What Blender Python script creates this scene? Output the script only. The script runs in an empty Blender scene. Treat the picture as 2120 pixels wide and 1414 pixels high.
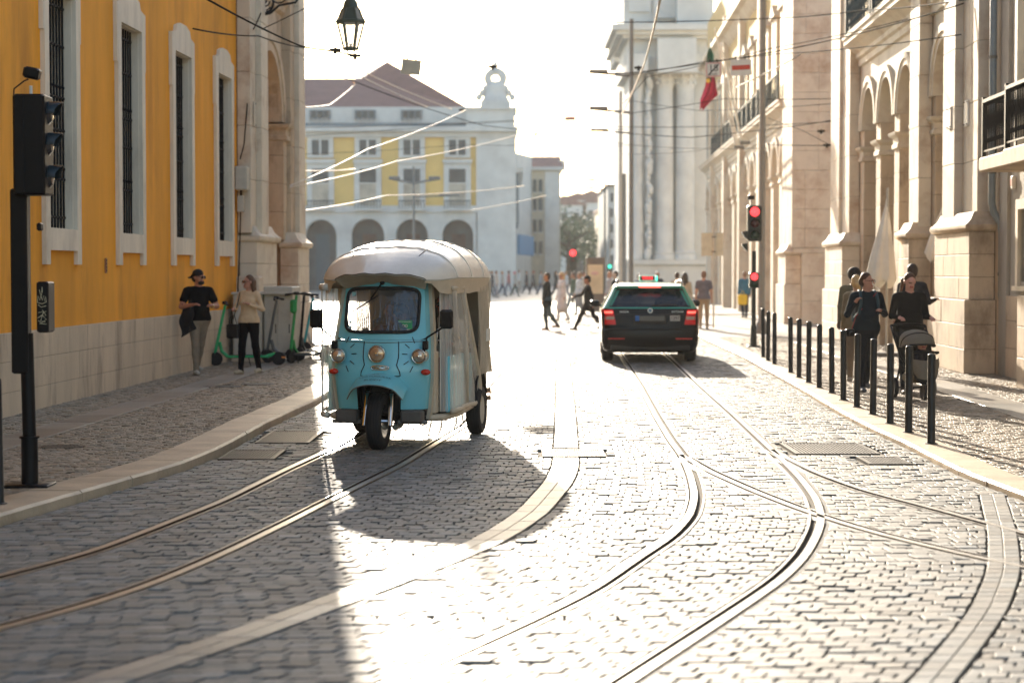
import bpy, math, random
import numpy as np
from mathutils import Vector, Matrix
random.seed(7); RNG = np.random.RandomState(11)
SC = bpy.context.scene
COL = SC.collection
R = math.radians
PI = math.pi
# ------------------------------------------------------------------ camera, sky, sun, exposure
HC = 1.70; FPX = 3900.0; HOR = 558.0
PITCH = math.atan((707 - HOR) / FPX)
cam_d = bpy.data.cameras.new('camera'); cam = bpy.data.objects.new('camera', cam_d); COL.objects.link(cam)
cam.location = (0, 0, HC); cam.rotation_euler = (PI / 2 - PITCH, 0, 0)
cam_d.sensor_width = 36; cam_d.lens = 36 * FPX / 2120; cam_d.clip_end = 3000; cam_d.clip_start = 0.1
cam_d.dof.use_dof = True; cam_d.dof.focus_distance = 18.3; cam_d.dof.aperture_fstop = 1.9; cam_d.dof.aperture_blades = 9
SC.camera = cam
SUN_EL, SUN_AZ = 16.0, 6.8          # degrees; azimuth left of straight ahead
world = bpy.data.worlds.new('World'); SC.world = world; world.use_nodes = True
wn = world.node_tree.nodes; wl = world.node_tree.links
for n in list(wn): wn.remove(n)
sky = wn.new('ShaderNodeTexSky'); sky.sky_type = 'NISHITA'; sky.sun_disc = False
sky.sun_elevation = R(SUN_EL); sky.sun_rotation = R(-SUN_AZ); sky.air_density = 1.0; sky.dust_density = 1.2; sky.ozone_density = 1.0
bg = wn.new('ShaderNodeBackground'); bg.inputs[1].default_value = 0.095
wo = wn.new('ShaderNodeOutputWorld'); wl.new(sky.outputs[0], bg.inputs[0]); wl.new(bg.outputs[0], wo.inputs[0])
sl = bpy.data.lights.new('sun', 'SUN'); sl.energy = 4.2; sl.angle = R(0.55); sl.color = (1.0, 0.87, 0.70)
sun = bpy.data.objects.new('sun', sl); COL.objects.link(sun)
sdir = Vector((-math.sin(R(SUN_AZ)) * math.cos(R(SUN_EL)), math.cos(R(SUN_AZ)) * math.cos(R(SUN_EL)), math.sin(R(SUN_EL))))
sun.rotation_euler = (-sdir).to_track_quat('-Z', 'Y').to_euler(); sun.location = (-10, 60, 40)
vs = SC.view_settings; vs.view_transform = 'Standard'; vs.look = 'None'; vs.gamma = 1; vs.use_curve_mapping = False
vs.exposure = 1.9
SC.render.engine = 'CYCLES'
cy = SC.cycles; cy.use_denoising = True; cy.max_bounces = 8; cy.diffuse_bounces = 4; cy.glossy_bounces = 4
cy.transmission_bounces = 6; cy.transparent_max_bounces = 12; cy.volume_bounces = 1; cy.sample_clamp_indirect = 8; cy.caustics_reflective = False; cy.caustics_refractive = False

# ------------------------------------------------------------------ from the photo's pixels to places in the world
def ray(px, py):
    c, s = math.cos(PITCH), math.sin(PITCH)
    u = (px - 1060) / FPX; v = (707 - py) / FPX
    return Vector((u, c + v * s, -s + v * c))
def G(px, py, z=0.0):
    d = ray(px, py); t = (z - HC) / d.z
    return Vector((d.x * t, d.y * t, z))
def AT(px, py, Y):
    d = ray(px, py); t = Y / d.y
    return Vector((d.x * t, Y, HC + d.z * t))
def ZZ(py, Y): return AT(1060, py, Y).z
def XX(px, Y): return (px - 1060) / FPX * Y

# ------------------------------------------------------------------ materials
MATS = {}
def mat(name, color, rough=0.6, metal=0.0, var=0.12, scale=6.0, bump=0.0, bscale=40.0, emis=None, estr=0.0,
        spec=0.5, trans=0.0, alpha=1.0, stain=None, stretch=None, coat=0.0, world_space=False, attr=False, ior=1.45):
    if name in MATS: return MATS[name]
    m = bpy.data.materials.new(name); m.use_nodes = True; MATS[name] = m
    nt = m.node_tree; N = nt.nodes; L = nt.links
    b = N['Principled BSDF']
    b.inputs['Roughness'].default_value = rough; b.inputs['Metallic'].default_value = metal
    b.inputs['Specular IOR Level'].default_value = spec; b.inputs['Transmission Weight'].default_value = trans
    b.inputs['Alpha'].default_value = alpha; b.inputs['Coat Weight'].default_value = coat; b.inputs['IOR'].default_value = ior
    b.inputs['Coat Roughness'].default_value = 0.05
    if emis:
        b.inputs['Emission Color'].default_value = (*emis, 1); b.inputs['Emission Strength'].default_value = estr
    if world_space:
        g = N.new('ShaderNodeNewGeometry'); vec = g.outputs['Position']
    else:
        t = N.new('ShaderNodeTexCoord'); vec = t.outputs['Object']
    if stretch:
        mp = N.new('ShaderNodeMapping'); mp.inputs['Scale'].default_value = stretch; L.new(vec, mp.inputs['Vector']); vec2 = mp.outputs[0]
    else: vec2 = vec
    col = None
    if var > 0 or stain or attr:
        n = N.new('ShaderNodeTexNoise'); n.inputs['Scale'].default_value = scale; n.inputs['Detail'].default_value = 6; n.inputs['Roughness'].default_value = 0.6
        L.new(vec2, n.inputs['Vector'])
        mr = N.new('ShaderNodeMapRange'); mr.inputs['From Min'].default_value = 0.3; mr.inputs['From Max'].default_value = 0.7
        mr.inputs['To Min'].default_value = 1 - var; mr.inputs['To Max'].default_value = 1 + var
        L.new(n.outputs['Fac'], mr.inputs['Value'])
        mx = N.new('ShaderNodeVectorMath'); mx.operation = 'SCALE'; mx.inputs[0].default_value = color; L.new(mr.outputs[0], mx.inputs['Scale'])
        col = mx.outputs[0]
        if attr:
            at = N.new('ShaderNodeAttribute'); at.attribute_name = 'tone'
            m2 = N.new('ShaderNodeVectorMath'); m2.operation = 'MULTIPLY'; L.new(col, m2.inputs[0]); L.new(at.outputs['Color'], m2.inputs[1]); col = m2.outputs[0]
        if stain:
            sc, amt, scale2 = stain
            n2 = N.new('ShaderNodeTexNoise'); n2.inputs['Scale'].default_value = scale2; n2.inputs['Detail'].default_value = 8; n2.inputs['Roughness'].default_value = 0.7
            L.new(vec2, n2.inputs['Vector'])
            rr = N.new('ShaderNodeMapRange'); rr.inputs['From Min'].default_value = 0.5; rr.inputs['From Max'].default_value = 0.72
            rr.inputs['To Max'].default_value = amt; L.new(n2.outputs['Fac'], rr.inputs['Value'])
            mm = N.new('ShaderNodeMix'); mm.data_type = 'RGBA'; L.new(rr.outputs[0], mm.inputs[0]); L.new(col, mm.inputs[6]); mm.inputs[7].default_value = (*sc, 1)
            col = mm.outputs[2]
        L.new(col, b.inputs['Base Color'])
    else:
        b.inputs['Base Color'].default_value = (*color, 1)
    if bump > 0:
        n3 = N.new('ShaderNodeTexNoise'); n3.inputs['Scale'].default_value = bscale; n3.inputs['Detail'].default_value = 5
        L.new(vec2, n3.inputs['Vector'])
        bp = N.new('ShaderNodeBump'); bp.inputs['Strength'].default_value = bump; bp.inputs['Distance'].default_value = 0.02
        L.new(n3.outputs['Fac'], bp.inputs['Height']); L.new(bp.outputs[0], b.inputs['Normal'])
    return m
def clearmat(name, color=(1, 1, 1), rough=0.08, alpha=0.25, spec=0.5):
    """thin clear sheet: mostly see-through with real gloss"""
    if name in MATS: return MATS[name]
    m = bpy.data.materials.new(name); m.use_nodes = True; MATS[name] = m
    nt = m.node_tree; N = nt.nodes; L = nt.links; b = N['Principled BSDF']
    b.inputs['Base Color'].default_value = (*color, 1); b.inputs['Roughness'].default_value = rough; b.inputs['Alpha'].default_value = alpha
    b.inputs['Specular IOR Level'].default_value = spec
    t = N.new('ShaderNodeTexCoord'); mp = N.new('ShaderNodeMapping'); mp.inputs['Scale'].default_value = (14, 14, 1.2)
    n3 = N.new('ShaderNodeTexNoise'); n3.inputs['Scale'].default_value = 2.0; L.new(t.outputs['Object'], mp.inputs[0]); L.new(mp.outputs[0], n3.inputs['Vector'])
    bp = N.new('ShaderNodeBump'); bp.inputs['Strength'].default_value = 0.5; bp.inputs['Distance'].default_value = 0.02
    L.new(n3.outputs['Fac'], bp.inputs['Height']); L.new(bp.outputs[0], b.inputs['Normal'])
    return m

YEL = mat('ochre_plaster', (0.86, 0.37, 0.025), 0.85, var=0.17, scale=1.3, bump=0.35, bscale=60, stain=((0.46, 0.18, 0.02), 0.75, 1.0), stretch=(1, 1, 0.22), world_space=True)
LIME = mat('limestone_trim', (0.74, 0.66, 0.53), 0.7, var=0.12, scale=3, bump=0.25, bscale=50, stain=((0.36, 0.30, 0.23), 0.5, 2.2), stretch=(1, 1, 0.3), world_space=True)
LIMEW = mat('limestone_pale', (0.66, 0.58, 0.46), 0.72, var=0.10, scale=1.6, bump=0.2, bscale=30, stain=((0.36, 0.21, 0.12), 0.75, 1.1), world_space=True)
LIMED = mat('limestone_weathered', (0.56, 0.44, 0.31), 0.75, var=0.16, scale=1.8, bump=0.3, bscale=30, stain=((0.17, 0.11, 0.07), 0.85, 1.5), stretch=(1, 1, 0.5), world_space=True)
PLINTH = mat('plinth_limestone', (0.62, 0.51, 0.37), 0.8, var=0.16, scale=2.0, bump=0.4, bscale=35, stain=((0.22, 0.15, 0.10), 0.85, 1.9), stretch=(1, 1, 0.22), world_space=True)
JOINT = mat('dark_mortar', (0.16, 0.12, 0.09), 0.9, var=0.2)
IRON = mat('black_iron', (0.008, 0.009, 0.011), 0.5, 0.0, var=0.2, spec=.25)
IRONB = mat('blue_black_iron', (0.02, 0.045, 0.055), 0.5, 0.0, var=0.2)
BLACKP = mat('black_plastic', (0.006, 0.006, 0.007), 0.45, var=0.1, spec=.25)
RUBBER = mat('rubber', (0.013, 0.013, 0.014), 0.75, var=0.2, bump=0.2)
CHROME = mat('chrome', (0.75, 0.73, 0.70), 0.12, 1.0, var=0.03)
STEEL = mat('rail_steel', (0.55, 0.53, 0.50), 0.34, 1.0, var=0.15, scale=20, world_space=True)
RUST = mat('rail_groove_dirt', (0.022, 0.012, 0.008), 0.8, var=0.3, scale=15, world_space=True)
GREYM = mat('grey_painted_steel', (0.16, 0.16, 0.15), 0.5, var=0.1)
GREYL = mat('grey_cabinet', (0.50, 0.47, 0.40), 0.6, var=0.1, stain=((0.2, 0.18, 0.15), 0.5, 3))
CAST = mat('cast_iron_cover', (0.05, 0.047, 0.043), 0.5, 0.6, var=0.3, scale=20, world_space=True)
SETT = mat('granite_sett', (0.165, 0.166, 0.156), 0.62, var=0.18, scale=14, stain=((0.09, 0.085, 0.075), 0.55, 0.7), bump=0.14, bscale=45, attr=True, world_space=True, spec=0.45)
SETTC = mat('limestone_cube', (0.25, 0.205, 0.15), 0.62, var=0.2, scale=12, bump=0.25, bscale=60, attr=True, world_space=True, spec=0.35)
SLABF = mat('rail_fillet_stone', (0.12, 0.115, 0.105), 0.55, var=0.25, scale=9, bump=0.3, bscale=40, world_space=True)
SLAB = mat('smooth_stone_slab', (0.25, 0.235, 0.205), 0.42, var=0.14, scale=5, bump=0.2, bscale=50, attr=True, world_space=True)
KERB = mat('kerb_limestone', (0.46, 0.37, 0.26), 0.5, var=0.18, scale=3, bump=0.3, bscale=40, stain=((0.22, 0.15, 0.09), 0.6, 2.0), world_space=True)
DIRT = mat('joint_sand', (0.075, 0.062, 0.046), 0.95, var=0.3, scale=25, bump=0.3, bscale=80, world_space=True)
FARG = mat('far_paving', (0.30, 0.28, 0.245), 0.45, var=0.15, scale=2.0, bump=0.5, bscale=7, world_space=True)
GLASSD = mat('dark_window_glass', (0.010, 0.013, 0.016), 0.2, var=0.3, scale=1.5, spec=0.2)
GLASSF = mat('far_window_glass', (0.06, 0.08, 0.085), 0.3, var=0.4, scale=0.6, spec=0.2, world_space=True)
WARMR = mat('sunlit_room', (0.30, 0.16, 0.06), 0.6, var=0.6, scale=0.9, world_space=True)
FARW = mat('far_limestone', (0.60, 0.60, 0.56), 0.8, var=0.10, scale=0.7, stain=((0.38, 0.37, 0.35), 0.5, 0.5), world_space=True)
FARY = mat('far_ochre', (0.72, 0.50, 0.17), 0.85, var=0.12, scale=0.4, world_space=True)
ROOFM = mat('terracotta_roof', (0.20, 0.10, 0.085), 0.8, var=0.2, scale=1.0, world_space=True)
WHITEP = mat('white_paint', (0.75, 0.73, 0.68), 0.5, var=0.05)
WIREM = mat('wire_dark', (0.02, 0.018, 0.016), 0.9, 0.0, var=0.1, spec=.08)
WIREB = mat('wire_copper_bright', (0.78, 0.66, 0.52), 0.25, 1.0, var=0.1)
WIREW = mat('wire_sun_glare', (0.70, 0.62, 0.52), 0.6, 0.0, var=0.05)  # pale colour imitates sun glare on the bright wires

# ------------------------------------------------------------------ mesh building
class MB:
    def __init__(s): s.v = []; s.f = []; s.m = []; s.mi = 0
    def add(s, vs, fs):
        o = len(s.v); s.v.extend([tuple(v) for v in vs])
        for f in fs: s.f.append(tuple(i + o for i in f)); s.m.append(s.mi)
        return s
    def box(s, x0, x1, y0, y1, z0, z1, M=None):
        vs = [Vector((x, y, z)) for z in (z0, z1) for y in (y0, y1) for x in (x0, x1)]
        if M is not None: vs = [M @ v for v in vs]
        return s.add(vs, [(0, 2, 3, 1), (4, 5, 7, 6), (0, 1, 5, 4), (1, 3, 7, 5), (3, 2, 6, 7), (2, 0, 4, 6)])
    def bbox(s, x0, x1, y0, y1, z0, z1, b=0.01, M=None):
        """box with chamfered edges"""
        b = min(b, (x1 - x0) / 3, (y1 - y0) / 3, (z1 - z0) / 3)
        rings = []
        vs = []
        for (z, i) in ((z0, b), (z0 + b, 0), (z1 - b, 0), (z1, b)):
            ring = []
            xa, xb, ya, yb = x0 + i, x1 - i, y0 + i, y1 - i
            for (x, y) in ((xa + b, ya), (xb - b, ya), (xb, ya + b), (xb, yb - b), (xb - b, yb), (xa + b, yb), (xa, yb - b), (xa, ya + b)):
                vs.append(Vector((x, y, z))); ring.append(len(vs) - 1)
            rings.append(ring)
        if M is not None: vs = [M @ v for v in vs]
        fs = []
        for a, c in zip(rings, rings[1:]):
            for k in range(8): fs.append((a[k], a[(k + 1) % 8], c[(k + 1) % 8], c[k]))
        fs.append(tuple(reversed(rings[0]))); fs.append(tuple(rings[-1]))
        return s.add(vs, fs)
    def cyl(s, p0, p1, r0, r1=None, n=12, cap=True):
        p0 = Vector(p0); p1 = Vector(p1); r1 = r0 if r1 is None else r1
        d = (p1 - p0)
        if d.length < 1e-6: return s
        q = d.to_track_quat('Z', 'Y'); vs = []
        for p, r in ((p0, r0), (p1, r1)):
            for k in range(n):
                a = 2 * PI * k / n; vs.append(p + q @ Vector((r * math.cos(a), r * math.sin(a), 0)))
        fs = [(k, (k + 1) % n, n + (k + 1) % n, n + k) for k in range(n)]
        if cap: fs += [tuple(range(n - 1, -1, -1)), tuple(range(n, 2 * n))]
        return s.add(vs, fs)
    def tube(s, pts, r, n=6, closed=False):
        pts = [Vector(p) for p in pts]; m = len(pts); vs = []
        up = None
        for i in range(m):
            if closed: t = pts[(i + 1) % m] - pts[i - 1]
            else: t = pts[min(i + 1, m - 1)] - pts[max(i - 1, 0)]
            t.normalize()
            if up is None: up = t.orthogonal().normalized()
            up = (up - t * up.dot(t))
            if up.length < 1e-4: up = t.orthogonal()
            up.normalize(); w = t.cross(up)
            rr = r[i] if isinstance(r, (list, tuple)) else r
            for k in range(n):
                a = 2 * PI * k / n; vs.append(pts[i] + (up * math.cos(a) + w * math.sin(a)) * rr)
        fs = []
        for i in range(m if closed else m - 1):
            j = (i + 1) % m
            for k in range(n): fs.append((i * n + k, i * n + (k + 1) % n, j * n + (k + 1) % n, j * n + k))
        if not closed: fs += [tuple(range(n - 1, -1, -1)), tuple((m - 1) * n + k for k in range(n))]
        return s.add(vs, fs)
    def lathe(s, prof, c=(0, 0, 0), axis='Z', n=20, M=None):
        """prof: (r, h) list; axis Z, X or Y"""
        c = Vector(c); vs = []
        for (r, h) in prof:
            for k in range(n):
                a = 2 * PI * k / n; x, y = r * math.cos(a), r * math.sin(a)
                v = Vector((x, y, h)) if axis == 'Z' else (Vector((h, x, y)) if axis == 'X' else Vector((y, h, x)))
                vs.append(c + v)
        if M is not None: vs = [M @ v for v in vs]
        m = len(prof); fs = []
        for i in range(m - 1):
            for k in range(n): fs.append((i * n + k, i * n + (k + 1) % n, (i + 1) * n + (k + 1) % n, (i + 1) * n + k))
        if prof[0][0] > 1e-5: fs.append(tuple(range(n - 1, -1, -1)))
        if prof[-1][0] > 1e-5: fs.append(tuple((m - 1) * n + k for k in range(n)))
        return s.add(vs, fs)
    def prism(s, poly, fn, d0, d1):
        """poly of 2-d points, fn(a, b, d) -> 3-d point; thickness from d0 to d1"""
        n = len(poly); vs = [fn(a, b, d0) for a, b in poly] + [fn(a, b, d1) for a, b in poly]
        fs = [tuple(range(n - 1, -1, -1)), tuple(range(n, 2 * n))] + [(k, (k + 1) % n, n + (k + 1) % n, n + k) for k in range(n)]
        return s.add(vs, fs)
    def grid(s, rows, closed_u=False, flip=False):
        """rows: list of equal-length point lists"""
        m = len(rows); n = len(rows[0]); vs = [p for r in rows for p in r]; fs = []
        for i in range(m - 1):
            for k in range(n if closed_u else n - 1):
                q = (i * n + k, i * n + (k + 1) % n, (i + 1) * n + (k + 1) % n, (i + 1) * n + k)
                fs.append(q[::-1] if flip else q)
        return s.add(vs, fs)
    def ball(s, c, r, n=12, m=8, sx=1, sy=1, sz=1):
        c = Vector(c); prof = [(math.sin(PI * i / m) * r, -math.cos(PI * i / m) * r) for i in range(m + 1)]
        vs = []
        for (q, h) in prof:
            for k in range(n):
                a = 2 * PI * k / n; vs.append(c + Vector((q * math.cos(a) * sx, q * math.sin(a) * sy, h * sz)))
        fs = [(i * n + k, i * n + (k + 1) % n, (i + 1) * n + (k + 1) % n, (i + 1) * n + k) for i in range(m) for k in range(n)]
        return s.add(vs, fs)
    def build(s, name, mats, parent=None, smooth=False, bevel=0, label=None, kind=None, M=None):
        me = bpy.data.meshes.new(name); me.from_pydata(s.v, [], s.f)
        if not isinstance(mats, (list, tuple)): mats = [mats]
        for m in mats: me.materials.append(m)
        if len(mats) > 1: me.polygons.foreach_set('material_index', s.m)
        if smooth:
            me.polygons.foreach_set('use_smooth', [True] * len(me.polygons))
        me.update(); me.validate()
        if smooth and smooth != 'all':
            try: me.set_sharp_from_angle(angle=R(38))
            except Exception: pass
        o = bpy.data.objects.new(name, me); COL.objects.link(o)
        if parent is not None: o.parent = parent
        if M is not None: o.matrix_local = M
        if label: o['label'] = label
        if kind: o['kind'] = kind
        return o
def empty(name, label, cat, loc=(0, 0, 0), rz=0, group=None):
    o = bpy.data.objects.new(name, None); COL.objects.link(o); o.empty_display_size = 0.3
    o.location = loc; o.rotation_euler = (0, 0, rz); o['label'] = label; o['category'] = cat
    if group: o['group'] = group
    return o
WR = {}
def wempty(name, label, cat, loc, group=None):
    """a root whose parts are built in world coordinates; settled onto its base at the end"""
    o = empty(name, label, cat, (0, 0, 0), 0, group); WR[o.name] = Vector(loc); return o
def settle():
    for n, b in WR.items():
        o = bpy.data.objects[n]; o.location = b
        for c in o.children: c.location = c.location - b
def tag(o, label, cat, group=None):
    o['label'] = label; o['category'] = cat
    if group: o['group'] = group
    return o
def struct(o): o['kind'] = 'structure'; return o
def sempty(name):
    o = bpy.data.objects.new(name, None); COL.objects.link(o); o['kind'] = 'structure'; return o
def inst(src, parent, M=None, loc=None):
    """an object sharing src's mesh"""
    o = bpy.data.objects.new(src.name.split('.')[0], src.data); COL.objects.link(o); o.parent = parent
    if M is not None: o.matrix_local = M
    elif loc is not None: o.location = loc
    return o
def copy_thing(o, loc, rz, label, group=None, parent=None):
    c = o.copy(); COL.objects.link(c)
    if parent is None:
        c.location = loc; c.rotation_euler = (0, 0, rz); c['label'] = label
        if group: c['group'] = group
    else: c.parent = parent
    for ch in list(o.children): copy_thing(ch, None, None, None, None, c)
    return c
def text(body, size, parent, M, m, name='lettering', depth=0.002, align='CENTER', bend=None, xs=1.0):
    cu = bpy.data.curves.new('t', 'FONT'); cu.body = body; cu.size = size; cu.extrude = depth; cu.align_x = align; cu.align_y = 'CENTER'; cu.resolution_u = 3
    t = bpy.data.objects.new('t', cu); COL.objects.link(t)
    dg = bpy.context.evaluated_depsgraph_get(); me = bpy.data.meshes.new_from_object(t.evaluated_get(dg))
    bpy.data.objects.remove(t)
    for v in me.vertices:
        v.co.x *= xs
        if bend: v.co = bend(v.co.copy())
    me.materials.clear(); me.materials.append(m)
    o = bpy.data.objects.new(name, me); COL.objects.link(o); o.parent = parent; o.matrix_local = M
    return o
def T(x, y, z): return Matrix.Translation((x, y, z))
def RX(a): return Matrix.Rotation(R(a), 4, 'X')
def RY(a): return Matrix.Rotation(R(a), 4, 'Y')
def RZ(a): return Matrix.Rotation(R(a), 4, 'Z')

def block_mesh(name, Q, zt, m, parent=None, h=0.03, c=0.006, kind=None, tones=None, jit=0.0015):
    """many chamfered stones as one mesh. Q (N,4,2) counter-clockwise corners, zt (N,) top height"""
    N = len(Q); Q = np.asarray(Q, float); zt = np.asarray(zt, float)
    cen = Q.mean(1, keepdims=True)
    dv = cen - Q; ln = np.linalg.norm(dv, axis=2, keepdims=True) + 1e-9
    inner = Q + dv / ln * np.minimum(c * 1.4, ln * 0.5)
    V = np.zeros((N, 12, 3)); zj = RNG.uniform(-jit, jit, (N, 4)); tilt = RNG.uniform(-1, 1, (N, 2)) * jit * 8
    rel = Q - cen; tz = (rel * tilt[:, None, :]).sum(2)
    V[:, 0:4, :2] = Q; V[:, 0:4, 2] = (zt - h)[:, None]
    V[:, 4:8, :2] = Q; V[:, 4:8, 2] = zt[:, None] - c * 0.8 + tz
    V[:, 8:12, :2] = inner; V[:, 8:12, 2] = zt[:, None] + zj + tz
    base = np.array([[0, 1, 5, 4], [1, 2, 6, 5], [2, 3, 7, 6], [3, 0, 4, 7], [4, 5, 9, 8], [5, 6, 10, 9], [6, 7, 11, 10], [7, 4, 8, 11], [8, 9, 10, 11]])
    F = (base[None] + (np.arange(N) * 12)[:, None, None]).reshape(-1, 4)
    me = bpy.data.meshes.new(name); me.vertices.add(N * 12); me.vertices.foreach_set('co', V.reshape(-1))
    me.loops.add(F.size); me.loops.foreach_set('vertex_index', F.reshape(-1).astype(np.int32))
    me.polygons.add(len(F)); me.polygons.foreach_set('loop_start', (np.arange(len(F)) * 4).astype(np.int32)); me.polygons.foreach_set('loop_total', np.full(len(F), 4, np.int32))
    me.update(calc_edges=True)
    if tones is None:
        g = RNG.normal(1, 0.19, N).clip(0.45, 1.5); w = RNG.normal(0, 0.04, N)
        tones = np.stack([g * (1 + w), g, g * (1 - w), np.ones(N)], 1)
    at = me.attributes.new('tone', 'FLOAT_COLOR', 'POINT'); at.data.foreach_set('color', np.repeat(tones, 12, axis=0).reshape(-1).astype(np.float32))
    me.polygons.foreach_set('use_smooth', [False] * len(F))
    me.materials.append(m); me.validate()
    o = bpy.data.objects.new(name, me); COL.objects.link(o)
    if parent is not None: o.parent = parent
    if kind: o['kind'] = kind
    return o
def lay_blocks(parent, piece, fieldname, Q, zt, m, n_single=300, **kw):
    """the nearest n_single stones as objects, the rest as one stuff part"""
    Q = np.asarray(Q); zt = np.asarray(zt)
    c = Q.mean(1); d = np.abs(c[:, 0]) / c[:, 1]
    vis = (d < 0.262) & (c[:, 1] > 7.9)
    key = np.where(vis, c[:, 1], 1e6); order = np.argsort(key); near = order[:n_single]
    mask = np.ones(len(Q), bool); mask[near] = False
    for i in near: block_mesh(piece, Q[i:i + 1], zt[i:i + 1], m, parent, **kw)
    block_mesh(fieldname, Q[mask], zt[mask], m, parent, kind='stuff', **kw)

# ------------------------------------------------------------------ ground: curves of kerbs, rails and slab strips
def curve(pts, z=0.0, ext_near=None, ext_far=None):
    """pixel points on the ground -> smooth X(Y) function"""
    g = sorted([tuple(G(x, y, z)[:2]) for x, y in pts], key=lambda p: p[1])
    Y = np.array([p[1] for p in g]); X = np.array([p[0] for p in g])
    k0 = (X[1] - X[0]) / (Y[1] - Y[0]) if ext_near is None else ext_near
    k1 = (X[-1] - X[-2]) / (Y[-1] - Y[-2]) if ext_far is None else ext_far
    yy = np.arange(3.0, 100.0, 0.1)
    xx = np.interp(yy, Y, X); xx = np.where(yy < Y[0], X[0] + k0 * (yy - Y[0]), xx); xx = np.where(yy > Y[-1], X[-1] + k1 * (yy - Y[-1]), xx)
    ker = np.exp(-np.linspace(-2, 2, 17) ** 2); ker /= ker.sum()
    pad = np.concatenate([xx[0] + (np.arange(-8, 0)) * (xx[1] - xx[0]), xx, xx[-1] + np.arange(1, 9) * (xx[-1] - xx[-2])])
    xs = np.convolve(pad, ker, 'valid')
    return lambda y: np.interp(y, yy, xs)
SK = 0.0397
kerbL = curve([(0, 1088), (231, 1019), (384, 973), (463, 938), (550, 888), (662, 834), (760, 775)], ext_far=0.03)
kerbR = curve([(2120, 1034), (1986, 983), (1888, 931), (1794, 887), (1743, 860), (1664, 812), (1540, 742), (1450, 700)], ext_near=0.0, ext_far=SK)
rL1 = curve([(0, 1193), (185, 1146), (324, 1093), (463, 1038), (597, 971), (700, 924), (880, 815), (982, 745)], ext_far=SK)
rL2 = curve([(0, 1299), (185, 1251), (324, 1204), (463, 1144), (597, 1079), (700, 1026), (830, 962), (965, 878), (1010, 812), (1070, 742)], ext_far=SK)
rR1 = curve([(836, 1404), (914, 1369), (1071, 1299), (1227, 1224), (1340, 1145), (1390, 1115), (1433, 1068), (1443, 1025), (1433, 985), (1414, 942), (1390, 911), (1359, 860), (1327, 800), (1285, 735)], ext_far=0.03)
rR2 = curve([(1339, 1381), (1496, 1279), (1613, 1201), (1664, 1150), (1692, 1097), (1697, 1068), (1686, 1032), (1653, 989), (1598, 934), (1519, 860), (1451, 800), (1390, 742)], ext_far=0.03)
rD1 = curve([(2120, 1173), (1966, 1140), (1829, 1107), (1692, 1066), (1574, 1021), (1476, 978), (1416, 944)])
rD2 = curve([(2120, 1105), (2025, 1079), (1927, 1052), (1790, 1017), (1692, 981), (1613, 942), (1598, 932)])
stC = curve([(231, 1403), (463, 1329), (700, 1241), (986, 1132), (1043, 1101), (1104, 1060), (1157, 998), (1171, 967), (1172, 932), (1171, 860), (1168, 800), (1166, 750)], ext_far=SK)
stR = curve([(1927, 1414), (1990, 1340), (2050, 1260), (2080, 1180), (2075, 1100), (2052, 1017)])
YD = float(G(1415, 943)[1])          # where the diverging rails leave
# bands nobody lays setts in: (centre function, half width, y range)
RW = 0.075
bands = [(rL1, RW, 0, 90), (rL2, RW, 0, 90), (rR1, RW, 0, 90), (rR2, RW, 0, 90), (rD1, RW, 0, YD + 0.4), (rD2, RW, 0, YD + 0.9), (stC, 0.125, 0, 90), (stR, 0.10, 0, float(G(2052, 1025)[1]))]
BRD = 0.20   # border course of longer stones beside the rails
def free(y, xl, xr, extra=0.0, bs=bands):
    iv = []
    for fn, hw, a, b in bs:
        if a <= y <= b:
            e = extra if hw == RW else 0
            k = (fn(y + 0.05) - fn(y - 0.05)) / 0.1; s = math.sqrt(1 + k * k)
            iv.append((float(fn(y)) - hw * s - e, float(fn(y)) + hw * s + e))
    iv.sort(); out = []; cur = xl
    for a, b in iv:
        if a > cur + 0.03: out.append((cur, min(a, xr)))
        cur = max(cur, b)
        if cur >= xr: break
    if cur < xr - 0.03: out.append((cur, xr))
    return out
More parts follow.
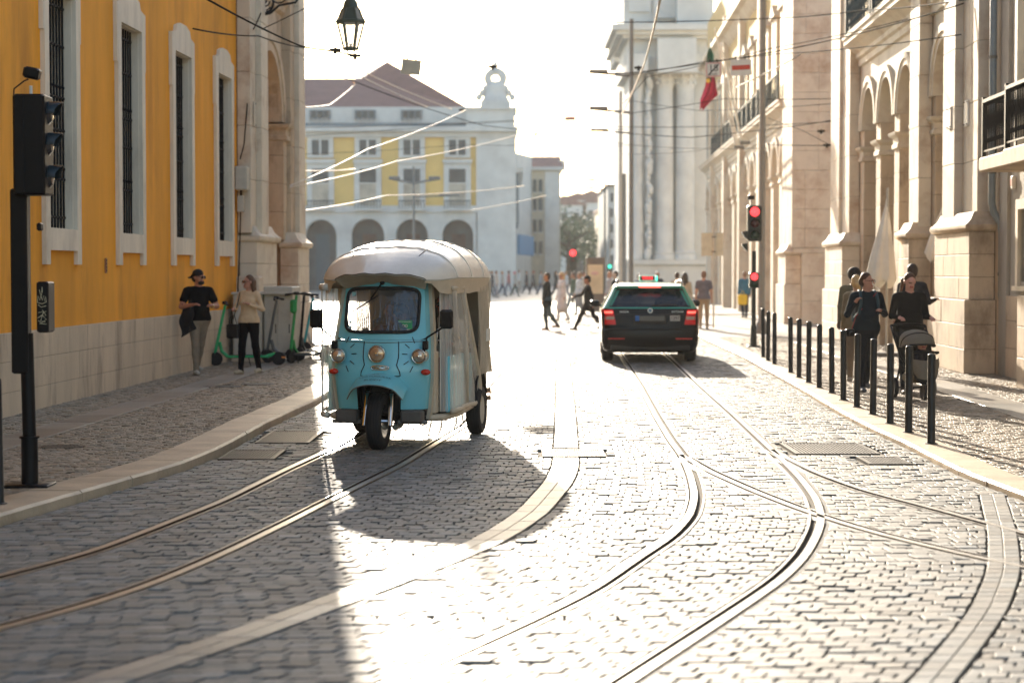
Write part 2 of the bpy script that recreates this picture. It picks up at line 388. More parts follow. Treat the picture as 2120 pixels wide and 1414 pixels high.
# drains let into the road and pavements: (x0, x1, y0, y1) keep-out rectangles
def rect_px(px0, py0, px1, py1, z=0.0):
    a = G((px0 + px1) / 2, py1, z); b = G((px0 + px1) / 2, py0, z); w = (px1 - px0) / FPX * (a.y + b.y) / 2
    cx = (a.x + b.x) / 2; return (cx - w / 2, cx + w / 2, a.y, b.y)
drains = [rect_px(1122, 931, 1251, 945), rect_px(1630, 918, 1800, 940), rect_px(1785, 946, 1875, 961), rect_px(545, 893, 655, 917), rect_px(465, 932, 580, 951)]
_round = []
def in_rect(cx, cy, rs, m=0.03):
    for (a, b, c, d) in rs:
        if len(_round) and (a, b, c, d) in _round:
            if (cx - (a + b) / 2) ** 2 + (cy - (c + d) / 2) ** 2 < ((b - a) / 2 + m * .3) ** 2: return True
        elif a - m < cx < b + m and c - m < cy < d + m: return True
    return False
def lay_field(y0, y1, fl, fr, rowh, w, rs, bs, extra=0.0, gap=0.012, stagger=True, gapy=0.008):
    Q = []; y = y0; row = 0
    while y < y1:
        hh = rowh * random.uniform(0.92, 1.08); ya, yb = y + gapy / 2, y + hh - gapy / 2
        A = free(ya, fl(ya), fr(ya), extra, bs); B = free(yb, fl(yb), fr(yb), extra, bs)
        if len(A) != len(B):
            ym = (ya + yb) / 2; A = B = free(ym, fl(ym), fr(ym), extra, bs)
        for (a0, a1), (b0, b1) in zip(A, B):
            wd = ((a1 - a0) + (b1 - b0)) / 2
            if wd < 0.04: continue
            off = (row % 2) * 0.5 if stagger else 0
            n = max(1, int(round(wd / w)))
            cuts = [0.0] + [(k + off + random.uniform(-0.10, 0.10)) / n for k in range(1 if off == 0 else 0, n)] + [1.0]
            cuts = [c for c in cuts if 0 <= c <= 1]
            for c0, c1 in zip(cuts, cuts[1:]):
                xa0, xa1 = a0 + (a1 - a0) * c0 + gap / 2, a0 + (a1 - a0) * c1 - gap / 2
                xb0, xb1 = b0 + (b1 - b0) * c0 + gap / 2, b0 + (b1 - b0) * c1 - gap / 2
                if xa1 - xa0 < 0.012 and xb1 - xb0 < 0.012: continue
                xa1 = max(xa1, xa0 + 0.01); xb1 = max(xb1, xb0 + 0.01)
                cx = (xa0 + xb1) / 2
                if in_rect(cx, (ya + yb) / 2, rs, 0.06): continue
                j = lambda: random.uniform(-0.006, 0.006)
                Q.append([(xa0 + j(), ya + j() * .5), (xa1 + j(), ya + j() * .5), (xb1 + j(), yb + j() * .5), (xb0 + j(), yb + j() * .5)])
        y += hh; row += 1
    return Q
ground = MB(); ground.add([(-260, -40, -0.035), (260, -40, -0.035), (260, 470, -0.035), (-260, 470, -0.035)], [(0, 1, 2, 3)])
struct(ground.build('ground', DIRT))
YF = 72.0
road = sempty('road')
rb = MB()
ys = np.arange(4.0, YF + 0.01, 1.0)
rb.grid([[Vector((float(kerbL(y)) - 0.05, y, -0.02)), Vector((float(kerbR(y)) + 0.05, y, -0.02))] for y in ys], flip=True)
rb.build('road_bed', DIRT, road)
Q = lay_field(6.6, YF, lambda y: float(kerbL(y)) + 0.02, lambda y: float(kerbR(y)) - 0.02, 0.108, 0.128, drains, bands, extra=0.0)
zt = RNG.normal(0.0, 0.0028, len(Q))
lay_blocks(road, 'cobble', 'cobble_field', Q, zt, SETT, 300, jit=0.0011, c=0.0026)
# slab strips
def strip(fn, hw, y0, y1, L, rows=2, parent=road, name='slab', z=0.004, rs=drains, single=True, m=SLAB):
    Q = []; y = y0
    while y < y1:
        l = L * random.uniform(0.8, 1.2); ya, yb = y + 0.004, min(y + l, y1) - 0.004
        if yb > ya:
            for r in range(rows):
                o0 = -hw + 2 * hw * r / rows + 0.003; o1 = -hw + 2 * hw * (r + 1) / rows - 0.003
                n = max(1, int(l / 0.3))
                q = [(float(fn(ya)) + o0, ya), (float(fn(ya)) + o1, ya), (float(fn(yb)) + o1, yb), (float(fn(yb)) + o0, yb)]
                if not in_rect(sum(p[0] for p in q) / 4, (ya + yb) / 2, rs, 0.08): Q.append(q)
        y += l
    Q = np.array(Q); z_ = np.full(len(Q), z)
    if single:
        for i in range(len(Q)): block_mesh(name, Q[i:i + 1], z_[i:i + 1], m, parent, c=0.003, jit=0.0004)
    else: block_mesh(name, Q, z_, m, parent, c=0.003, jit=0.0004, kind='stuff')
strip(stC, 0.118, 6.6, 40, 0.42); strip(stC, 0.118, 40, YF, 0.8, name='slab_run', single=False)
strip(stR, 0.095, 6.6, float(G(2052, 1025)[1]), 0.16, m=SETT)
# tram rails
def rail(fn, y0, y1, label, side=1):
    mb = MB(); step = 0.25; ys = np.arange(y0, y1 + step / 2, step)
    prof0 = [(-0.042, -0.02, 0), (-0.040, 0.005, 0), (0.012, 0.005, 1), (0.014, -0.03, 1), (0.050, -0.03, 0), (0.052, 0.003, 0), (0.066, 0.003, 0), (0.068, -0.02, 0)]
    rows = []
    for y in ys:
        k = float(fn(y + 0.05) - fn(y - 0.05)) / 0.1; s = math.sqrt(1 + k * k); nx, ny = 1 / s, -k / s
        rows.append([Vector((float(fn(y)) + side * o * nx, y + side * o * ny, z)) for o, z, _ in prof0])
    for i in range(len(rows) - 1):
        for j in range(7):
            mb.mi = 1 if j in (2, 3, 4) else 0
            a, b, c, d = rows[i][j], rows[i][j + 1], rows[i + 1][j + 1], rows[i + 1][j]
            mb.add([a, b, c, d] if side > 0 else [d, c, b, a], [(0, 1, 2, 3)])
    o = mb.build('tram_rail', [STEEL, RUST], None); tag(o, label, 'tram rail', 'grooved tram rails in the cobbles')
rail(rL1, 6, YF, 'outer rail of the track under the three-wheeler, nearest the yellow building')
rail(rL2, 6, YF, 'inner rail of the track under the three-wheeler, nearer the road centre', -1)
rail(rR1, 6.5, YF, 'wide curving rail passing under the taxi, on its left-hand side')
rail(rR2, 6.5, YF, 'wide curving rail passing under the taxi, on its right-hand side', -1)
rail(rD1, 7, YD, 'branch rail leaving the left rail of the taxi track and crossing the other', 1)
rail(rD2, 7, YD + 0.5, 'branch rail swinging off towards the bollard pavement', -1)
# joints beside the rails: narrow concrete fillets
for fn, y1 in ((rL1, 60), (rL2, 60), (rR1, 60), (rR2, 60), (rD1, YD), (rD2, YD)):
    fb = MB()
    for sg in (-1, 1):
        ys = np.arange(6.5, y1, 0.5); rows = []
        fb.grid([[Vector((float(fn(y)) + sg * 0.055, y, -0.004)), Vector((float(fn(y)) + sg * 0.115, y, -0.010))] for y in ys], flip=sg > 0)
    fb.build('rail_fillet', SLABF if 'SLABF' in globals() else KERB, road)
# far paving sheet
fp = MB(); fp.add([(-60, YF, -0.004), (70, YF, -0.004), (70, 450, -0.004), (-60, 450, -0.004)], [(0, 1, 2, 3)]); struct(fp.build('pavement_square', FARG))
sq = MB(); sq.add([(-60, 41.2, -0.012), (-1.5, 41.2, -0.012), (-1.5, YF, -0.012), (-60, YF, -0.012)], [(0, 1, 2, 3)]); struct(sq.build('pavement_corner', FARG))
# kerbs
def kerb(name, fn, sgn, w, z, y0, y1):
    e = sempty(name); y = y0
    while y < y1:
        l = random.uniform(0.8, 1.25); yb = min(y + l, y1); n = 4; mb = MB()
        outer = []; inner = []
        for i in range(n + 1):
            yy = y + 0.006 + (yb - y - 0.012) * i / n; x = float(fn(yy)) + random.uniform(-0.004, 0.004)
            outer.append((x, yy)); inner.append((x + sgn * w, yy))
        rows = []
        for (xo, yo), (xi, yi) in zip(outer, inner):
            zz = z + random.uniform(-0.002, 0.002)
            rows.append([Vector((xo, yo, -0.05)), Vector((xo, yo, zz - 0.02)), Vector((xo + sgn * 0.02, yo, zz)), Vector((xi, yi, zz)), Vector((xi, yi, -0.03))])
        mb.grid(rows, flip=sgn > 0)
        for r_, fl in ((rows[0], 0), (rows[-1], 1)): mb.add(r_, [(0, 1, 2, 3, 4) if fl == (sgn > 0) else (4, 3, 2, 1, 0)])
        mb.build('kerb_stone', KERB, e)
        y = yb
ZL, ZR = 0.08, 0.05
kerb('kerb_left', kerbL, -1, 0.40, ZL, 6.5, 41); kerb('kerb_right', kerbR, 1, 0.33, ZR, 9.5, 68)
wallL = lambda y: -6.52 + 0.045 * y
faceR = lambda y: 6.15 + 0.035 * y
pl = sempty('pavement_left')
b = MB(); b.grid([[Vector((wallL(y) - 0.3, y, ZL - 0.02)), Vector((float(kerbL(y)) - 0.39, y, ZL - 0.02))] for y in np.arange(5, 41.6, 0.9)], flip=True); b.build('pavement_bed', DIRT, pl)
manL = [rect_px(80, 919, 170, 931, ZL), rect_px(420, 797, 500, 803, ZL), rect_px(500, 792, 568, 798, ZL)]
_round += manL
stripL = lambda y: wallL(y) + 0.98
Q = lay_field(11.0, 41.0, lambda y: wallL(y) + 0.01, lambda y: float(kerbL(y)) - 0.41, 0.078, 0.085, manL, [(stripL, 0.23, 0, 90)], gap=0.009, gapy=0.008)
zt = RNG.normal(ZL, 0.003, len(Q)); lay_blocks(pl, 'paving_cube', 'paving_cube_field', Q, zt, SETTC, 300, c=0.006, jit=0.0028)
strip(stripL, 0.22, 11, 41, 1.0, rows=1, parent=pl, z=ZL + 0.003, rs=manL)
pr = sempty('pavement_right')
b = MB(); b.grid([[Vector((float(kerbR(y)) + 0.32, y, ZR - 0.02)), Vector((faceR(y) + 5.0, y, ZR - 0.02))] for y in np.arange(9.5, 68, 0.9)], flip=True); b.build('pavement_bed', DIRT, pr)
stripR = lambda y: faceR(y) - 0.95
Q = lay_field(12.0, 46.0, lambda y: float(kerbR(y)) + 0.34, lambda y: faceR(y) + 0.9, 0.082, 0.09, [], [(stripR, 0.30, 0, 90)], gap=0.008, gapy=0.007)
zt = RNG.normal(ZR, 0.003, len(Q)); lay_blocks(pr, 'paving_cube', 'paving_cube_field', Q, zt, SETTC, 300, c=0.003, jit=0.0015)
strip(stripR, 0.29, 18, 46, 1.1, rows=1, parent=pr, z=ZR + 0.003, rs=[])
b = MB(); b.add([(float(kerbR(46)) + .34, 46, ZR - 0.003), (13, 46, ZR - 0.003), (14, 68, ZR - 0.003), (float(kerbR(68)) + .34, 68, ZR - 0.003)], [(0, 1, 2, 3)]); b.build('far_pavement', FARG, pr)
# iron grates
def grate(r, z, label, nb, along='x', name='drain_grate'):
    x0, x1, y0, y1 = r; e = empty(name, label, 'drain grate', ((x0 + x1) / 2, (y0 + y1) / 2, z))
    w, d = (x1 - x0) / 2, (y1 - y0) / 2; f = MB(); t = 0.03
    f.box(-w, w, -d, -d + t, -0.03, 0.006).box(-w, w, d - t, d, -0.03, 0.006).box(-w, -w + t, -d + t, d - t, -0.03, 0.006).box(w - t, w, -d + t, d - t, -0.03, 0.006)
    f.build('frame', CAST, e)
    p = MB(); p.box(-w + t, w - t, -d + t, d - t, -0.034, -0.028); p.build('pit', IRON, e)
    for k in range(nb):
        c = -w + t + (2 * w - 2 * t) * (k + 0.5) / nb; hw = (w - t) / nb * 0.55
        bb = MB(); bb.box(c - hw, c + hw, -d + t, d - t, -0.022, 0.004); bb.build('bar', CAST, e)
    return e
grate(drains[0], 0.0, 'long narrow slotted grate across the pale slab strip in mid road', 26)
grate(drains[1], 0.0, 'wide patterned iron cover between the tram rail and the bollard kerb', 22)
grate(drains[2], 0.0, 'slotted gully grate just below the wide iron cover near the bollards', 12)
grate(drains[3], 0.0, 'larger iron drain cover beside the kerb in front of the three-wheeler', 20)
grate(drains[4], 0.0, 'smaller iron gully grate touching the left-hand kerb', 16)
def manhole(r, label):
    x0, x1, y0, y1 = r; e = empty('manhole_cover', label, 'manhole cover', ((x0 + x1) / 2, (y0 + y1) / 2, ZL), 0, 'round iron covers in the pavement')
    a = (x1 - x0) / 2; l = MB(); l.lathe([(a, -0.02), (a, 0.004), (a * .9, 0.004), (a * .9, 0.001), (0, 0.001)], n=28); l.build('rim', CAST, e)
    for k in range(-4, 5):
        h = math.sqrt(max(0.0, (a * .85) ** 2 - (k * a * .19) ** 2))
        if h > 0.03: bb = MB(); bb.box(k * a * .19 - .008, k * a * .19 + .008, -h, h, 0.001, 0.006); bb.build('ridge', CAST, e)
manhole(manL[0], 'round iron cover on the pavement beside the foreground signal post')
manhole(manL[1], 'round iron cover on the pavement below the man in the cap')
manhole(manL[2], 'round iron cover on the pavement below the woman in the beige cardigan')
# ================================================================== buildings
def frame_mat(x0, k, out):
    """facade coordinates (s along the street, d out of the wall, z up) -> world"""
    M = Matrix.Identity(4)
    M[0][0] = k; M[1][0] = 1; M[0][1] = out; M[1][1] = -out * k; M[0][3] = x0
    return M
FL = frame_mat(-6.52, 0.045, 1); FR = frame_mat(6.15, 0.035, -1)
def P(M, s, d, z): return M @ Vector((s, d, z))
def fbox(M, s0, s1, d0, d1, z0, z1, name, m, parent, b=0.0):
    mb = MB()
    if b: mb.bbox(s0, s1, d0, d1, z0, z1, b, M)
    else: mb.box(s0, s1, d0, d1, z0, z1, M)
    return mb.build(name, m, parent)
def courses(M, s0, s1, d0, d1, z0, z1, ch, parent, m, maxw=1.15, name='stone_block', core=True):
    """a pier laid in separate stone blocks with open joints over a dark core"""
    if core: fbox(M, s0 + .012, s1 - .012, d0, d1 - .012, z0, z1, 'core', JOINT, parent)
    n = max(1, round((z1 - z0) / ch)); h = (z1 - z0) / n
    for i in range(n):
        w = s1 - s0; k = max(1, math.ceil(w / maxw)); cuts = [s0]
        for j in range(1, k): cuts.append(s0 + w * j / k + (0.18 if i % 2 else -0.18) * min(1, w / k))
        cuts.append(s1)
        for a, b in zip(cuts, cuts[1:]):
            pr = random.uniform(-0.004, 0.004)
            fbox(M, a + .002, b - .002, d0 + .013, d1 + pr, z0 + i * h + .003, z0 + (i + 1) * h - .003, name, m, parent, b=0.008)
def moulding(M, s0, s1, dwall, prof, name, m, parent, wrap=True):
    """prof: (proj, z) from bottom to top, run round three sides of a pier"""
    mb = MB(); rows = []
    for (p, z) in prof:
        q = p if wrap else 0
        rows.append([P(M, s0 - q, dwall - 0.02, z), P(M, s0 - q, dwall + p, z), P(M, s1 + q, dwall + p, z), P(M, s1 + q, dwall - 0.02, z)])
    mb.grid(rows, flip=M[0][1] > 0)
    mb.add(rows[-1], [(0, 1, 2, 3)]); mb.add(rows[0], [(3, 2, 1, 0)])
    return mb.build(name, m, parent)
def pedestal(M, s0, s1, d, dw, z0, zmid, ztop, parent, m, ch=0.42, ins=0.07):
    """lower base, die and curved top moulding"""
    courses(M, s0 - .12, s1 + .12, dw, d, z0, zmid, ch, parent, m)
    courses(M, s0, s1, dw, d - ins, zmid, ztop - .16, ch, parent, m)
    q = d - ins - dw
    mb = MB(); rows = []
    for (p, z) in ((0.0, -.16), (.05, -.14), (.075, -.10), (.07, -.05), (.03, -.02), (-.03, .04), (-.09, .16)):
        rows.append([P(M, s0 - p, dw, ztop + z), P(M, s0 - p, dw + q + p, ztop + z), P(M, s1 + p, dw + q + p, ztop + z), P(M, s1 + p, dw, ztop + z)])
    mb.grid(rows, flip=M[0][1] > 0); mb.add(rows[-1], [(0, 1, 2, 3)]); mb.add(rows[0], [(3, 2, 1, 0)])
    mb.build('pedestal_cap', m, parent, smooth=True)
def arch_bay(M, a0, a1, w0, w1, d0, d1, spring, top, parent, m, ring=0.30, ringd=0.06, n=14, ringm=None):
    """wall over one opening a0..a1 filling w0..w1 up to top; front at d0, back at d1"""
    r = (a1 - a0) / 2; c = (a0 + a1) / 2
    arc = [(c - r * math.cos(PI * i / n), spring + r * math.sin(PI * i / n)) for i in range(n + 1)]
    mb = MB()
    pts = [(w0, spring)] + arc + [(w1, spring)]
    tp = [(w0, top)] + [(p[0], top) for p in arc] + [(w1, top)]
    for d, fl in ((d0, False), (d1, True)):
        mb.grid([[P(M, a, d, z) for a, z in pts], [P(M, a, d, z) for a, z in tp]], flip=fl)
    mb.grid([[P(M, a, d0, z) for a, z in pts], [P(M, a, d1, z) for a, z in pts]], flip=True)
    mb.build('arch_wall', m, parent)
    if ring:
        rows = []
        for (q, dd) in ((0, d0), (0.0, d0 + ringd), (ring * .45, d0 + ringd), (ring * .5, d0 + ringd + .03), (ring, d0 + ringd + .03), (ring, d0)):
            rows.append([P(M, c - (r + q) * math.cos(PI * i / n), dd, spring + (r + q) * math.sin(PI * i / n)) for i in range(n + 1)])
        rb_ = MB(); rb_.grid(rows); rb_.build('archivolt', ringm or m, parent, smooth=True)
def impost(M, s0, s1, d0, d1, z, parent, m):
    mb = MB(); rows = []
    for (p, zz) in ((0, -.34), (.05, -.32), (.05, -.24), (.02, -.22), (.03, -.12), (.10, -.06), (.12, -.01), (.12, .0)):
        rows.append([P(M, s0 - p, d1, z + zz), P(M, s0 - p, d0 + p, z + zz), P(M, s1 + p, d0 + p, z + zz), P(M, s1 + p, d1, z + zz)])
    mb.grid(rows, flip=M[0][1] > 0); mb.add(rows[-1], [(0, 1, 2, 3)]); mb.add(rows[0], [(3, 2, 1, 0)]); mb.build('impost', m, parent)
def railing(M, s0, s1, d, z0, z1, parent, m=None, sp=0.13, slab=True, depth=0.35, posts=True, fancy=True):
    m = m or IRON
    g = MB(); g.box(s0, s1, d - .03, d + .03, z1 - .05, z1, M); g.build('handrail', m, parent)
    g = MB(); g.box(s0, s1, d - .015, d + .015, z0 + .06, z0 + .085, M); g.build('bottom_rail', m, parent)
    n = max(2, int((s1 - s0) / sp)); b = MB(); N = 6
    prof = [(.008, 0), (.008, .15), (.02, .2), (.008, .26), (.012, .5), (.02, .58), (.012, .66), (.008, .9), (.018, .95), (.008, 1)] if fancy else [(.010, 0), (.010, 1)]
    h = z1 - z0 - .11
    for r_, t in prof: pass
    b.lathe([(r_, t * h) for r_, t in prof], n=N)
    src = None
    for k in range(n + 1):
        p = P(M, s0 + (s1 - s0) * k / n, d, z0 + .07)
        if src is None:
            src = b.build('baluster', m, parent, smooth=True); src.location = p
        else: inst(src, parent, loc=p)
    if posts:
        for s in (s0, s1): fbox(M, s - .03, s + .03, d - .03, d + .03, z0, z1 + .04, 'post', m, parent)

# ---- yellow building on the left
yb_ = wempty('ochre_building', 'tall ochre yellow building with barred windows in pale stone frames over a stone plinth', 'building', (-6, 20, 0))
WL = [(22.16, 23.68), (25.54, 27.1), (28.88, 30.36), (32.17, 33.66)]
WL = [(18.75, 20.27)] + WL
OB, OT = 2.19, 5.06
openings = [((a + b) / 2 - .575, (a + b) / 2 + .575) for a, b in WL]
wm = MB(); cuts = [-14.0] + [x for o in openings for x in o] + [34.2]; TOP = 14.0
for i in range(0, len(cuts), 2): wm.box(cuts[i], cuts[i + 1], -.45, 0, 1.0, TOP, FL)
for a, b in openings:
    wm.box(a, b, -.45, 0, 1.0, OB, FL); wm.box(a, b, -.45, 0, OT, TOP, FL)
wm.build('plaster_wall', YEL, yb_)
# plinth of long stone slabs
for k, (z0, z1) in enumerate(((0.0, .34), (.34, .68), (.68, 1.0))):
    s = 12.0 + k * .5
    while s < 34.2:
        l = random.uniform(1.5, 2.3); e = min(s + l, 34.2)
        if e - s > .2: fbox(FL, s + .002, e - .002, -.4, .035 + random.uniform(-.002, .002), z0 + .002, z1 - .002, 'stone_slab', PLINTH, yb_, b=0.004)
        s = e
fbox(FL, -14, 34.2, -.42, .024, 0, .995, 'plinth_core', JOINT, yb_)
fbox(FL, -14, 41.0, -14, -.47, 0, TOP, 'building_mass', YEL, yb_)
fbox(FL, -14, 41.3, -14.2, .45, TOP, TOP + .5, 'cornice', LIME, yb_)
for wi, ((a, b), (oa, ob)) in enumerate(zip(WL, openings)):
    c = (a + b) / 2; ho = .575; hw = .76
    f = MB()
    t = .055
    for sg in (-1, 1):
        l, r_ = sorted((c + sg * ho, c + sg * hw)); f.box(l, r_, 0, t, OB, OT, FL)
        l, r_ = sorted((c + sg * hw, c + sg * (hw + .05))); f.box(l, r_, 0, t - .004, OT - .55, OT + .26, FL)
        l, r_ = sorted((c + sg * (hw - .17), c + sg * hw)); f.box(l, r_, 0, t, OB - .43, OB - .26, FL)
        # jamb lining
        l, r_ = sorted((c + sg * ho, c + sg * (ho - .012))); f.box(l, r_, -.30, 0.0, OB, OT, FL)
    f.box(c - hw, c + hw, 0, t, OB - .26, OB, FL)
    f.box(c - ho + .012, c + ho - .012, -.30, 0, OB - .012, OB + .01, FL); f.box(c - ho + .012, c + ho - .012, -.30, 0, OT - .01, OT + .012, FL)
    head = [(c - hw, OT), (c + hw, OT), (c + hw, OT + .26), (c + .52, OT + .30), (c + .46, OT + .40), (c + .2, OT + .46), (c - .2, OT + .46), (c - .46, OT + .40), (c - .52, OT + .30), (c - hw, OT + .26)]
    f.prism(head, lambda s, z, d: P(FL, s, d, z), t, 0)
    w = f.build('window', LIME, yb_)
    g = MB(); g.box(c - ho + .02, c + ho - .02, -.33, -.31, OB + .02, OT - .02, FL); g.build('pane', GLASSD, w)
    fr = MB()
    for x in (c - ho + .03, c - .02, c + ho - .07): fr.box(x, x + .045, -.305, -.28, OB + .02, OT - .02, FL)
    for z in (OB + .03, OB + .95, OB + 1.9, OT - .07): fr.box(c - ho + .02, c + ho - .02, -.30, -.283, z, z + .04, FL)
    fr.build('sash', IRONB, w)
    g = MB()
    src = None
    for k in range(9):
        s = c - ho + .06 + (2 * ho - .12) * k / 8
        g = MB(); g.cyl((0, 0, OB + .01), (0, 0, OT - .01), .013, n=6)
        for z in (.15, .62, .75, 1.22, 1.62, 1.75, 2.25, 2.72): g.ball((0, 0, OB + z), .024, 6, 4, sz=1.0)
        if src is None: src = g.build('bar', IRON, w, smooth=True); src.location = P(FL, s, -.10, 0)
        else: inst(src, w, loc=P(FL, s, -.10, 0))
    for z in (.15, .62, 1.22, 1.62, 2.25, 2.72):
        g = MB(); g.box(c - ho, c + ho, -.112, -.088, OB + z - .012, OB + z + .012, FL); g.build('crossbar', IRON, w)
# stone end of the building: pedestals, pilasters and the arcade arch
pedestal(FL, 34.35, 36.5, .40, 0, ZL, 1.02, 2.36, yb_, LIMEW)
pedestal(FL, 38.75, 40.2, .46, 0, ZL, 1.02, 2.30, yb_, LIMEW)
courses(FL, 34.2, 34.78, 0, .25, 2.36, TOP, .95, yb_, LIMEW)
courses(FL, 34.78, 35.5, 0, .35, 2.36, TOP, .95, yb_, LIMEW)
courses(FL, 35.5, 35.9, -.6, .08, 2.36, 4.6, .6, yb_, LIMED)
courses(FL, 38.6, 39.0, -.6, .12, 2.3, 4.6, .6, yb_, LIMED)
courses(FL, 39.0, 39.5, 0, .20, 2.3, TOP, .95, yb_, LIMED)
courses(FL, 39.5, 40.3, 0, .30, 2.3, TOP, .95, yb_, LIMEW)
fbox(FL, 40.3, 41.0, -.6, .1, 0, TOP, 'corner_wall', LIMED, yb_)
fbox(FL, 34.2, 35.52, -.6, -.002, 0, TOP, 'inner_wall', LIMED, yb_); fbox(FL, 38.98, 40.3, -.6, -.002, 0, TOP, 'inner_wall', LIMED, yb_)
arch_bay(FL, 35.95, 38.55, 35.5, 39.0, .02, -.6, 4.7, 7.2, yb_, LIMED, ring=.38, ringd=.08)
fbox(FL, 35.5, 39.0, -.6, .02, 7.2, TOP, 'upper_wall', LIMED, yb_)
moulding(FL, 35.5, 39.0, .02, [(0, 6.9), (.08, 6.95), (.10, 7.05), (.18, 7.15), (.22, 7.3), (.22, 7.36)], 'cornice_band', LIMED, yb_, wrap=False)
impost(FL, 38.62, 38.98, .14, -.55, 4.66, yb_, LIMED); impost(FL, 35.52, 35.9, .10, -.55, 4.66, yb_, LIMED)
# small vent brick plate and conduit on the wall
vp = empty('wall_vent', 'little terracotta slotted vent plate set in the yellow wall below the windows', 'vent', P(FL, 25.0, 0, 1.65))
v = MB(); v.box(-.0, .02, -.035, .035, 0, .2); v.build('plate', mat('vent_clay', (0.35, 0.17, 0.08), .8), vp)
for k in range(4): v = MB(); v.box(.02, .026, -.022, .022, .025 + k * .045, .045 + k * .045); v.build('slot', IRON, vp)
jb = empty('junction_box', 'pale grey electrical box at the end of the yellow wall', 'electrical box', P(FL, 34.0, .02, 3.0))
v = MB(); v.bbox(0, .22, -.17, .17, 0.12, .55, .02); v.build('case', mat('box_cream', (0.48, 0.45, 0.38), .6), jb)
v = MB(); v.bbox(.03, .14, -.08, .08, -.27, .02, .01); v.build('meter', mat('box_cream', (0.48, 0.45, 0.38), .6), jb)
v = MB(); v.tube([(.09, 0, .12), (.09, .0, .03)], .02, 6).tube([(.08, 0, -.27), (.06, .02, -.9), (.03, -.04, -1.6), (.03, 0, -1.98)], .012, 6); v.build('conduit', IRON, jb)
for px, y0, y1 in ((526, 212, 262),):
    nm = empty('street_name_plate', 'small pale vertical plate screwed to the stone pilaster beside the yellow wall', 'plate', P(FL, 34.5, .262, ZZ(262, 34.4)))
    v = MB(); v.bbox(0, .02, -.06, .06, 0, .45, .008); v.build('plate', LIME, nm)
    for z in (.03, .42): v = MB(); v.cyl((.02, .045, z), (.035, .045, z), .01, n=6); v.build('screw', IRON, nm)

# ---- arcade building on the right
ab = wempty('arcade_building', 'sunlit limestone arcade with tall pilasters and round arches behind the couple with the pram', 'building', (7, 38, 0))
W0 = -.45; SPR = 4.9; CT = 6.4
pedestal(FR, 29.85, 32.75, .05, W0, ZR, 1.22, 2.46, ab, LIMED, ch=.40, ins=.09)
courses(FR, 30.2, 31.4, W0, -.23, 2.5, 12, 1.0, ab, LIMEW); courses(FR, 31.4, 32.4, W0, -.10, 2.5, 12, 1.0, ab, LIMEW)
pedestal(FR, 35.2, 36.3, .03, W0, ZR, 1.22, 2.42, ab, LIMED, ch=.40, ins=.05)
courses(FR, 35.25, 36.25, W0, -.20, 2.45, 12, 1.0, ab, LIMEW)
pedestal(FR, 44.1, 47.1, .03, W0, ZR, 1.22, 2.40, ab, LIMEW, ch=.40, ins=.05)
courses(FR, 44.25, 45.4, W0, -.20, 2.45, 12, 1.0, ab, LIMEW); courses(FR, 45.4, 46.9, W0, -.12, 2.45, 12, 1.0, ab, LIMEW)
archesA = [(33.05, 34.95), (37.05, 38.85), (39.45, 41.25), (41.85, 43.65)]
edgesA = [(32.4, 35.25), (36.25, 39.15), (39.15, 41.55), (41.55, 44.25)]
for (a0, a1), (w0, w1) in zip(archesA, edgesA):
    arch_bay(FR, a0, a1, w0, w1, W0, W0 - .7, SPR, CT, ab, LIMEW, ring=.26)
piers = [(32.4, 33.05), (34.95, 35.25), (36.25, 37.05), (38.85, 39.45), (41.25, 41.85), (43.65, 44.25)]
for a, b in piers:
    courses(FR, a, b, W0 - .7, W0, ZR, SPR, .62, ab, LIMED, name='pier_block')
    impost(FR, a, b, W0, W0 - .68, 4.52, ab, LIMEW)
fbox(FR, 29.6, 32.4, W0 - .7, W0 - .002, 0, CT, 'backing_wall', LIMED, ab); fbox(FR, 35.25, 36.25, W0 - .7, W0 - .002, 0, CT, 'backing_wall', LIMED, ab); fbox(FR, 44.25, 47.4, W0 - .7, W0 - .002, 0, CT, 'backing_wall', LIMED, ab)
def cornice(M, s0, s1, z, d, parent, m):
    return moulding(M, s0, s1, d, [(0, z), (.06, z + .02), (.06, z + .16), (.12, z + .20), (.12, z + .30), (.26, z + .42), (.40, z + .50), (.40, z + .60), (.44, z + .62), (.44, z + .68)], 'cornice', m, parent, wrap=False)
for a, b in ((32.4, 35.25), (36.25, 44.25)): cornice(FR, a, b, CT, W0, ab, LIMEW)
fbox(FR, 29.6, 47.4, W0 - .7, W0 - .004, CT, 13, 'upper_wall', mat('pale_ochre', (0.60, 0.44, 0.20), .85, var=.1, scale=2, world_space=True), ab)
for (a, b) in ((32.6, 35.0), (36.5, 40.1), (40.4, 44.0)):
    railing(FR, a, b, -.08, 7.08, 8.0, ab, IRONB, sp=.14)
for c in (33.8, 37.6, 39.6, 41.8, 43.2):
    w = fbox(FR, c - .62, c + .62, W0, W0 + .08, 7.08, 10.6, 'window', LIMEW, ab)
    fbox(FR, c - .45, c + .45, W0 + .082, W0 + .09, 7.12, 10.4, 'pane', mat('blue_pane', (0.05, 0.13, 0.17), .1, var=.2), w)
    fbox(FR, c - .03, c + .03, W0 + .092, W0 + .11, 7.12, 10.4, 'mullion', IRONB, w)
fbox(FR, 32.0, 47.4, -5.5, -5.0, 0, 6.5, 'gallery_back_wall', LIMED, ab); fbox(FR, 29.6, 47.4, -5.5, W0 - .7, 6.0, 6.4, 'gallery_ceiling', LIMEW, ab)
fbox(FR, 29.6, 47.4, -12, -5.5, 0, 13, 'building_mass', LIMED, ab); fbox(FR, 29.6, 32.0, -5.5, W0 - .7, 0, 6.0, 'end_wall', LIMED, ab); fbox(FR, 47.2, 47.4, -5.0, W0 - .7, 0, 6.0, 'end_wall', LIMED, ab)
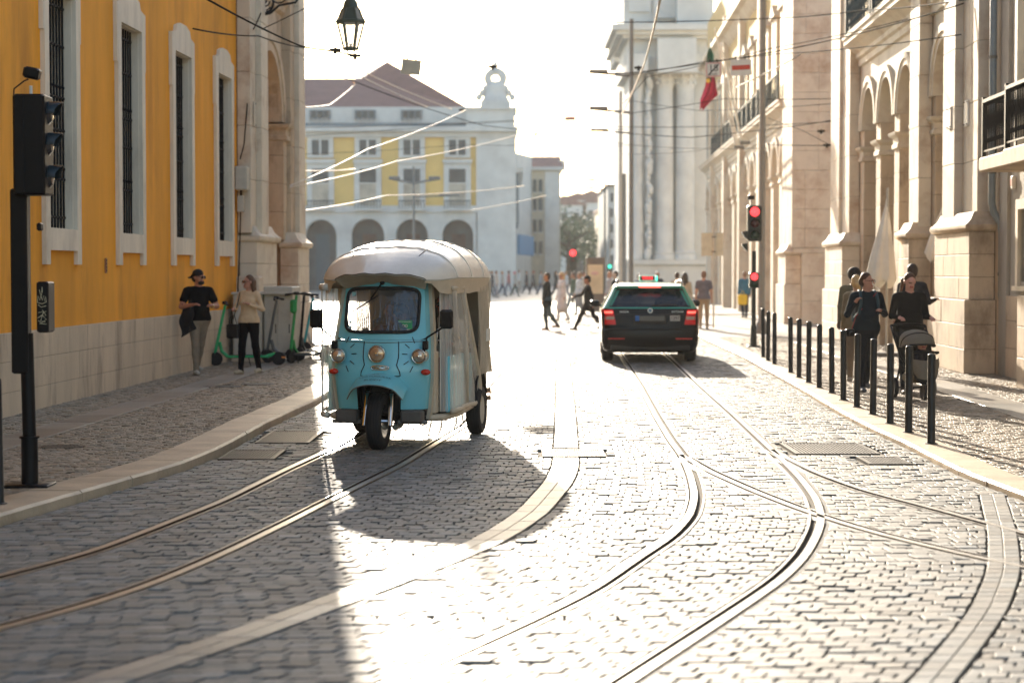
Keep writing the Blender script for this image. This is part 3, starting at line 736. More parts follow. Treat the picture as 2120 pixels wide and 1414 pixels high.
fbox(FR, 29.6, 47.4, -5.0, W0 - .7, 6.4, 6.7, 'roof_slab', LIMED, ab)
# plates on the pilasters
for s, d, y0, y1, lab in ((31.0, -.23, 262, 208, 'small white plate bolted high on the recessed pilaster beside the drainpipe'), (31.75, -.10, 268, 222, 'small white plate with bolts on the projecting pilaster of the arcade')):
    nm = empty('wall_plate', lab, 'plate', P(FR, s, d, ZZ(y0, s))); h = ZZ(y1, s) - ZZ(y0, s)
    v = MB(); v.bbox(-.03, 0, -.13, .13, 0, h, .008); v.build('plate', WHITEP, nm)
    for z in (.03, h - .03):
        for q in (-.1, .1): v = MB(); v.cyl((-.03, q, z), (-.045, q, z), .012, n=6); v.build('bolt', IRON, nm)
# ---- grey town house nearest on the right, with the balcony
gb = wempty('grey_house', 'weathered grey stone house at the right edge with iron balcony and tall blue-framed window', 'building', (7, 25, 0))
GW = mat('grey_render', (0.40, 0.37, 0.32), .85, var=.15, scale=2, bump=.4, bscale=30, stain=((0.2, 0.17, 0.13), .6, 1.6), stretch=(1, 1, .4), world_space=True)
D0 = -.50
wall = MB()
wall.box(6, 29.05, D0 - .5, D0, 0, 1.52, FR).box(6, 29.05, D0 - .5, D0, 2.66, 3.2, FR)
wall.box(6, 27.7, D0 - .5, D0, 1.52, 2.66, FR).box(28.35 + .0, 29.05, D0 - .5, D0, 1.52, 2.66, FR)
wall.box(29.05, 29.58, D0 - .5, D0 + .05, 0, 12, FR).box(6, 27.0, D0 - .5, D0, 3.2, 12, FR).box(28.6, 29.05, D0 - .5, D0, 3.2, 12, FR).box(27.0, 28.6, D0 - .5, D0, 6.6, 12, FR)
wall.build('wall', GW, gb)
wall = MB(); wall.box(6, 29.5, -9, D0 - .502, 0, 12, FR); wall.build('building_mass', GW, gb)
for (z0, z1) in ((ZR, .5), (.5, .92), (.92, 1.3)):
    for a, b in ((27.2, 28.3), (28.3, 29.1)): fbox(FR, a, b - .005, D0, D0 + .05, z0, z1 - .005, 'stone_slab', LIMED, gb, b=.006)
w = MB(); 
w.box(27.55, 27.7, D0 - .02, D0 + .05, 1.45, 2.75, FR).box(28.35, 28.5, D0 - .02, D0 + .05, 1.45, 2.75, FR).box(27.7, 28.35, D0 - .02, D0 + .05, 2.6, 2.75, FR).box(27.5, 28.55, D0 - .02, D0 + .09, 1.38, 1.45, FR)
w = w.build('small_window', LIME, gb); fbox(FR, 27.7, 28.35, D0 - .22, D0 - .2, 1.5, 2.66, 'pane', GLASSD, w)
w = MB(); w.box(27.0, 27.15, D0 - .1, D0 + .06, 3.3, 6.6, FR).box(28.45, 28.6, D0 - .1, D0 + .06, 3.3, 6.6, FR).box(27.15, 28.45, D0 - .1, D0 + .06, 6.45, 6.6, FR)
w = w.build('tall_window', LIME, gb); fbox(FR, 27.15, 28.45, D0 - .2, D0 - .18, 3.3, 6.45, 'pane', mat('blue_pane', (0.05, 0.13, 0.17), .1, var=.2), w)
for s in (27.15, 27.75, 28.37): fbox(FR, s, s + .07, D0 - .17, D0 - .12, 3.3, 6.45, 'mullion', mat('blue_frame', (0.16, 0.24, 0.26), .5), w)
for z in (4.3, 5.0, 5.7): fbox(FR, 27.15, 28.45, D0 - .165, D0 - .125, z, z + .05, 'glazing_bar', mat('blue_frame', (0.16, 0.24, 0.26), .5), w)
bal = MB(); bal.bbox(26.55, 28.25, D0, .16, 3.15, 3.36, .02, FR); bal.bbox(20, 26.5, D0, .20, 3.14, 3.38, .02, FR); 
sb = MB(); sb.bbox(26.55, 28.25, D0, .16, 3.15, 3.36, .02, FR); sb.build('balcony_slab', LIMED, gb)
sb = MB(); sb.bbox(23.0, 26.5, D0, .20, 3.14, 3.38, .02, FR); sb.build('balcony_slab', LIMED, gb)
railing(FR, 26.62, 28.18, .10, 3.38, 4.22, gb, sp=.10); railing(FR, 23.5, 26.50, .14, 3.40, 4.26, gb, sp=.10)
rr_ = MB(); rr_.box(28.16, 28.2, D0, .1, 4.17, 4.22, FR); rr_.build('side_rail', IRON, gb)
for d in (-.38, -.28, -.18, -.08): b = MB(); b.cyl(P(FR, 28.18, d, 3.38), P(FR, 28.18, d, 4.18), .012, n=6); b.build('baluster', IRON, gb)
for d in (.0,): courses(FR, 23.6, 26.3, D0, .02, ZR, 1.34, .43, gb, LIMED, maxw=1.4)
al = empty('alarm_box', 'small white and red alarm box under the iron balcony', 'alarm box', P(FR, 28.75, D0 + .0, 2.92))
v = MB(); v.bbox(-.06, 0, -.06, .06, 0, .2, .01); v.build('case', WHITEP, al); v = MB(); v.box(-.063, -.06, -.05, .05, .05, .15); v.build('panel', mat('alarm_red', (0.4, 0.05, 0.03), .5), al)
# drainpipe
dp = empty('drainpipe', 'grey metal drainpipe running down beside the arcade pilaster and stepping over the pedestal', 'drainpipe', P(FR, 29.75, -.3, 1.2))
pipe = MB(); o = P(FR, 29.75, -.3, 1.2)
pipe.tube([P(FR, 29.72, -.36, 12) - o, P(FR, 29.72, -.36, 2.75) - o, P(FR, 29.68, -.38, 2.6) - o, P(FR, 29.62, -.48, 2.42) - o, P(FR, 29.60, -.50, 2.25) - o, P(FR, 29.60, -.50, 1.25) - o], .058, 10)
pipe.build('pipe', mat('pipe_grey', (0.22, 0.26, 0.27), .5), dp, smooth='all')
for z in (1.6, 3.2, 5.0, 6.4): v = MB(); q = P(FR, 29.72 if z > 2.6 else 29.60, -.36 if z > 2.6 else -.50, z) - o; v.cyl(q, q + Vector((0, 0, .05)), .068, n=10); v.build('collar', GREYM, dp)

# ---- second arcade building farther along
bb_ = wempty('far_arcade_building', 'long limestone and ochre arcade building beyond the side street, with flagpoles and balcony', 'building', (8, 70, 0))
S0 = 57.0
pedestal(FR, S0 + .1, 59.2, -.08, -.60, ZR, 1.25, 2.3, bb_, LIMEW, ch=.5, ins=.05)
for (z0, z1, x0, x1) in [(a, b, c, d) for (a, b) in ((ZR, .75), (.75, 1.5), (1.5, 2.2)) for (c, d) in ((-4.5, -3.0), (-3.0, -1.8), (-1.8, -.6))]:
    fbox(FR, S0 - .08, S0 + .3, x0 + .003, x1 - .003, z0, z1 - .006, 'stone_block', LIMEW, bb_, b=.01)
zz = 2.35
while zz < 13:
    off = .4 if int(zz * 10) % 2 else 0
    for x0 in (-4.4, -3.3, -2.2, -1.1):
        fbox(FR, S0, S0 + .3, x0 + off + .002, min(x0 + off + 1.1, -.30) - .002, zz + .002, zz + .58, 'stone_block', LIMEW, bb_, b=.006)
    zz += .585
moulding(FR, S0 - .1, S0 - .09, -4.5, [(4.1, 2.2), (4.16, 2.24), (4.14, 2.34)], 'plinth_cap', LIMEW, bb_, wrap=False)
courses(FR, S0 + .3, 59.7, -.6, -.30, 2.3, 13, 1.0, bb_, LIMEW)
archesB = []; s = 60.6
while s < 97: archesB.append((s, s + 2.0)); s += 2.75
for i, (a, b) in enumerate(archesB):
    w0 = 59.7 if i == 0 else a - .375; w1 = b + .375
    arch_bay(FR, a, b, w0, w1, -.6, -1.2, SPR, CT, bb_, LIMEW, n=10)
    fbox(FR, b, b + .75, -1.2, -.6, 0, SPR, 'arch_pier', LIMEW, bb_); impost(FR, b, b + .75, -.6, -1.15, SPR, bb_, LIMEW)
    if i % 3 == 2:
        fbox(FR, b + .05, b + .7, -.6, -.35, 0, 13, 'pilaster', LIMEW, bb_)
    c = (a + b) / 2
    w = fbox(FR, c - .75, c + .75, -.62, -.5, 7.0, 10.2, 'window', LIMEW, bb_)
    fbox(FR, c - .5, c + .5, -.498, -.49, 7.05, 9.9, 'pane', mat('blue_pane', (0.05, 0.13, 0.17), .1, var=.2), w)
    m_ = MB(); m_.prism([(c - .85, 10.2), (c + .85, 10.2), (c, 10.65)], lambda s, z, d: P(FR, s, d, z), -.4, -.62); m_.build('pediment', LIMEW, w)
cornice(FR, 59.7, 99, CT, -.6, bb_, LIMEW)
fbox(FR, 59.7, 99, -1.2, -.602, CT, 14.5, 'upper_wall', mat('pale_ochre', (0.60, 0.44, 0.20), .85, var=.1, scale=2, world_space=True), bb_)
fbox(FR, S0 + .3, 99, -16, -4.5, 0, 14.5, 'building_mass', LIMEW, bb_); fbox(FR, S0 + .3, 59.7, -4.5, -.6, 0, 13, 'corner_mass', LIMEW, bb_); fbox(FR, 59.7, 99, -4.5, -1.2, CT - .4, CT, 'gallery_ceiling', LIMEW, bb_)
moulding(FR, 57, 99, -.6, [(0, 11.6), (.1, 11.7), (.3, 12.0), (.5, 12.1), (.5, 12.3)], 'upper_cornice', LIMEW, bb_, wrap=False)
railing(FR, 60.2, 66.0, -.2, 7.05, 7.95, bb_, IRONB, sp=.22, fancy=False); railing(FR, 67.0, 83.0, -.2, 7.05, 7.95, bb_, IRONB, sp=.24, fancy=False)
railing(FR, 84.5, 90.0, -.2, 7.05, 7.95, bb_, IRONB, sp=.3, fancy=False)
for s in np.arange(67, 83.1, 2.0): fbox(FR, s - .1, s + .1, -.24, -.16, 7.05, 8.05, 'post', IRONB, bb_)

# ---- triumphal arch
TA = 112.0
ta = wempty('triumphal_arch', 'monumental white stone arch with giant fluted columns and heavy entablature', 'monument', (8, TA, 0))
def wbox(px0, px1, py0, py1, Y, dep, name, m, parent, b=0.0):
    x0, x1 = XX(px0, Y), XX(px1, Y); z0, z1 = ZZ(py1, Y), ZZ(py0, Y); mb = MB()
    if b: mb.bbox(x0, x1, Y, Y + dep, max(z0, -.02) if py1 < 640 else -.02, z1, b)
    else: mb.box(x0, x1, Y, Y + dep, z0, z1)
    return mb.build(name, m, parent)
wbox(1296, 1475, 548, 612, TA - .8, 9, 'podium', FARW, ta, b=.05); wbox(1290, 1478, 538, 548, TA - 1.0, 9.4, 'podium_cap', FARW, ta)
wbox(1302, 1475, 150, 538, TA + 1.2, 8, 'pier', FARW, ta)
for i, (c, r_) in enumerate(((1320, 13), (1375, 19), (1417, 20))):
    Yc = TA + .3; x = XX(c, Yc); rr = r_ / FPX * Yc; zb = ZZ(538, Yc); zt = ZZ(185, Yc)
    m_ = MB(); m_.lathe([(rr * 1.25, 0), (rr * 1.25, .18), (rr * 1.12, .3), (rr * 1.18, .42), (rr, .55), (rr, (zt - zb) * .4), (rr * .88, zt - zb)], (x, Yc, zb), n=20)
    cl = m_.build('column', FARW, ta, smooth=True)
    cp = MB(); h = ZZ(150, Yc) - zt
    cp.lathe([(rr * .9, 0), (rr * 1.0, h * .2), (rr * .95, h * .4), (rr * 1.15, h * .6), (rr * 1.05, h * .7), (rr * 1.3, h * .9)], (x, Yc, zt), n=14)
    for k in range(10):
        a = 2 * PI * k / 10
        for q, hh in ((1.05, .35), (1.2, .7)): cp.ball((x + rr * q * math.cos(a), Yc + rr * q * math.sin(a), zt + h * hh), rr * .16, 6, 4, sz=1.5)
    cp.box(x - rr * 1.35, x + rr * 1.35, Yc - rr * 1.35, Yc + rr * 1.35, zt + h * .9, zt + h)
    cp.build('capital', FARW, cl)
sx = XX(1342, TA - .2); sm = MB()
for k in range(60):
    z = ZZ(530, TA) + k * .178; sm.ball((sx + random.gauss(0, .05), TA - .1 + random.gauss(0, .1), z), random.uniform(.10, .2) * (1.25 if k % 14 < 4 else 1), 7, 5, sz=random.uniform(.8, 2.2))
sm.build('carved_trophy', FARW, ta, smooth=True)
wbox(1292, 1475, 112, 150, TA - .4, 9, 'architrave', FARW, ta); wbox(1298, 1475, 80, 112, TA - .2, 9, 'frieze', FARW, ta)
for k, (a, b, c) in enumerate(((1288, 72, 80), (1276, 62, 72), (1266, 50, 62))): wbox(a, 1480, b, c, TA - .9 - .35 * k, 10, 'cornice', FARW, ta)
wbox(1296, 1340, 112, 150, TA - 1.5, 1.0, 'entablature_break', FARW, ta); wbox(1360, 1440, 80, 150, TA - 1.5, 1.2, 'entablature_break', FARW, ta)
wbox(1290, 1400, -120, 50, TA + 1.0, 8, 'attic', FARW, ta); wbox(1300, 1345, -10, 25, TA + .8, .3, 'attic_panel', FARW, ta); wbox(1400, 1475, -120, 50, TA - .4, 8, 'attic', FARW, ta); wbox(1352, 1398, -14, 38, TA + .7, .3, 'attic_panel', FARW, ta)
wbox(1262, 1300, 96, 106, TA + 9.5, 6, 'side_cornice', FARW, ta); wbox(1270, 1300, 106, 128, TA + 10, 6, 'side_cornice', FARW, ta); wbox(1284, 1302, 128, 610, TA + 10, 7, 'side_pier', FARW, ta)
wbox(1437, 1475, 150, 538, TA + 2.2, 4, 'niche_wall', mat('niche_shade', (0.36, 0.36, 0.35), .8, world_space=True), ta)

# ---- ministry building across the square
DY = 150.0
mi = wempty('ministry_building', 'yellow and white palace with arcade, balconies and dark red hipped roof across the square', 'building', (-8, DY, 0))
xr = XX(1068, DY)
def db(px0, px1, py0, py1, name, m, parent=None, y=0.0, dep=1.0): return wbox(px0, px1, py0, py1, DY + y, dep, name, m, parent or mi)
wins = [(664, 0), (762, 0), (853, 0), (947, 0)]; wins = [(570, 0)] + wins
b = MB(); x0 = XX(520, DY); x1 = XX(990, DY); b.box(x0, x1, DY + .3, DY + 1.2, ZZ(432, DY), ZZ(268, DY)); b.build('ochre_wall', FARY, mi)
b = MB(); b.box(XX(500, DY), xr, DY + 1.2, DY + 30, -.02, ZZ(268, DY)); b.build('building_mass', FARW, mi)
db(986, 1068, 268, 612, 'corner_block', FARW, y=0, dep=1.2); db(500, 1072, 262, 272, 'cornice', FARW, y=-.6, dep=4); db(500, 1070, 272, 284, 'frieze', FARW, y=-.1, dep=1.5)
db(500, 988, 426, 440, 'band_course', FARW, y=-.15, dep=1.5)
ax = [(570, 32), (665, 32), (762, 34), (853, 33), (948, 32)]; zs = ZZ(487, DY); FD = Matrix.Identity(4)
FDm = Matrix(((1, 0, 0, 0), (0, -1, 0, DY), (0, 0, 1, 0), (0, 0, 0, 1)))
prev = XX(525, DY)
for i, (c, hw) in enumerate(ax):
    a, b_ = XX(c - hw, DY), XX(c + hw, DY); nxt = XX((c + ax[i + 1][0]) / 2, DY) if i < 4 else XX(988, DY)
    arch_bay(FDm, a, b_, prev, nxt, 0, -1.0, zs, ZZ(438, DY), mi, FARW, ring=.3, ringd=.1, n=12)
    for q0, q1 in ((prev, a), (b_, nxt)):
        m_ = MB(); m_.box(q0, q1, DY, DY + 1.0, -.02, zs); m_.build('arch_pier', FARW, mi)
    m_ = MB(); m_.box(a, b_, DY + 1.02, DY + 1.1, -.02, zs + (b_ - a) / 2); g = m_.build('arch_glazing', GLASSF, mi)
    m_ = MB(); m_.box((a + b_) / 2 - .5, (a + b_) / 2 + .6, DY + .95, DY + 1.01, 0, zs + .1); m_.build('interior_dark_panel', mat('dim_interior', (.06, .035, .02), .6, var=.8, scale=.8, world_space=True) if i > 1 else mat('dark_door', (0.03, 0.07, 0.09), .5), g)  # flat panel whose dark colour stands in for the dim arcade interior
    prev = nxt
for c, _ in wins:
    f = db(c - 28, c + 28, 338, 432, 'window', FARW, y=.05, dep=.3); db(c - 17, c + 17, 350, 378, 'pane', GLASSF, f, y=.0, dep=.04); db(c - 17, c + 17, 381, 428, 'pane', mat('sheer_reflecting_pane', (.42, .38, .30), .4, var=.35, scale=.9, world_space=True), f, y=.0, dep=.04)  # lower pane's pale colour holds sheer curtain and reflection on the glass
    db(c - 30, c + 30, 330, 338, 'hood', FARW, f, y=-.15, dep=.5)
    f2 = db(c - 27, c + 27, 284, 327, 'window', FARW, y=.05, dep=.3); db(c - 17, c + 17, 290, 321, 'pane', GLASSF, f2, y=.0, dep=.04); db(c - 2, c + 2, 290, 321, 'mullion', FARW, f2, y=-.05, dep=.05)
    bl = db(c - 28, c + 28, 432, 436, 'balcony', FARW, y=-.7, dep=.8); db(c - 27, c + 27, 415, 417, 'handrail', IRONB, bl, y=-.6, dep=.08)
    for k in range(9): db(c - 27 + k * 6.5, c - 25.8 + k * 6.5, 417, 432, 'baluster', IRONB, bl, y=-.58, dep=.05)
db(500, 975, 222, 262, 'attic_wall', FARW, y=1.5, dep=6)
for c in (570, 664, 757, 853): 
    w = db(c - 22, c + 22, 228, 248, 'dormer_window', mat('far_slate', (0.16, 0.20, 0.22), .6), y=1.3, dep=.2)
    for k in range(3): db(c - 18 + k * 13, c - 8 + k * 13, 230, 244, 'pane', GLASSF, w, y=1.2, dep=.08)
    for k in range(6): db(c - 24 + k * 9, c - 22 + k * 9, 246, 258, 'baluster', FARW, w, y=1.0, dep=.15)
db(500, 975, 255, 262, 'parapet', mat('far_slate', (0.16, 0.20, 0.22), .6), y=1.0, dep=.5)
db(965, 1066, 225, 262, 'attic_block', FARW, y=-.1, dep=6); db(962, 1070, 222, 227, 'attic_cap', FARW, y=-.3, dep=6.5)
# hipped roof
rf = MB(); yr = DY + 2; YB = DY + 24
def rp(px, py, Y): return AT(px, py, Y)
ze = ZZ(223, yr)
A_, B_, C_ = Vector((XX(460, yr), yr, ze)), Vector((XX(968, yr), yr, ze)), rp(620, 163, yr + 8)
pk = rp(802, 128, yr + 9); l0 = rp(400, 163, yr + 8); l1 = rp(748, 163, yr + 8)
back = YB; Bb = Vector((B_.x, back, ze)); Ab = Vector((A_.x, back, ze))
rf.add([A_, B_, pk, l1, l0, Bb, Ab], [(0, 1, 2, 3, 4), (1, 5, 2), (5, 6, 4, 3, 2), (6, 0, 4)]); rf.build('hipped_roof', ROOFM, mi)
# side wing receding
wg = MB(); Y2 = 196.0; xa, xb = xr, XX(1101, Y2)
wg.add([(xa, DY + 30.01, 0), (xb, Y2, 0), (xb, Y2, ZZ(325, Y2)), (xa, DY + 30.01, ZZ(268, DY)), (xa - 12, DY + 30.01, 0), (xb - 12, Y2, 0), (xb - 12, Y2, ZZ(325, Y2)), (xa - 12, DY + 30.01, ZZ(268, DY))], [(0, 1, 2, 3), (3, 2, 6, 7), (4, 0, 3, 7), (1, 5, 6, 2)])
wg.build('side_wing', FARW, mi)
for k in range(7):
    Yk = DY + 3 + k * 3.8; m_ = MB(); m_.box(xr, xr + .25, Yk, Yk + 1.6, 2.5 + 3, 9.5); m_.build('side_window', mat('far_slate', (0.16, 0.20, 0.22), .6), mi)
    m_ = MB(); m_.box(xr, xr + .6, Yk - .4, Yk + 2, 9.5, 9.9); m_.build('side_hood', FARW, mi)
# trophy on the corner
tr = MB(); cx = XX(1026, DY + 1); zb = ZZ(222, DY)
tr.box(cx - 1.2, cx + 1.2, DY, DY + 2.2, zb, zb + .5)
prof = [(1.15, .5), (.95, .9), (.8, 1.3), (.85, 1.6), (.75, 1.9), (.5, 2.1)]
tr.lathe(prof, (cx, DY + 1.1, zb), n=12)
ring = [(cx + .62 * math.cos(a), DY + 1.1, zb + 2.35 + .58 * math.sin(a)) for a in np.linspace(0, 2 * PI, 18)[:-1]]
tr.tube(ring, .33, 8, closed=True)
tr.lathe([(.5, 2.9), (.3, 3.15), (.14, 3.3), (.22, 3.5), (.1, 3.65), (.03, 4.1), (.0, 4.7)], (cx, DY + 1.1, zb), n=10)
for sg in (-1, 1):
    for k in range(4): tr.ball((cx + sg * (.5 + .28 * k), DY + 1.1, zb + 1.9 - .35 * k), .3, 7, 5)
tr.build('roof_trophy', FARW, mi, smooth=True)
# ---- corner house farther left of the gap
eb = wempty('cream_corner_house', 'cream corner building with reddish roof seen past the palace', 'building', (3, 196, 0))
EY = 196.0
def ebx(px0, px1, py0, py1, name, m, y=0.0, dep=1.0, par=None): return wbox(px0, px1, py0, py1, EY + y, dep, name, m, par or eb)
ebx(1096, 1160, 350, 600, 'wall', mat('far_cream', (0.52, 0.46, 0.34), .85, world_space=True), dep=25); ebx(1128, 1158, 355, 598, 'stone_quoin', FARW, y=-.15, dep=.2)
ebx(1092, 1166, 346, 352, 'cornice', FARW, y=-.6, dep=26)
r_ = MB(); a0, a1, a2, a3 = rp(1094, 346, EY), rp(1166, 346, EY), rp(1160, 324, EY + 4), rp(1100, 324, EY + 4)
r_.add([a0, a1, a2, a3, a0 + Vector((0, 25, 0)), a1 + Vector((0, 25, 0)), a2 + Vector((0, 15, 0)), a3 + Vector((0, 15, 0))], [(0, 1, 2, 3), (1, 5, 6, 2), (3, 2, 6, 7), (0, 3, 7, 4)]); r_.build('roof', ROOFM, eb)
ebx(1157, 1170, 332, 352, 'chimney', FARW, y=2, dep=1.5)
for py in (372, 410, 455, 500):
    for px in (1103, 1115):
        w = ebx(px, px + 8, py, py + 26, 'window', GLASSF, y=-.1, dep=.12); ebx(px - 1, px + 9, py + 26, py + 28, 'sill', FARW, y=-.2, dep=.2, par=w)
bnr = MB(); Yb = 165.0; p = [rp(1070, 485, Yb), rp(1100, 490, Yb + 8), rp(1100, 530, Yb + 8), rp(1070, 527, Yb)]
bnr.add(p + [q + Vector((.25, 0, 0)) for q in p], [(3, 2, 1, 0), (4, 5, 6, 7), (0, 1, 5, 4), (1, 2, 6, 5), (2, 3, 7, 6), (3, 0, 4, 7)]); tag(bnr.build('awning_banner', mat('blue_cloth', (0.08, 0.20, 0.33), .8)), 'faded blue banner hanging on the side of the palace', 'banner')
# ---- far right row and buildings beyond
for (px0, px1, py, Y, lab, m) in ((1258, 1292, 385, 175, 'pale narrow house front next to the great arch', FARW), (1246, 1262, 432, 215, 'lower far house beyond the pale narrow front', mat('far_cream', (0.52, 0.46, 0.34), .85, world_space=True))):
    h = wempty('town_house', lab, 'building', (XX(px0, Y), Y, 0))
    wbox(px0, px1 + 60, py, 610, Y, 20, 'wall', m, h); wbox(px0 - 2, px1 + 60, py - 4, py, Y - .5, 21, 'roof_edge', ROOFM, h)
    for k in range(5):
        for q in (px0 + 6, px0 + 18):
            if q < px1 + 20: wbox(q, q + 5, py + 15 + k * 32, py + 33 + k * 32, Y - .1, .15, 'window', GLASSF, h)
# hill, far town and the tree mass
hl = MB(); rows = []
for j, (Y, f) in enumerate(((330, 0), (390, .6), (430, 1), (460, .9))):
    row = []
    for i in range(40):
        x = -140 + i * 8.0; hgt = 19 + 2.5 * math.sin(i * .6) + 1.2 * math.sin(i * 1.7); hgt *= 0.55 + 0.45 * math.exp(-((x - 14) / 60) ** 2)
        row.append(Vector((x, Y, -.1 + hgt * f)))
    rows.append(row)
hl.grid(rows, flip=True); struct(hl.build('hill', mat('hill_scrub', (0.10, 0.12, 0.08), .9, var=.4, scale=.08, world_space=True), smooth='all'))
leaf = mat('leaf_green', (0.045, 0.085, 0.03), .6, var=.5, scale=.5, world_space=True); bark = mat('bark', (0.07, 0.055, 0.04), .9)
def tree(name, x, Y, h, w, label, group, nl=900, trunk_h=.35):
    t = empty(name, label, 'tree', (x, Y, 0), 0, group); tm = MB(); tm.tube([(0, 0, -.1), (.05, 0, h * .3), (-.05, .05, h * .6), (0, 0, h * .85)], [w * .07, w * .055, w * .035, w * .01], 8)
    for k in range(7):
        a = k * 2.4; z = h * (.35 + .06 * k); tm.tube([(0, 0, z), (w * .2 * math.cos(a), w * .2 * math.sin(a), z + h * .1), (w * .38 * math.cos(a), w * .38 * math.sin(a), z + h * .17)], [w * .03, w * .02, w * .006], 5)
    tm.build('trunk', bark, t)
    cl = [(random.gauss(0, w * .22), random.gauss(0, w * .22), h * random.uniform(trunk_h + .1, .95), random.uniform(.12, .24) * w) for _ in range(22)]
    lm = MB()
    for _ in range(nl):
        c = random.choice(cl); v = Vector((random.gauss(0, 1), random.gauss(0, 1), random.gauss(0, .8))).normalized() * c[3] * random.uniform(.6, 1.1)
        p = Vector(c[:3]) + v; s_ = random.uniform(.10, .22) * (w / 5) ; a = Vector((random.gauss(0, 1), random.gauss(0, 1), random.gauss(0, 1))).normalized(); b = a.orthogonal().normalized()
        lm.add([p - a * s_, p - b * s_ * .5, p + a * s_, p + b * s_ * .5], [(0, 1, 2, 3)])
    lm.build('crown', leaf, t); return t
tree('street_tree', XX(1178, 205), 205, 7.0, 6.5, 'dark green tree beside the cream corner house at the street end', 'trees at the far end of the street')
tree('street_tree', XX(1214, 235), 235, 7.0, 8.0, 'middle green tree closing the view behind the red signal', 'trees at the far end of the street')
tree('street_tree', XX(1246, 220), 220, 6.6, 6.5, 'green tree by the far lamp masts on the right side of the gap', 'trees at the far end of the street')
tree('street_tree', XX(1196, 280), 280, 9.5, 11.0, 'tallest pale green tree standing behind the others below the hill', 'trees at the far end of the street', nl=1300)
for i, (px, py, Y, w) in enumerate(((1168, 425, 300, 7), (1196, 418, 320, 9), (1224, 414, 310, 8), (1245, 420, 300, 6))):
    h = wempty('hill_house', ['white house low on the left of the hill', 'broad pale house in the middle of the hill', 'pale blue-grey house on the crest of the hill', 'small house on the hill beside the far masts'][i], 'house', (XX(px, Y), Y, 0))
    x = XX(px, Y); z = ZZ(py, Y); m_ = MB(); m_.box(x - w / 2, x + w / 2, Y, Y + 8, 0, z); m_.build('wall', FARW, h)
    m_ = MB(); m_.prism([(x - w / 2 - .3, z), (x + w / 2 + .3, z), (x, z + 1.6)], lambda a, b, d: Vector((a, d, b)), Y - .2, Y + 8.2); m_.build('roof', ROOFM, h)
    for k in range(3): m_ = MB(); m_.box(x - w * .35 + k * w * .28, x - w * .22 + k * w * .28, Y - .1, Y, z - 2.6, z - 1.2); m_.build('window', GLASSF, h)
# ---- air
hz = MB(); hz.box(-262, 262, -42, 472, -1.1, 34)
HM = bpy.data.materials.new('haze_air'); HM.use_nodes = True; hn = HM.node_tree.nodes
for n in list(hn): hn.remove(n)
pv = hn.new('ShaderNodeVolumePrincipled'); pv.inputs['Density'].default_value = 0.00045; pv.inputs['Color'].default_value = (1.0, 0.97, 0.92, 1); pv.inputs['Anisotropy'].default_value = 0.0
ho_ = hn.new('ShaderNodeOutputMaterial'); HM.node_tree.links.new(pv.outputs[0], ho_.inputs['Volume'])
HZ = hz.build('haze', HM); HZ['kind'] = 'stuff'
# ================================================================== street furniture
BOLM = mat('bollard_paint', (0.014, 0.018, 0.020), 0.38, var=.3, scale=9, spec=.35)
boll = [(1580, 638, 741.5), (1590, 644, 749), (1603.5, 647, 756), (1637, 656, 773.6), (1654, 660, 783.5), (1674, 665, 794), (1696, 671, 804.7), (1722, 677, 816), (1745.7, 683, 830), (1773.7, 690.5, 844.5), (1807, 701, 860), (1842.7, 711, 878.4), (1880.7, 715, 897.4), (1927.7, 731.6, 920.4)]
blab = ['bollard nearest the red signal post, farthest in the row', 'second bollard from the red signal post', 'third bollard from the red signal post, before the wide gap', 'first bollard after the gap in the row', 'second bollard after the gap in the row', 'third bollard after the gap in the row', 'fourth bollard after the gap in the row', 'fifth bollard after the gap, clear of the man in the backpack', 'bollard standing just beside the walking man with the backpack', 'bollard in front of the legs of the man with the backpack', 'round-topped bollard between the man and the woman', 'bollard in front of the legs of the woman pushing the pram', 'bollard in front of the left wheel of the pram', 'nearest bollard of the row, standing before the pram']
bsrc = None
for (px, yt, yb2), lab in zip(boll, blab):
    g = G(px, yb2 - 2, ZR); h = AT(px, yt, g.y).z - ZR
    if bsrc is None:
        m_ = MB(); hh = .86; r_ = .038
        m_.lathe([(.06, -.01), (.06, .006), (r_ + .004, .012), (r_, .02), (r_, hh - .03), (r_ - .003, hh - .012), (r_ - .014, hh - .003), (0, hh)], n=18)
        bsrc = m_.build('bollard', BOLM, smooth=True); o = bsrc
    else: o = bsrc.copy(); COL.objects.link(o)
    o.location = g; o.rotation_euler = (random.uniform(-.012, .012), random.uniform(-.015, .015), random.uniform(0, 6)); o.scale = (1, 1, h / .86)
    tag(o, 'dark steel ' + lab, 'bollard', 'steel bollards along the right-hand kerb')
o = bsrc.copy(); COL.objects.link(o); o.location = G(-3, 1043, ZL); o.scale = (1, 1, 1.02); tag(o, 'black bollard at the left edge of the pavement behind the signal post', 'bollard')
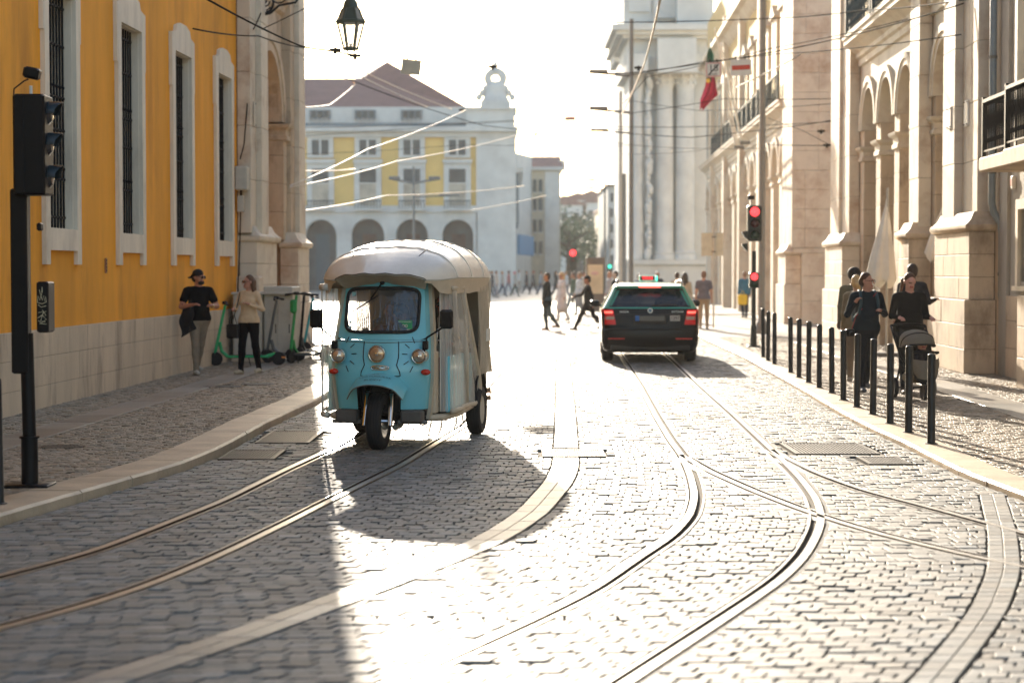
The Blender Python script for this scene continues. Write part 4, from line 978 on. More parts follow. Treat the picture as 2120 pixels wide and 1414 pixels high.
# foreground signal seen from behind
gl = G(62, 1006, ZL); tl = empty('traffic_light', 'black traffic light seen from behind with a small camera on top, left foreground', 'traffic light', gl)
kx = gl.y / FPX
def lp(px, py): v = AT(px, py, gl.y) - gl; return v
m_ = MB(); m_.bbox(-.165, .165, -.14, .14, 0, .02, .006); m_.cyl((0, 0, .02), (0, 0, .36), .062, n=16); m_.cyl((0, 0, .36), (0, 0, .375), .075, n=16); m_.build('base', BLACKP, tl, smooth=True)
z583 = lp(60, 690).z; z405 = lp(60, 405).z; ztop = lp(60, 198).z
m_ = MB(); m_.cyl((0, 0, .375), (-.015, 0, z583), .05, n=18); m_.build('pole', BLACKP, tl, smooth=True)
m_ = MB(); m_.bbox(-.115, .01, -.06, .06, z583 - .3, z405 + .05, .012); m_.build('mast_box', BLACKP, tl)
m_ = MB(); x0, x1 = lp(33, 0).x, lp(99, 0).x; m_.bbox(x0, x1, -.14, .14, z405, ztop, .015); m_.build('signal_case', BLACKP, tl)
m_ = MB(); m_.box(x0 + .075, x0 + .085, -.146, -.139, z405 + .02, ztop - .02); m_.build('case_seam', IRON, tl)
VIS = mat('visor_black', (0.02, 0.03, 0.035), .25)
for k, (ya, yb3) in enumerate(((212, 250), (275, 315), (342, 383))):
    zc = lp(0, (ya + yb3) / 2 + 6).z; m_ = MB(); n = 12; rows = []
    for i in range(n + 1):
        a = PI * (i / n) * 1.0; y, z = .085 * math.cos(a), .095 * math.sin(a)
        rows.append([Vector((x1, y, zc + z)), Vector((x1 + .06, y, zc + z)), Vector((x1 + .105 * (.35 + .65 * math.sin(a)), y, zc + z - .005)), Vector((x1 + .10 * (.35 + .65 * math.sin(a)), y * .95, zc + z * .95 - .005)), Vector((x1, y * .95, zc + z * .95))])
    m_.grid(rows); m_.build('visor', VIS, tl, smooth=True)
    m_ = MB(); m_.lathe([(.0, .03), (.05, .025), (.08, .0)], (x1, 0, zc), 'X', 14); m_.build('lens', mat('dead_lens', (.03, .03, .035), .2), tl)
m_ = MB(); c0 = lp(66, 160); m_.bbox(-.06, .06, -.05, .05, -.035, .05, .015, T(c0.x, 0, c0.z + .02) @ RY(12)); m_.build('camera_head', BLACKP, tl)
m_ = MB(); q = lp(64, 200); m_.cyl((q.x, 0, ztop), (q.x, 0, ztop + .07), .012, n=8); m_.build('camera_stem', WHITEP, tl)
m_ = MB(); m_.tube([(c0.x - .02, -.03, c0.z - .02), (x0 + .07, -.06, ztop + .10), (x0 + .0, -.08, ztop + .04), (x0 - .005, -.08, ztop - .04)], .006, 6); m_.build('camera_cable', BLACKP, tl, smooth=True)
a_, b2 = lp(76, 0).x, lp(101, 0).x; zt_, zb_ = lp(0, 583).z, lp(0, 688).z
pb = MB(); pb.bbox(a_, b2, -.10, .10, zb_, zt_, .012); pbx = pb.build('pedestrian_signal', BLACKP, tl)
GRA = mat('graffiti_cream', (0.55, 0.50, 0.33), .7)
gx = (a_ + b2) / 2; gz = (zt_ + zb_) / 2
def scr(pts, r=.0028): m = MB(); m.tube([(gx + x, -.1035, gz + z) for x, z in pts], r, 5); return m
for pts in ([(-.035, .035), (-.03, .085), (-.018, .05), (-.008, .10), (.002, .05), (.012, .085), (.018, .045), (.026, .08), (.03, .04)], [(-.035, .035), (.0, .025), (.033, .04)], [(-.02, .13), (-.005, .06), (.0, .14)], [(-.03, .02), (-.01, .0), (.03, .01)], [(.0, .15), (.002, .11)],
            [(-.03, -.04), (.03, -.03), (-.02, -.07), (.028, -.06), (.0, -.02)], [(-.035, -.08), (.0, -.06), (.03, -.09), (-.005, -.115), (-.03, -.10)], [(-.02, -.12), (.03, -.125)], [(.01, -.03), (-.012, -.1), (.022, -.11)]):
    scr(pts).build('graffiti_stroke', GRA, pbx)
m_ = MB(); q = lp(82, 470); m_.bbox(q.x - .015, q.x + .02, -.04, .04, q.z - .03, q.z + .03, .01); m_.build('push_button', BLACKP, tl)
# signals facing us
RED = mat('red_lamp', (0.5, 0.01, 0.01), .3, emis=(1, .035, .04), estr=1.1, var=0)
LENSD = mat('dark_red_lens', (.06, .008, .01), .2); LENSG = mat('dark_green_lens', (.01, .04, .03), .2)
SIGB = mat('signal_black', (0.012, 0.02, 0.018), .45, var=.1)
g2 = G(1560, 718, ZR); t2 = empty('traffic_light', 'traffic light showing red with a second small red lamp below, beside the bollards', 'traffic light', g2)
def lq(px, py): return AT(px, py, g2.y) - g2
m_ = MB(); m_.bbox(-.13, .13, -.13, .13, 0, .03, .008); m_.cyl((0, 0, .03), (0, 0, .45), .075, .06, n=14); m_.build('base', SIGB, t2, smooth=True)
m_ = MB(); m_.cyl((0, 0, .45), (0, 0, lq(0, 520).z), .048, n=14); m_.build('pole', SIGB, t2, smooth=True)
za, zb4 = lq(0, 426).z, lq(0, 500).z; m_ = MB(); m_.bbox(-.15, .15, -.11, .11, zb4, za, .02); m_.build('signal_case', SIGB, t2)
def lamp_disc(c, r, m, par, name='lens', vis=True):
    d = MB(); d.lathe([(r, 0), (r * .8, -.025), (r * .4, -.04), (0, -.045)], c, 'Y', 16); 
    d.build(name, m, par, smooth='all')
    if vis:
        v = MB(); rows = []
        for i in range(13):
            a = PI * i / 12 - .0; x, z = r * 1.12 * math.cos(a), r * 1.12 * math.sin(a)
            rows.append([Vector((c[0] + x, c[1], c[2] + z)), Vector((c[0] + x, c[1] - .16 * (.3 + .7 * math.sin(a)), c[2] + z))])
        v.grid(rows); rows = [[p + Vector((0, 0, -.006)) for p in r_] for r_ in rows]; v.grid(rows, flip=True); v.build('visor', SIGB, par, smooth='all')
for py, m in ((439, RED), (463, LENSD), (487, LENSG)):
    q = lq(1558, py); lamp_disc((0, -.115, q.z), .10, m, t2, 'red_lamp' if m is RED else 'lens', vis=m is not RED)
for py in (487, 512):
    q = lq(1540, py); m_ = MB(); m_.prism([(-.27, .07), (-.14, .09), (-.14, -.09), (-.20, -.05)], lambda a, b, d: Vector((a, d, q.z + b)), -.08, .10); m_.build('side_signal', SIGB, t2)
q = lq(1556, 575); m_ = MB(); m_.bbox(-.10, .10, -.09, .09, q.z - .22, q.z + .11, .015); m_.build('lower_case', SIGB, t2); lamp_disc((0, -.095, q.z + .02), .075, RED, t2, 'red_lamp', False); lamp_disc((0, -.095, q.z - .14), .07, LENSG, t2, 'lens', False)
m_ = MB(); q = lq(1548, 412); m_.bbox(-.14, .0, -.05, .05, q.z - .02, q.z + .07, .012); m_.cyl((-.06, 0, za), (-.06, 0, q.z), .012, n=8); m_.build('detector', BLACKP, t2)
g3 = Vector((XX(1186, 95), 95, 0)); t3 = empty('traffic_light', 'distant traffic light glowing red in the middle of the street gap', 'traffic light', g3)
z5 = ZZ(524, 95); m_ = MB(); m_.cyl((0, 0, 0), (0, 0, z5 - .8), .07, n=10); m_.build('pole', SIGB, t3); m_ = MB(); m_.bbox(-.19, .19, -.12, .12, z5 - .85, z5 + .22, .02); m_.build('signal_case', SIGB, t3); lamp_disc((0, -.13, z5), .16, RED, t3, 'red_lamp', False); lamp_disc((0, -.13, z5 - .34), .12, LENSD, t3, 'lens', False)
GRN = mat('green_lamp', (0.02, .4, .3), .3, emis=(.05, .7, .45), estr=.7, var=0)
for px, py, Y, lab in ((1262, 552, 95, 'small distant signal lit green beside the kiosk'),):
    t4 = empty('traffic_light', lab, 'traffic light', (XX(px, Y), Y, 0)); z = ZZ(py, Y); m_ = MB(); m_.cyl((0, 0, 0), (0, 0, z - .3), .06, n=10); m_.build('pole', SIGB, t4); m_ = MB(); m_.bbox(-.14, .14, -.1, .1, z - .5, z + .16, .02); m_.build('signal_case', SIGB, t4); lamp_disc((0, -.11, z), .10, GRN, t4, 'green_lamp', False)
# poles
def pole(px, py_b, py_t, Yp, r, label, name='tram_pole', m=GREYM, z0=0.0, arms=(), cat='pole'):
    g = Vector((XX(px, Yp), Yp, z0)); e = empty(name, label, cat, g); zt = ZZ(py_t, Yp) - z0
    m_ = MB(); m_.lathe([(r * 1.7, 0), (r * 1.7, .25), (r * 1.2, .32), (r, .4), (r * .8, zt), (0, zt)], n=14); m_.build('mast', m, e, smooth=True)
    for (pa, ya, pb_, yb5, w) in arms:
        a, b = AT(pa, ya, Yp) - g, AT(pb_, yb5, Yp) - g; m_ = MB(); m_.cyl(a, b, w * .35, n=6)
        far_ = a if abs(a.x) > abs(b.x) else b; nr = b if far_ is a else a; d = (nr - far_)
        m_.bbox(min(far_.x, far_.x + d.x * .45), max(far_.x, far_.x + d.x * .45), -.16, .16, far_.z - .05, far_.z + w * .6, .03); m_.build('lamp_arm', m, e)
    return e
gp = G(1579, 690, ZR)
pole(1577, 690, -220, gp.y, .085, 'thick grey mast beside the red traffic light running out of the picture', z0=ZR)
pole(1306, 0, 40, 70, .09, 'slim grey lamp mast with three arms before the great arch', 'lamp_mast', arms=((1220, 150, 1306, 158, .16), (1220, 226, 1306, 234, .16), (1222, 270, 1306, 276, .10)), cat='lamp mast')
pole(1284, 0, 190, 88, .10, 'pale mast close to the left of the slim three-armed lamp mast', m=GREYL)
pole(1291, 0, 360, 105, .16, 'shorter dark mast between the pale mast and the great arch')
pole(1252, 0, 320, 120, .07, 'thin distant lamp mast with three short arms in the bright sky gap', 'lamp_mast', m=GREYM, arms=((1213, 355, 1252, 358, .14), (1213, 373, 1252, 376, .14), (1210, 389, 1252, 392, .14)), cat='lamp mast')
pole(1262, 0, 430, 130, .07, 'thin distant post right of the far lamp mast')
pole(857, 0, 345, 100, .07, 'lamp mast with two spread arms in front of the yellow palace', 'lamp_mast', arms=((805, 370, 857, 380, .18), (912, 370, 857, 380, .18), (952, 405, 857, 408, .12)), cat='lamp mast', m=mat('grey_blue_mast', (0.16, .19, .2), .6))
# road sign seen from behind
sg = G(1477, 682, 0.0); e = empty('road_sign', 'square blank back of a road sign on a thin post behind the taxi', 'road sign', sg)
m_ = MB(); m_.cyl((0, 0, 0), (0, 0, (AT(1477, 458, sg.y) - sg).z), .025, n=8); m_.build('post', GREYL, e)
a, b = AT(1452, 530, sg.y) - sg, AT(1498, 482, sg.y) - sg; m_ = MB(); m_.bbox(a.x, b.x, .03, .05, a.z, b.z, .01); m_.build('plate', mat('sign_back', (0.50, 0.48, 0.38), .6), e)
for z in (a.z + .12, b.z - .12): m_ = MB(); m_.box(-.06, .06, -.03, .03, z - .02, z + .02); m_.build('clamp', GREYM, e)
# kiosk, utility cabinet
kg = Vector((XX(1232, 78), 78, 0)); e = empty('advertising_column', 'brown-framed advertising panel standing in the square behind the pedestrians', 'advertising panel', kg)
hw = 19 / FPX * 78; zt = ZZ(533, 78); m_ = MB(); m_.bbox(-hw, hw, -.2, .2, 0, zt, .03); m_.build('case', mat('kiosk_brown', (0.13, .10, .075), .5), e)
m_ = MB(); m_.box(-hw * .82, hw * .82, -.215, -.205, .7, zt - .3); pn = m_.build('poster', mat('poster_cream', (0.62, .48, .30), .6, var=.2, scale=1.2), e)
m_ = MB(); m_.ball((-.02, -.22, zt - .65), .16, 10, 6, sy=.1, sz=.5); m_.build('printed_mark', mat('poster_pink', (0.6, .36, .3), .6), pn)
uc = empty('utility_cabinet', 'pale grey utility cabinet against the stone pier behind the scooters', 'cabinet', P(FL, 33.1, 0.45, ZL), -.045)
m_ = MB(); m_.bbox(-.35, .42, -.05, 1.0, 0, .06, .01); m_.build('plinth', LIMED, uc)
m_ = MB(); m_.bbox(-.33, .18, .0, .9, .06, 1.18, .02); m_.build('case', GREYL, uc)
m_ = MB(); m_.bbox(.2, .72, .1, .95, .06, 1.32, .02); m_.build('case', GREYL, uc)
m_ = MB(); m_.bbox(-.35, .74, -.03, .97, 1.18, 1.22, .008); m_.build('lid', GREYL, uc)
for x in (-.31, -.06, .22, .46):
    m_ = MB(); z1 = 1.14; m_.bbox(x, x + .23, (-.012 if x < .1 else .088), (.002 if x < .1 else .102), .12, z1, .004); dd = m_.build('door', GREYL, uc)
    m_ = MB(); m_.box(x + .19, x + .205, (-.02 if x < .1 else .08), (-.012 if x < .1 else .088), .5, .66); m_.build('handle', IRON, dd)
m_ = MB(); m_.bbox(-.52, -.05, 1.0, 1.5, 0, 1.5, .03); m_.build('stone_plinth', LIMEW, uc)
# ---------------- e-scooters
def scooter(px, py, rz, stem_m, deck_m, label, handle_px=None, tank=None, H=1.12, loc=None):
    g = loc or G(px, py, ZL); e = empty('electric_scooter', label, 'scooter', g, rz, 'rental scooters parked by the stone pier')
    ws = []
    for y in (0.0, 1.05):
        m_ = MB(); m_.lathe([(.07, -.025), (.10, -.028), (.115, -.02), (.115, .02), (.10, .028), (.07, .025)], (0, y, .115), 'X', 18); w = m_.build('wheel', RUBBER, e, smooth=True)
        m_ = MB(); m_.lathe([(.0, -.022), (.05, -.022), (.07, -.018), (.07, .018), (.05, .022), (0, .022)], (0, y, .115), 'X', 14); m_.build('hub', mat('hub_grey', (.3, .3, .3), .4, .6) if deck_m is not GRNS else deck_m, w, smooth=True)
    m_ = MB(); m_.bbox(-.075, .075, .18, .86, .13, .175, .015); m_.cyl((0, .85, .15), (0, 1.0, .2), .035, .025, n=8); m_.tube([(0, .2, .15), (0, .10, .24), (0, .06, .40)], .03, 8); m_.build('deck', deck_m, e)
    m_ = MB(); m_.bbox(-.07, .07, .2, .84, .175, .18, .002); m_.build('grip_mat', BLACKP, e)
    m_ = MB(); m_.cyl((0, -.015, .20), (0, .16, H - .03), .028, .024, n=10); m_.build('stem', stem_m, e, smooth=True)
    m_ = MB(); m_.tube([(0, -.05, .33), (0, -.09, .27), (0, -.14, .2)], .02, 6); m_.lathe([(.135, -.035), (.135, .035)], (0, 0, .115), 'X', 16); m_ = MB(); rows = []
    for i in range(8): a = R(20 + 18 * i); rows.append([Vector((x, -.135 * math.cos(a), .115 + .135 * math.sin(a))) for x in (-.035, .035)])
    m_.grid(rows); m_.grid([[p + Vector((0, .004, -.004)) for p in r_] for r_ in rows], flip=True); m_.build('mudguard', BLACKP, e)
    m_ = MB(); m_.tube([(-.26, .20, H - .02), (-.1, .17, H), (0, .165, H), (.1, .17, H), (.26, .20, H - .02)], .014, 8); m_.build('handlebar', BLACKP, e, smooth='all')
    for s_ in (-1, 1): m_ = MB(); m_.cyl((s_ * .16, .178, H - .01), (s_ * .27, .20, H - .022), .02, n=8); m_.build('grip', RUBBER, e)
    m_ = MB(); m_.bbox(-.04, .04, .11, .2, H - .02, H + .035, .012); m_.build('display', BLACKP, e)
    if tank: m_ = MB(); m_.bbox(-.06, .06, .02, .12, H - .34, H - .10, .03); m_.build('battery_pod', tank, e)
    m_ = MB(); m_.cyl((.05, .55, .13), (.12, .58, .0), .008, n=6); m_.build('kickstand', BLACKP, e)
    m_ = MB(); m_.box(-.03, .03, 1.1, 1.165, .12, .15); m_.build('reflector', mat('amber', (.6, .2, .03), .3), e)
    return e
GRNS = mat('scooter_green', (0.03, 0.42, 0.16), .4); GRND = mat('scooter_dark_green', (0.02, 0.28, 0.07), .4); GRYS = mat('scooter_grey', (.10, .11, .11), .4); WHS = mat('scooter_white', (.55, .54, .5), .4); TEALS = mat('scooter_teal', (.03, .30, .34), .4)
scooter(436, 752, R(-82), GRNS, GRNS, 'bright green scooter with a green deck, behind the two strollers', H=1.05, loc=G(447, 757, ZL))
scooter(487, 748, R(-84), WHS, WHS, 'white scooter half hidden behind the woman in beige', H=1.0, loc=G(495, 748, ZL))
scooter(552, 745, R(-100), GRYS, GRYS, 'grey-stemmed scooter leaning nearest the woman in beige', H=1.12, loc=G(555, 751, ZL))
scooter(585, 750, R(-64), WHS, WHS, 'white scooter with a dark green pod under the bars', tank=GRND, H=1.15, loc=G(577, 745, ZL))
scooter(610, 750, R(-30), GRND, GRND, 'dark green scooter with a large green pod, facing the road', tank=GRND, H=1.2, loc=G(603, 752, ZL))
scooter(628, 750, R(-20), BLACKP, GRYS, 'black-stemmed scooter beside the large green pod', H=1.18, loc=G(622, 745, ZL))
scooter(640, 742, R(-70), TEALS, WHS, 'white and teal scooter at the road end of the row', H=1.1, loc=G(632, 732, ZL))

# ---------------- street lantern hanging at top and its iron bracket
ln = AT(726, 60, 33.5); e = empty('street_lantern', 'old green iron street lantern with glass panes hanging against the white sky', 'lantern', ln)
LGR = mat('lantern_green', (0.035, .06, .045), .5)
def lz(py): return (AT(726, py, 33.5) - ln).z
sc_ = 33.5 / FPX
LG = clearmat('lantern_glass', (0.9, .9, .85), .15, .35)
def hexr(r, z, n=6, ph=0): return [Vector((r * math.cos(2 * PI * k / n + ph), r * math.sin(2 * PI * k / n + ph), z)) for k in range(n)]
zb6, zm, zr, zc = lz(102), lz(46), lz(18), lz(4); rb6, rm, rr6, rc = 14 * sc_, 28 * sc_, 17 * sc_, 9 * sc_
A6, B6, C6, D6 = hexr(rb6, zb6), hexr(rm, zm), hexr(rr6, zr), hexr(rc, zc)
for k in range(6):
    m_ = MB(); m_.cyl(A6[k], B6[k], .021, n=6); m_.build('corner_bar', LGR, e)
    m_ = MB(); m_.cyl(B6[k], C6[k], .020, n=6); m_.build('roof_bar', LGR, e)
    m_ = MB(); m_.add([A6[k], A6[(k + 1) % 6], B6[(k + 1) % 6], B6[k]], [(0, 1, 2, 3)]); m_.build('pane', LG, e)
    m_ = MB(); m_.add([B6[k] * .96, B6[(k + 1) % 6] * .96, C6[(k + 1) % 6], C6[k]], [(0, 1, 2, 3)]); m_.build('roof_pane' if k % 2 else 'roof_plate', LG if k % 2 else LGR, e)
    m_ = MB(); m_.cyl(B6[k], B6[k] + Vector((0, 0, .05)), .03, .01, n=6); m_.build('finial', LGR, e)
    m_ = MB(); m_.cyl(A6[k], A6[k] + Vector((0, 0, -.06)), .008, .012, n=6); m_.build('drop', LGR, e)
m_ = MB(); m_.tube(B6, .034, 6, closed=True); m_.build('rim', LGR, e); m_ = MB(); m_.tube(A6, .028, 6, closed=True); m_.build('bottom_ring', LGR, e)
m_ = MB(); m_.lathe([(rr6, zr), (rc * 1.5, zc), (rc, zc + .04), (rc * .6, zc + .1), (rc * 1.3, zc + .17), (rc * .9, zc + .26), (.02, zc + .3), (.02, zc + .9), (0, zc + .9)], n=14); m_.build('crown_cap', LGR, e, smooth=True)
m_ = MB(); m_.cyl((0, 0, zb6 + .02), (0, 0, zb6 + .10), .03, n=8); m_.build('burner', WHITEP, e)
ib = empty('iron_bracket', 'scrolled black wrought-iron lamp bracket on the stone pilaster, top of the street', 'bracket', P(FL, 34.9, .36, ZZ(75, 35)))
o = P(FL, 34.9, .36, ZZ(75, 35))
def bq(px, py): return AT(px, py, 35.2) - o
def scroll(c, r, a0, a1, n=16, dec=.35): return [bq(c[0] + r * (1 - dec * i / n) * math.cos(a0 + (a1 - a0) * i / n), c[1] + r * (1 - dec * i / n) * math.sin(a0 + (a1 - a0) * i / n)) for i in range(n + 1)]
for pts, r_ in (([bq(520, -120), bq(520, 62)], .03), (scroll((545, 5), 26, 2.6, -2.0), .022), (scroll((546, 3), 13, 0, 9, 26, .8), .016), ([bq(521, 40), bq(540, 33), bq(560, 28), bq(578, 12), bq(612, 6), bq(618, -4)], .022), ([bq(521, -60), bq(560, -70), bq(620, -50), bq(680, -52), bq(726, -62)], .03), (scroll((575, -10), 20, 0, 8, 26, .8), .016), (scroll((600, -16), 14, 1, 8, 20, .8), .014), ([bq(558, 30), bq(552, 22), bq(560, 16)], .016), ([bq(521, 52), bq(524, 64), bq(532, 66), bq(530, 58)], .02)):
    m_ = MB(); m_.tube(pts, r_, 6); m_.build('scroll', IRON, ib, smooth='all')
# ---------------- white parasols in front of the arcade
PW = mat('parasol_cloth', (0.82, .77, .68), .85, var=.05)
def parasol(px, yt, yb7, Yp, w, label):
    g = Vector((XX(px, Yp), Yp, ZR)); e = empty('closed_parasol', label, 'parasol', g, 0, 'folded white parasols at the arcade'); zt = ZZ(yt, Yp) - ZR; zb = ZZ(yb7, Yp) - ZR
    m_ = MB(); rows = []
    for (t, q) in ((0, .03), (.15, .10), (.4, .42), (.7, .78), (.93, 1.0), (1.0, .8)):
        z = zt + (zb - zt) * t
        rows.append([Vector(((w * q * (1 + .22 * math.cos(a * 6 + 1))) * math.cos(a) - .12 * t, (w * q * .7 * (1 + .22 * math.cos(a * 6))) * math.sin(a), z + .09 * math.sin(a * 3) * t)) for a in np.linspace(0, 2 * PI, 37)[:-1]])
    m_.grid(rows, closed_u=True, flip=True); m_.build('cloth', PW, e, smooth='all')
    m_ = MB(); m_.cyl((0, 0, 0), (0, 0, zt + .08), .024, n=8); m_.build('pole', GREYL, e); m_ = MB(); m_.bbox(-.3, .3, -.3, .3, -.01, .07, .02); m_.build('foot', GREYM, e)
parasol(1836, 398, 588, 36.0, .24, 'large folded white parasol hanging behind the man with the backpack')
parasol(1953, 412, 536, 34.3, .20, 'smaller folded white parasol half hidden by the nearest pedestal')
# ---------------- flags
def flag(base, tip, cols, label, drop):
    e = empty('flag', label, 'flag', base); d = tip - base; m_ = MB(); m_.cyl((0, 0, 0), d, .035, .02, n=8); m_.build('flagpole', GREYL, e)
    if cols:
        for k, (m, t0, t1) in enumerate(cols):
            m_ = MB(); rows = []
            for i in range(9):
                t = t0 + (t1 - t0) * i / 8; row = []
                for j in range(13):
                    s = j / 12; p = d * (1 - t * .30); wob = .10 * math.sin(j * 1.1 + t * 9)
                    row.append(p + Vector((-.25 * s * (t * 1.2) + wob * .6 * s, wob, -drop * s * (.75 + .25 * t))))
                rows.append(row)
            m_.grid(rows); m_.grid([[p + Vector((0, .012, 0)) for p in r_] for r_ in rows], flip=True); m_.build('cloth', m, e, smooth='all')
    return e
FG = mat('flag_green', (0.01, .16, .09), .7); FRD = mat('flag_red', (0.50, .015, .06), .7); FYL = mat('flag_yellow', (.7, .45, .05), .7)
b0 = AT(1527, 298, 66); 
fe = empty('flag', 'red and green national flag hanging limp from a slanting pole on the arcade', 'flag', b0)
tip = AT(1480, 60, 60) - b0
m_ = MB(); m_.cyl((0, 0, 0), tip, .04, .025, n=8); m_.build('flagpole', WHITEP, fe)
fo = [(1470, 98, 1474, 130, FG, 8, 14), (1466, 168, 1468, 226, FRD, 12, 14)]
def fcl(pts, m, name='cloth'):
    m_ = MB(); rows = []
    for (px0, px1, py) in pts:
        rows.append([AT(px0 + (px1 - px0) * j / 10, py + 4 * math.sin(j * .9), 60 + .12 * math.sin(j * 1.6 + py * .04)) - b0 for j in range(11)])
    m_.grid(rows); m_.grid([[p + Vector((0, .015, 0)) for p in r_] for r_ in rows], flip=True); return m_.build(name, m, fe, smooth='all')
fcl([(1468, 1472, 98), (1464, 1478, 112), (1463, 1478, 135), (1463, 1474, 168)], FG)
fcl([(1474, 1479, 130), (1463, 1480, 158), (1460, 1483, 178), (1454, 1486, 196), (1450, 1474, 206), (1449, 1456, 226)], FRD)
m_ = MB(); q = AT(1466, 168, 59.8) - b0; m_.ball(q, .07, 10, 6, sy=.2); m_.build('emblem', FYL, fe)
for (bx, by, tx, ty, lab) in ((1535, 290, 1492, 90, 'bare white flagpole slanting up beside the flag'), (1523, 300, 1506, 225, 'short bare flagpole leaning from the far balcony')):
    b1 = AT(bx, by, 66); e = empty('bare_flagpole', lab, 'flagpole', b1); m_ = MB(); m_.cyl((0, 0, 0), AT(tx, ty, 61) - b1, .045, .03, n=8); m_.build('staff', WHITEP, e); m_ = MB(); m_.cyl((-.06, 0, -.1), (.3, 0, -.1), .06, n=8); m_.build('socket', GREYM, e)
fsm = empty('far_flag', 'small pale red flag hanging in the bright gap at the end of the street', 'flag', AT(1180, 246, 120)); m_ = MB()
m_.grid([[Vector((-.35 + .7 * j / 6, .05 * math.sin(j), .15 - .3 * i)) for j in range(7)] for i in (0, 1)]); m_.build('cloth', mat('pale_red', (.55, .2, .15), .7), fsm)
m_ = MB(); m_.box(.3, .36, -.02, .02, -.3, .2); m_.build('edge', mat('pale_green', (.3, .5, .3), .7), fsm)
# ---------------- overhead wires
def wire(pts, r, label, m=WIREM, name='overhead_wire', group=None):
    V = [AT(x, y, Y) for x, y, Y in pts]
    P2 = []
    for a, b in zip(V, V[1:]):
        n = 8; L = (b - a).length; sag = L * .004
        for i in range(n): t = i / n; P2.append(a.lerp(b, t) - Vector((0, 0, sag * 4 * t * (1 - t))))
    P2.append(V[-1]); o = P2[0]; mb = MB(); mb.tube([p - o for p in P2], r, 5); w = mb.build(name, m, None, smooth='all'); w.location = o
    return tag(w, label, 'wire', group)
wire([(425, -3, 24), (620, 95, 30), (690, 105, 33), (735, 118, 34)], .014, 'thick black cable crossing the yellow wall down to the lantern')
wire([(528, 68, 35), (690, -12, 33)], .009, 'thin cable rising from the iron bracket to the top edge')
wire([(400, 60, 26), (535, 75, 33), (620, 98, 38), (840, 124, 42), (1025, 137, 44), (1205, 150, 46), (1300, 152, 46), (1470, 130, 44), (1720, 84, 38), (1995, 8, 31)], .012, 'main span wire carrying the small signs across the street')
wire([(1019, 135, 44), (1019, 52, 44), (1027, 43, 44), (1290, 47, 45), (1620, 38, 42), (1790, 22, 38), (2000, 0, 31)], .012, 'upper span wire running from its bent dropper to the balcony building')
wire([(902, -3, 40), (1000, 135, 44)], .007, 'thin slanting wire in the sky right of the lantern')
wire([(1290, 158, 46), (1460, 128, 44), (1610, 112, 42), (1990, 72, 31)], .010, 'lower wire ending on the white plate pilaster')
wire([(1290, 215, 52), (1340, 160, 50), (1600, 100, 44), (1880, 40, 37)], .010, 'wire rising from the lamp mast over the hanging signs')
wire([(620, 118, 40), (735, 170, 46), (1000, 260, 60), (1160, 272, 70), (1300, 268, 70)], .012, 'drooping wire from the stone pier to the three-armed mast')
wire([(1225, 270, 60), (1430, 285, 55), (1640, 262, 52), (1720, 250, 50)], .012, 'wire below the flag reaching the broad stone wall')
wire([(1225, 262, 60), (1500, 262, 55), (1722, 252, 50)], .010, 'straight thin wire just above the wire below the flag')
wire([(1300, 236, 52), (1500, 205, 50), (1727, 205, 48)], .009, 'wire from the mast to the pale corner stones')
wire([(1290, 206, 60), (1450, 230, 56), (1727, 215, 50)], .008, 'thin wire passing behind the red of the flag')
wire([(1590, 245, 50), (1660, 270, 50), (1727, 305, 50)], .008, 'short wire slanting down on the broad stone wall')
wire([(1590, 300, 50), (1700, 302, 50), (1727, 303, 50)], .010, 'lowest short wire with insulators on the broad stone wall')
wire([(620, 265, 60), (1060, 250, 66), (1300, 300, 70), (1570, 308, 55)], .009, 'long faint wire across the front of the yellow palace')
wire([(620, 320, 60), (960, 300, 66), (1300, 302, 70)], .008, 'faint wire across the palace upper windows')
wire([(690, 105, 33), (835, 128, 42), (960, 133, 44)], .006, 'very thin wire parallel to the main span by the small blank sign')
wire([(1290, 320, 80), (1450, 312, 70), (1500, 290, 64)], .009, 'wire ending at the far balcony')
wire([(620, 282, 70), (950, 258, 75), (1230, 240, 80)], .010, 'thin dark wire above the palace cornice')
B_ = dict(m=WIREW, group='bright sunlit tram wires')
wire([(600, 385, 34), (760, 310, 42), (965, 228, 56)], .0125, 'thick sunlit wire ending at the palace roof corner', **B_)
wire([(600, 388, 36), (820, 335, 46), (1085, 276, 60)], .0125, 'long sunlit wire crossing the palace windows to its corner', **B_)
wire([(600, 352, 40), (735, 350, 50)], .013, 'short level sunlit wire beside the stone pier', **B_)
wire([(600, 440, 40), (800, 405, 50), (1085, 385, 66)], .014, 'lower faint sunlit wire over the palace balconies', **B_)
wire([(960, 438, 70), (1130, 405, 80)], .015, 'short sunlit wire on the palace stone corner', **B_)
wire([(600, 222, 40), (683, 218, 46), (735, 176, 50), (728, 160, 50)], .0125, 'bent sunlit wire on the dark red roof', **B_)
wire([(735, 152, 60), (885, 222, 70)], .015, 'upper of the two sunlit wires crossing the palace roof', **B_)
wire([(755, 150, 60), (935, 226, 72)], .018, 'lower thinner sunlit wire crossing the palace roof', **B_)
wire([(1288, 235, 52), (1335, 130, 38), (1368, -5, 26)], .018, 'bright thick wire rising steeply past the lamp mast', **B_)
wire([(1524, 181, 44), (1658, 113, 38)], .018, 'bright white rod-like wire right of the hanging signs', **B_)
wire([(540, 28, 32), (522, 66, 35), (512, 215, 34.2), (505, 300, 34), (497, 330, 33.9)], .012, 'black cable running down the stone pilaster to the junction box')
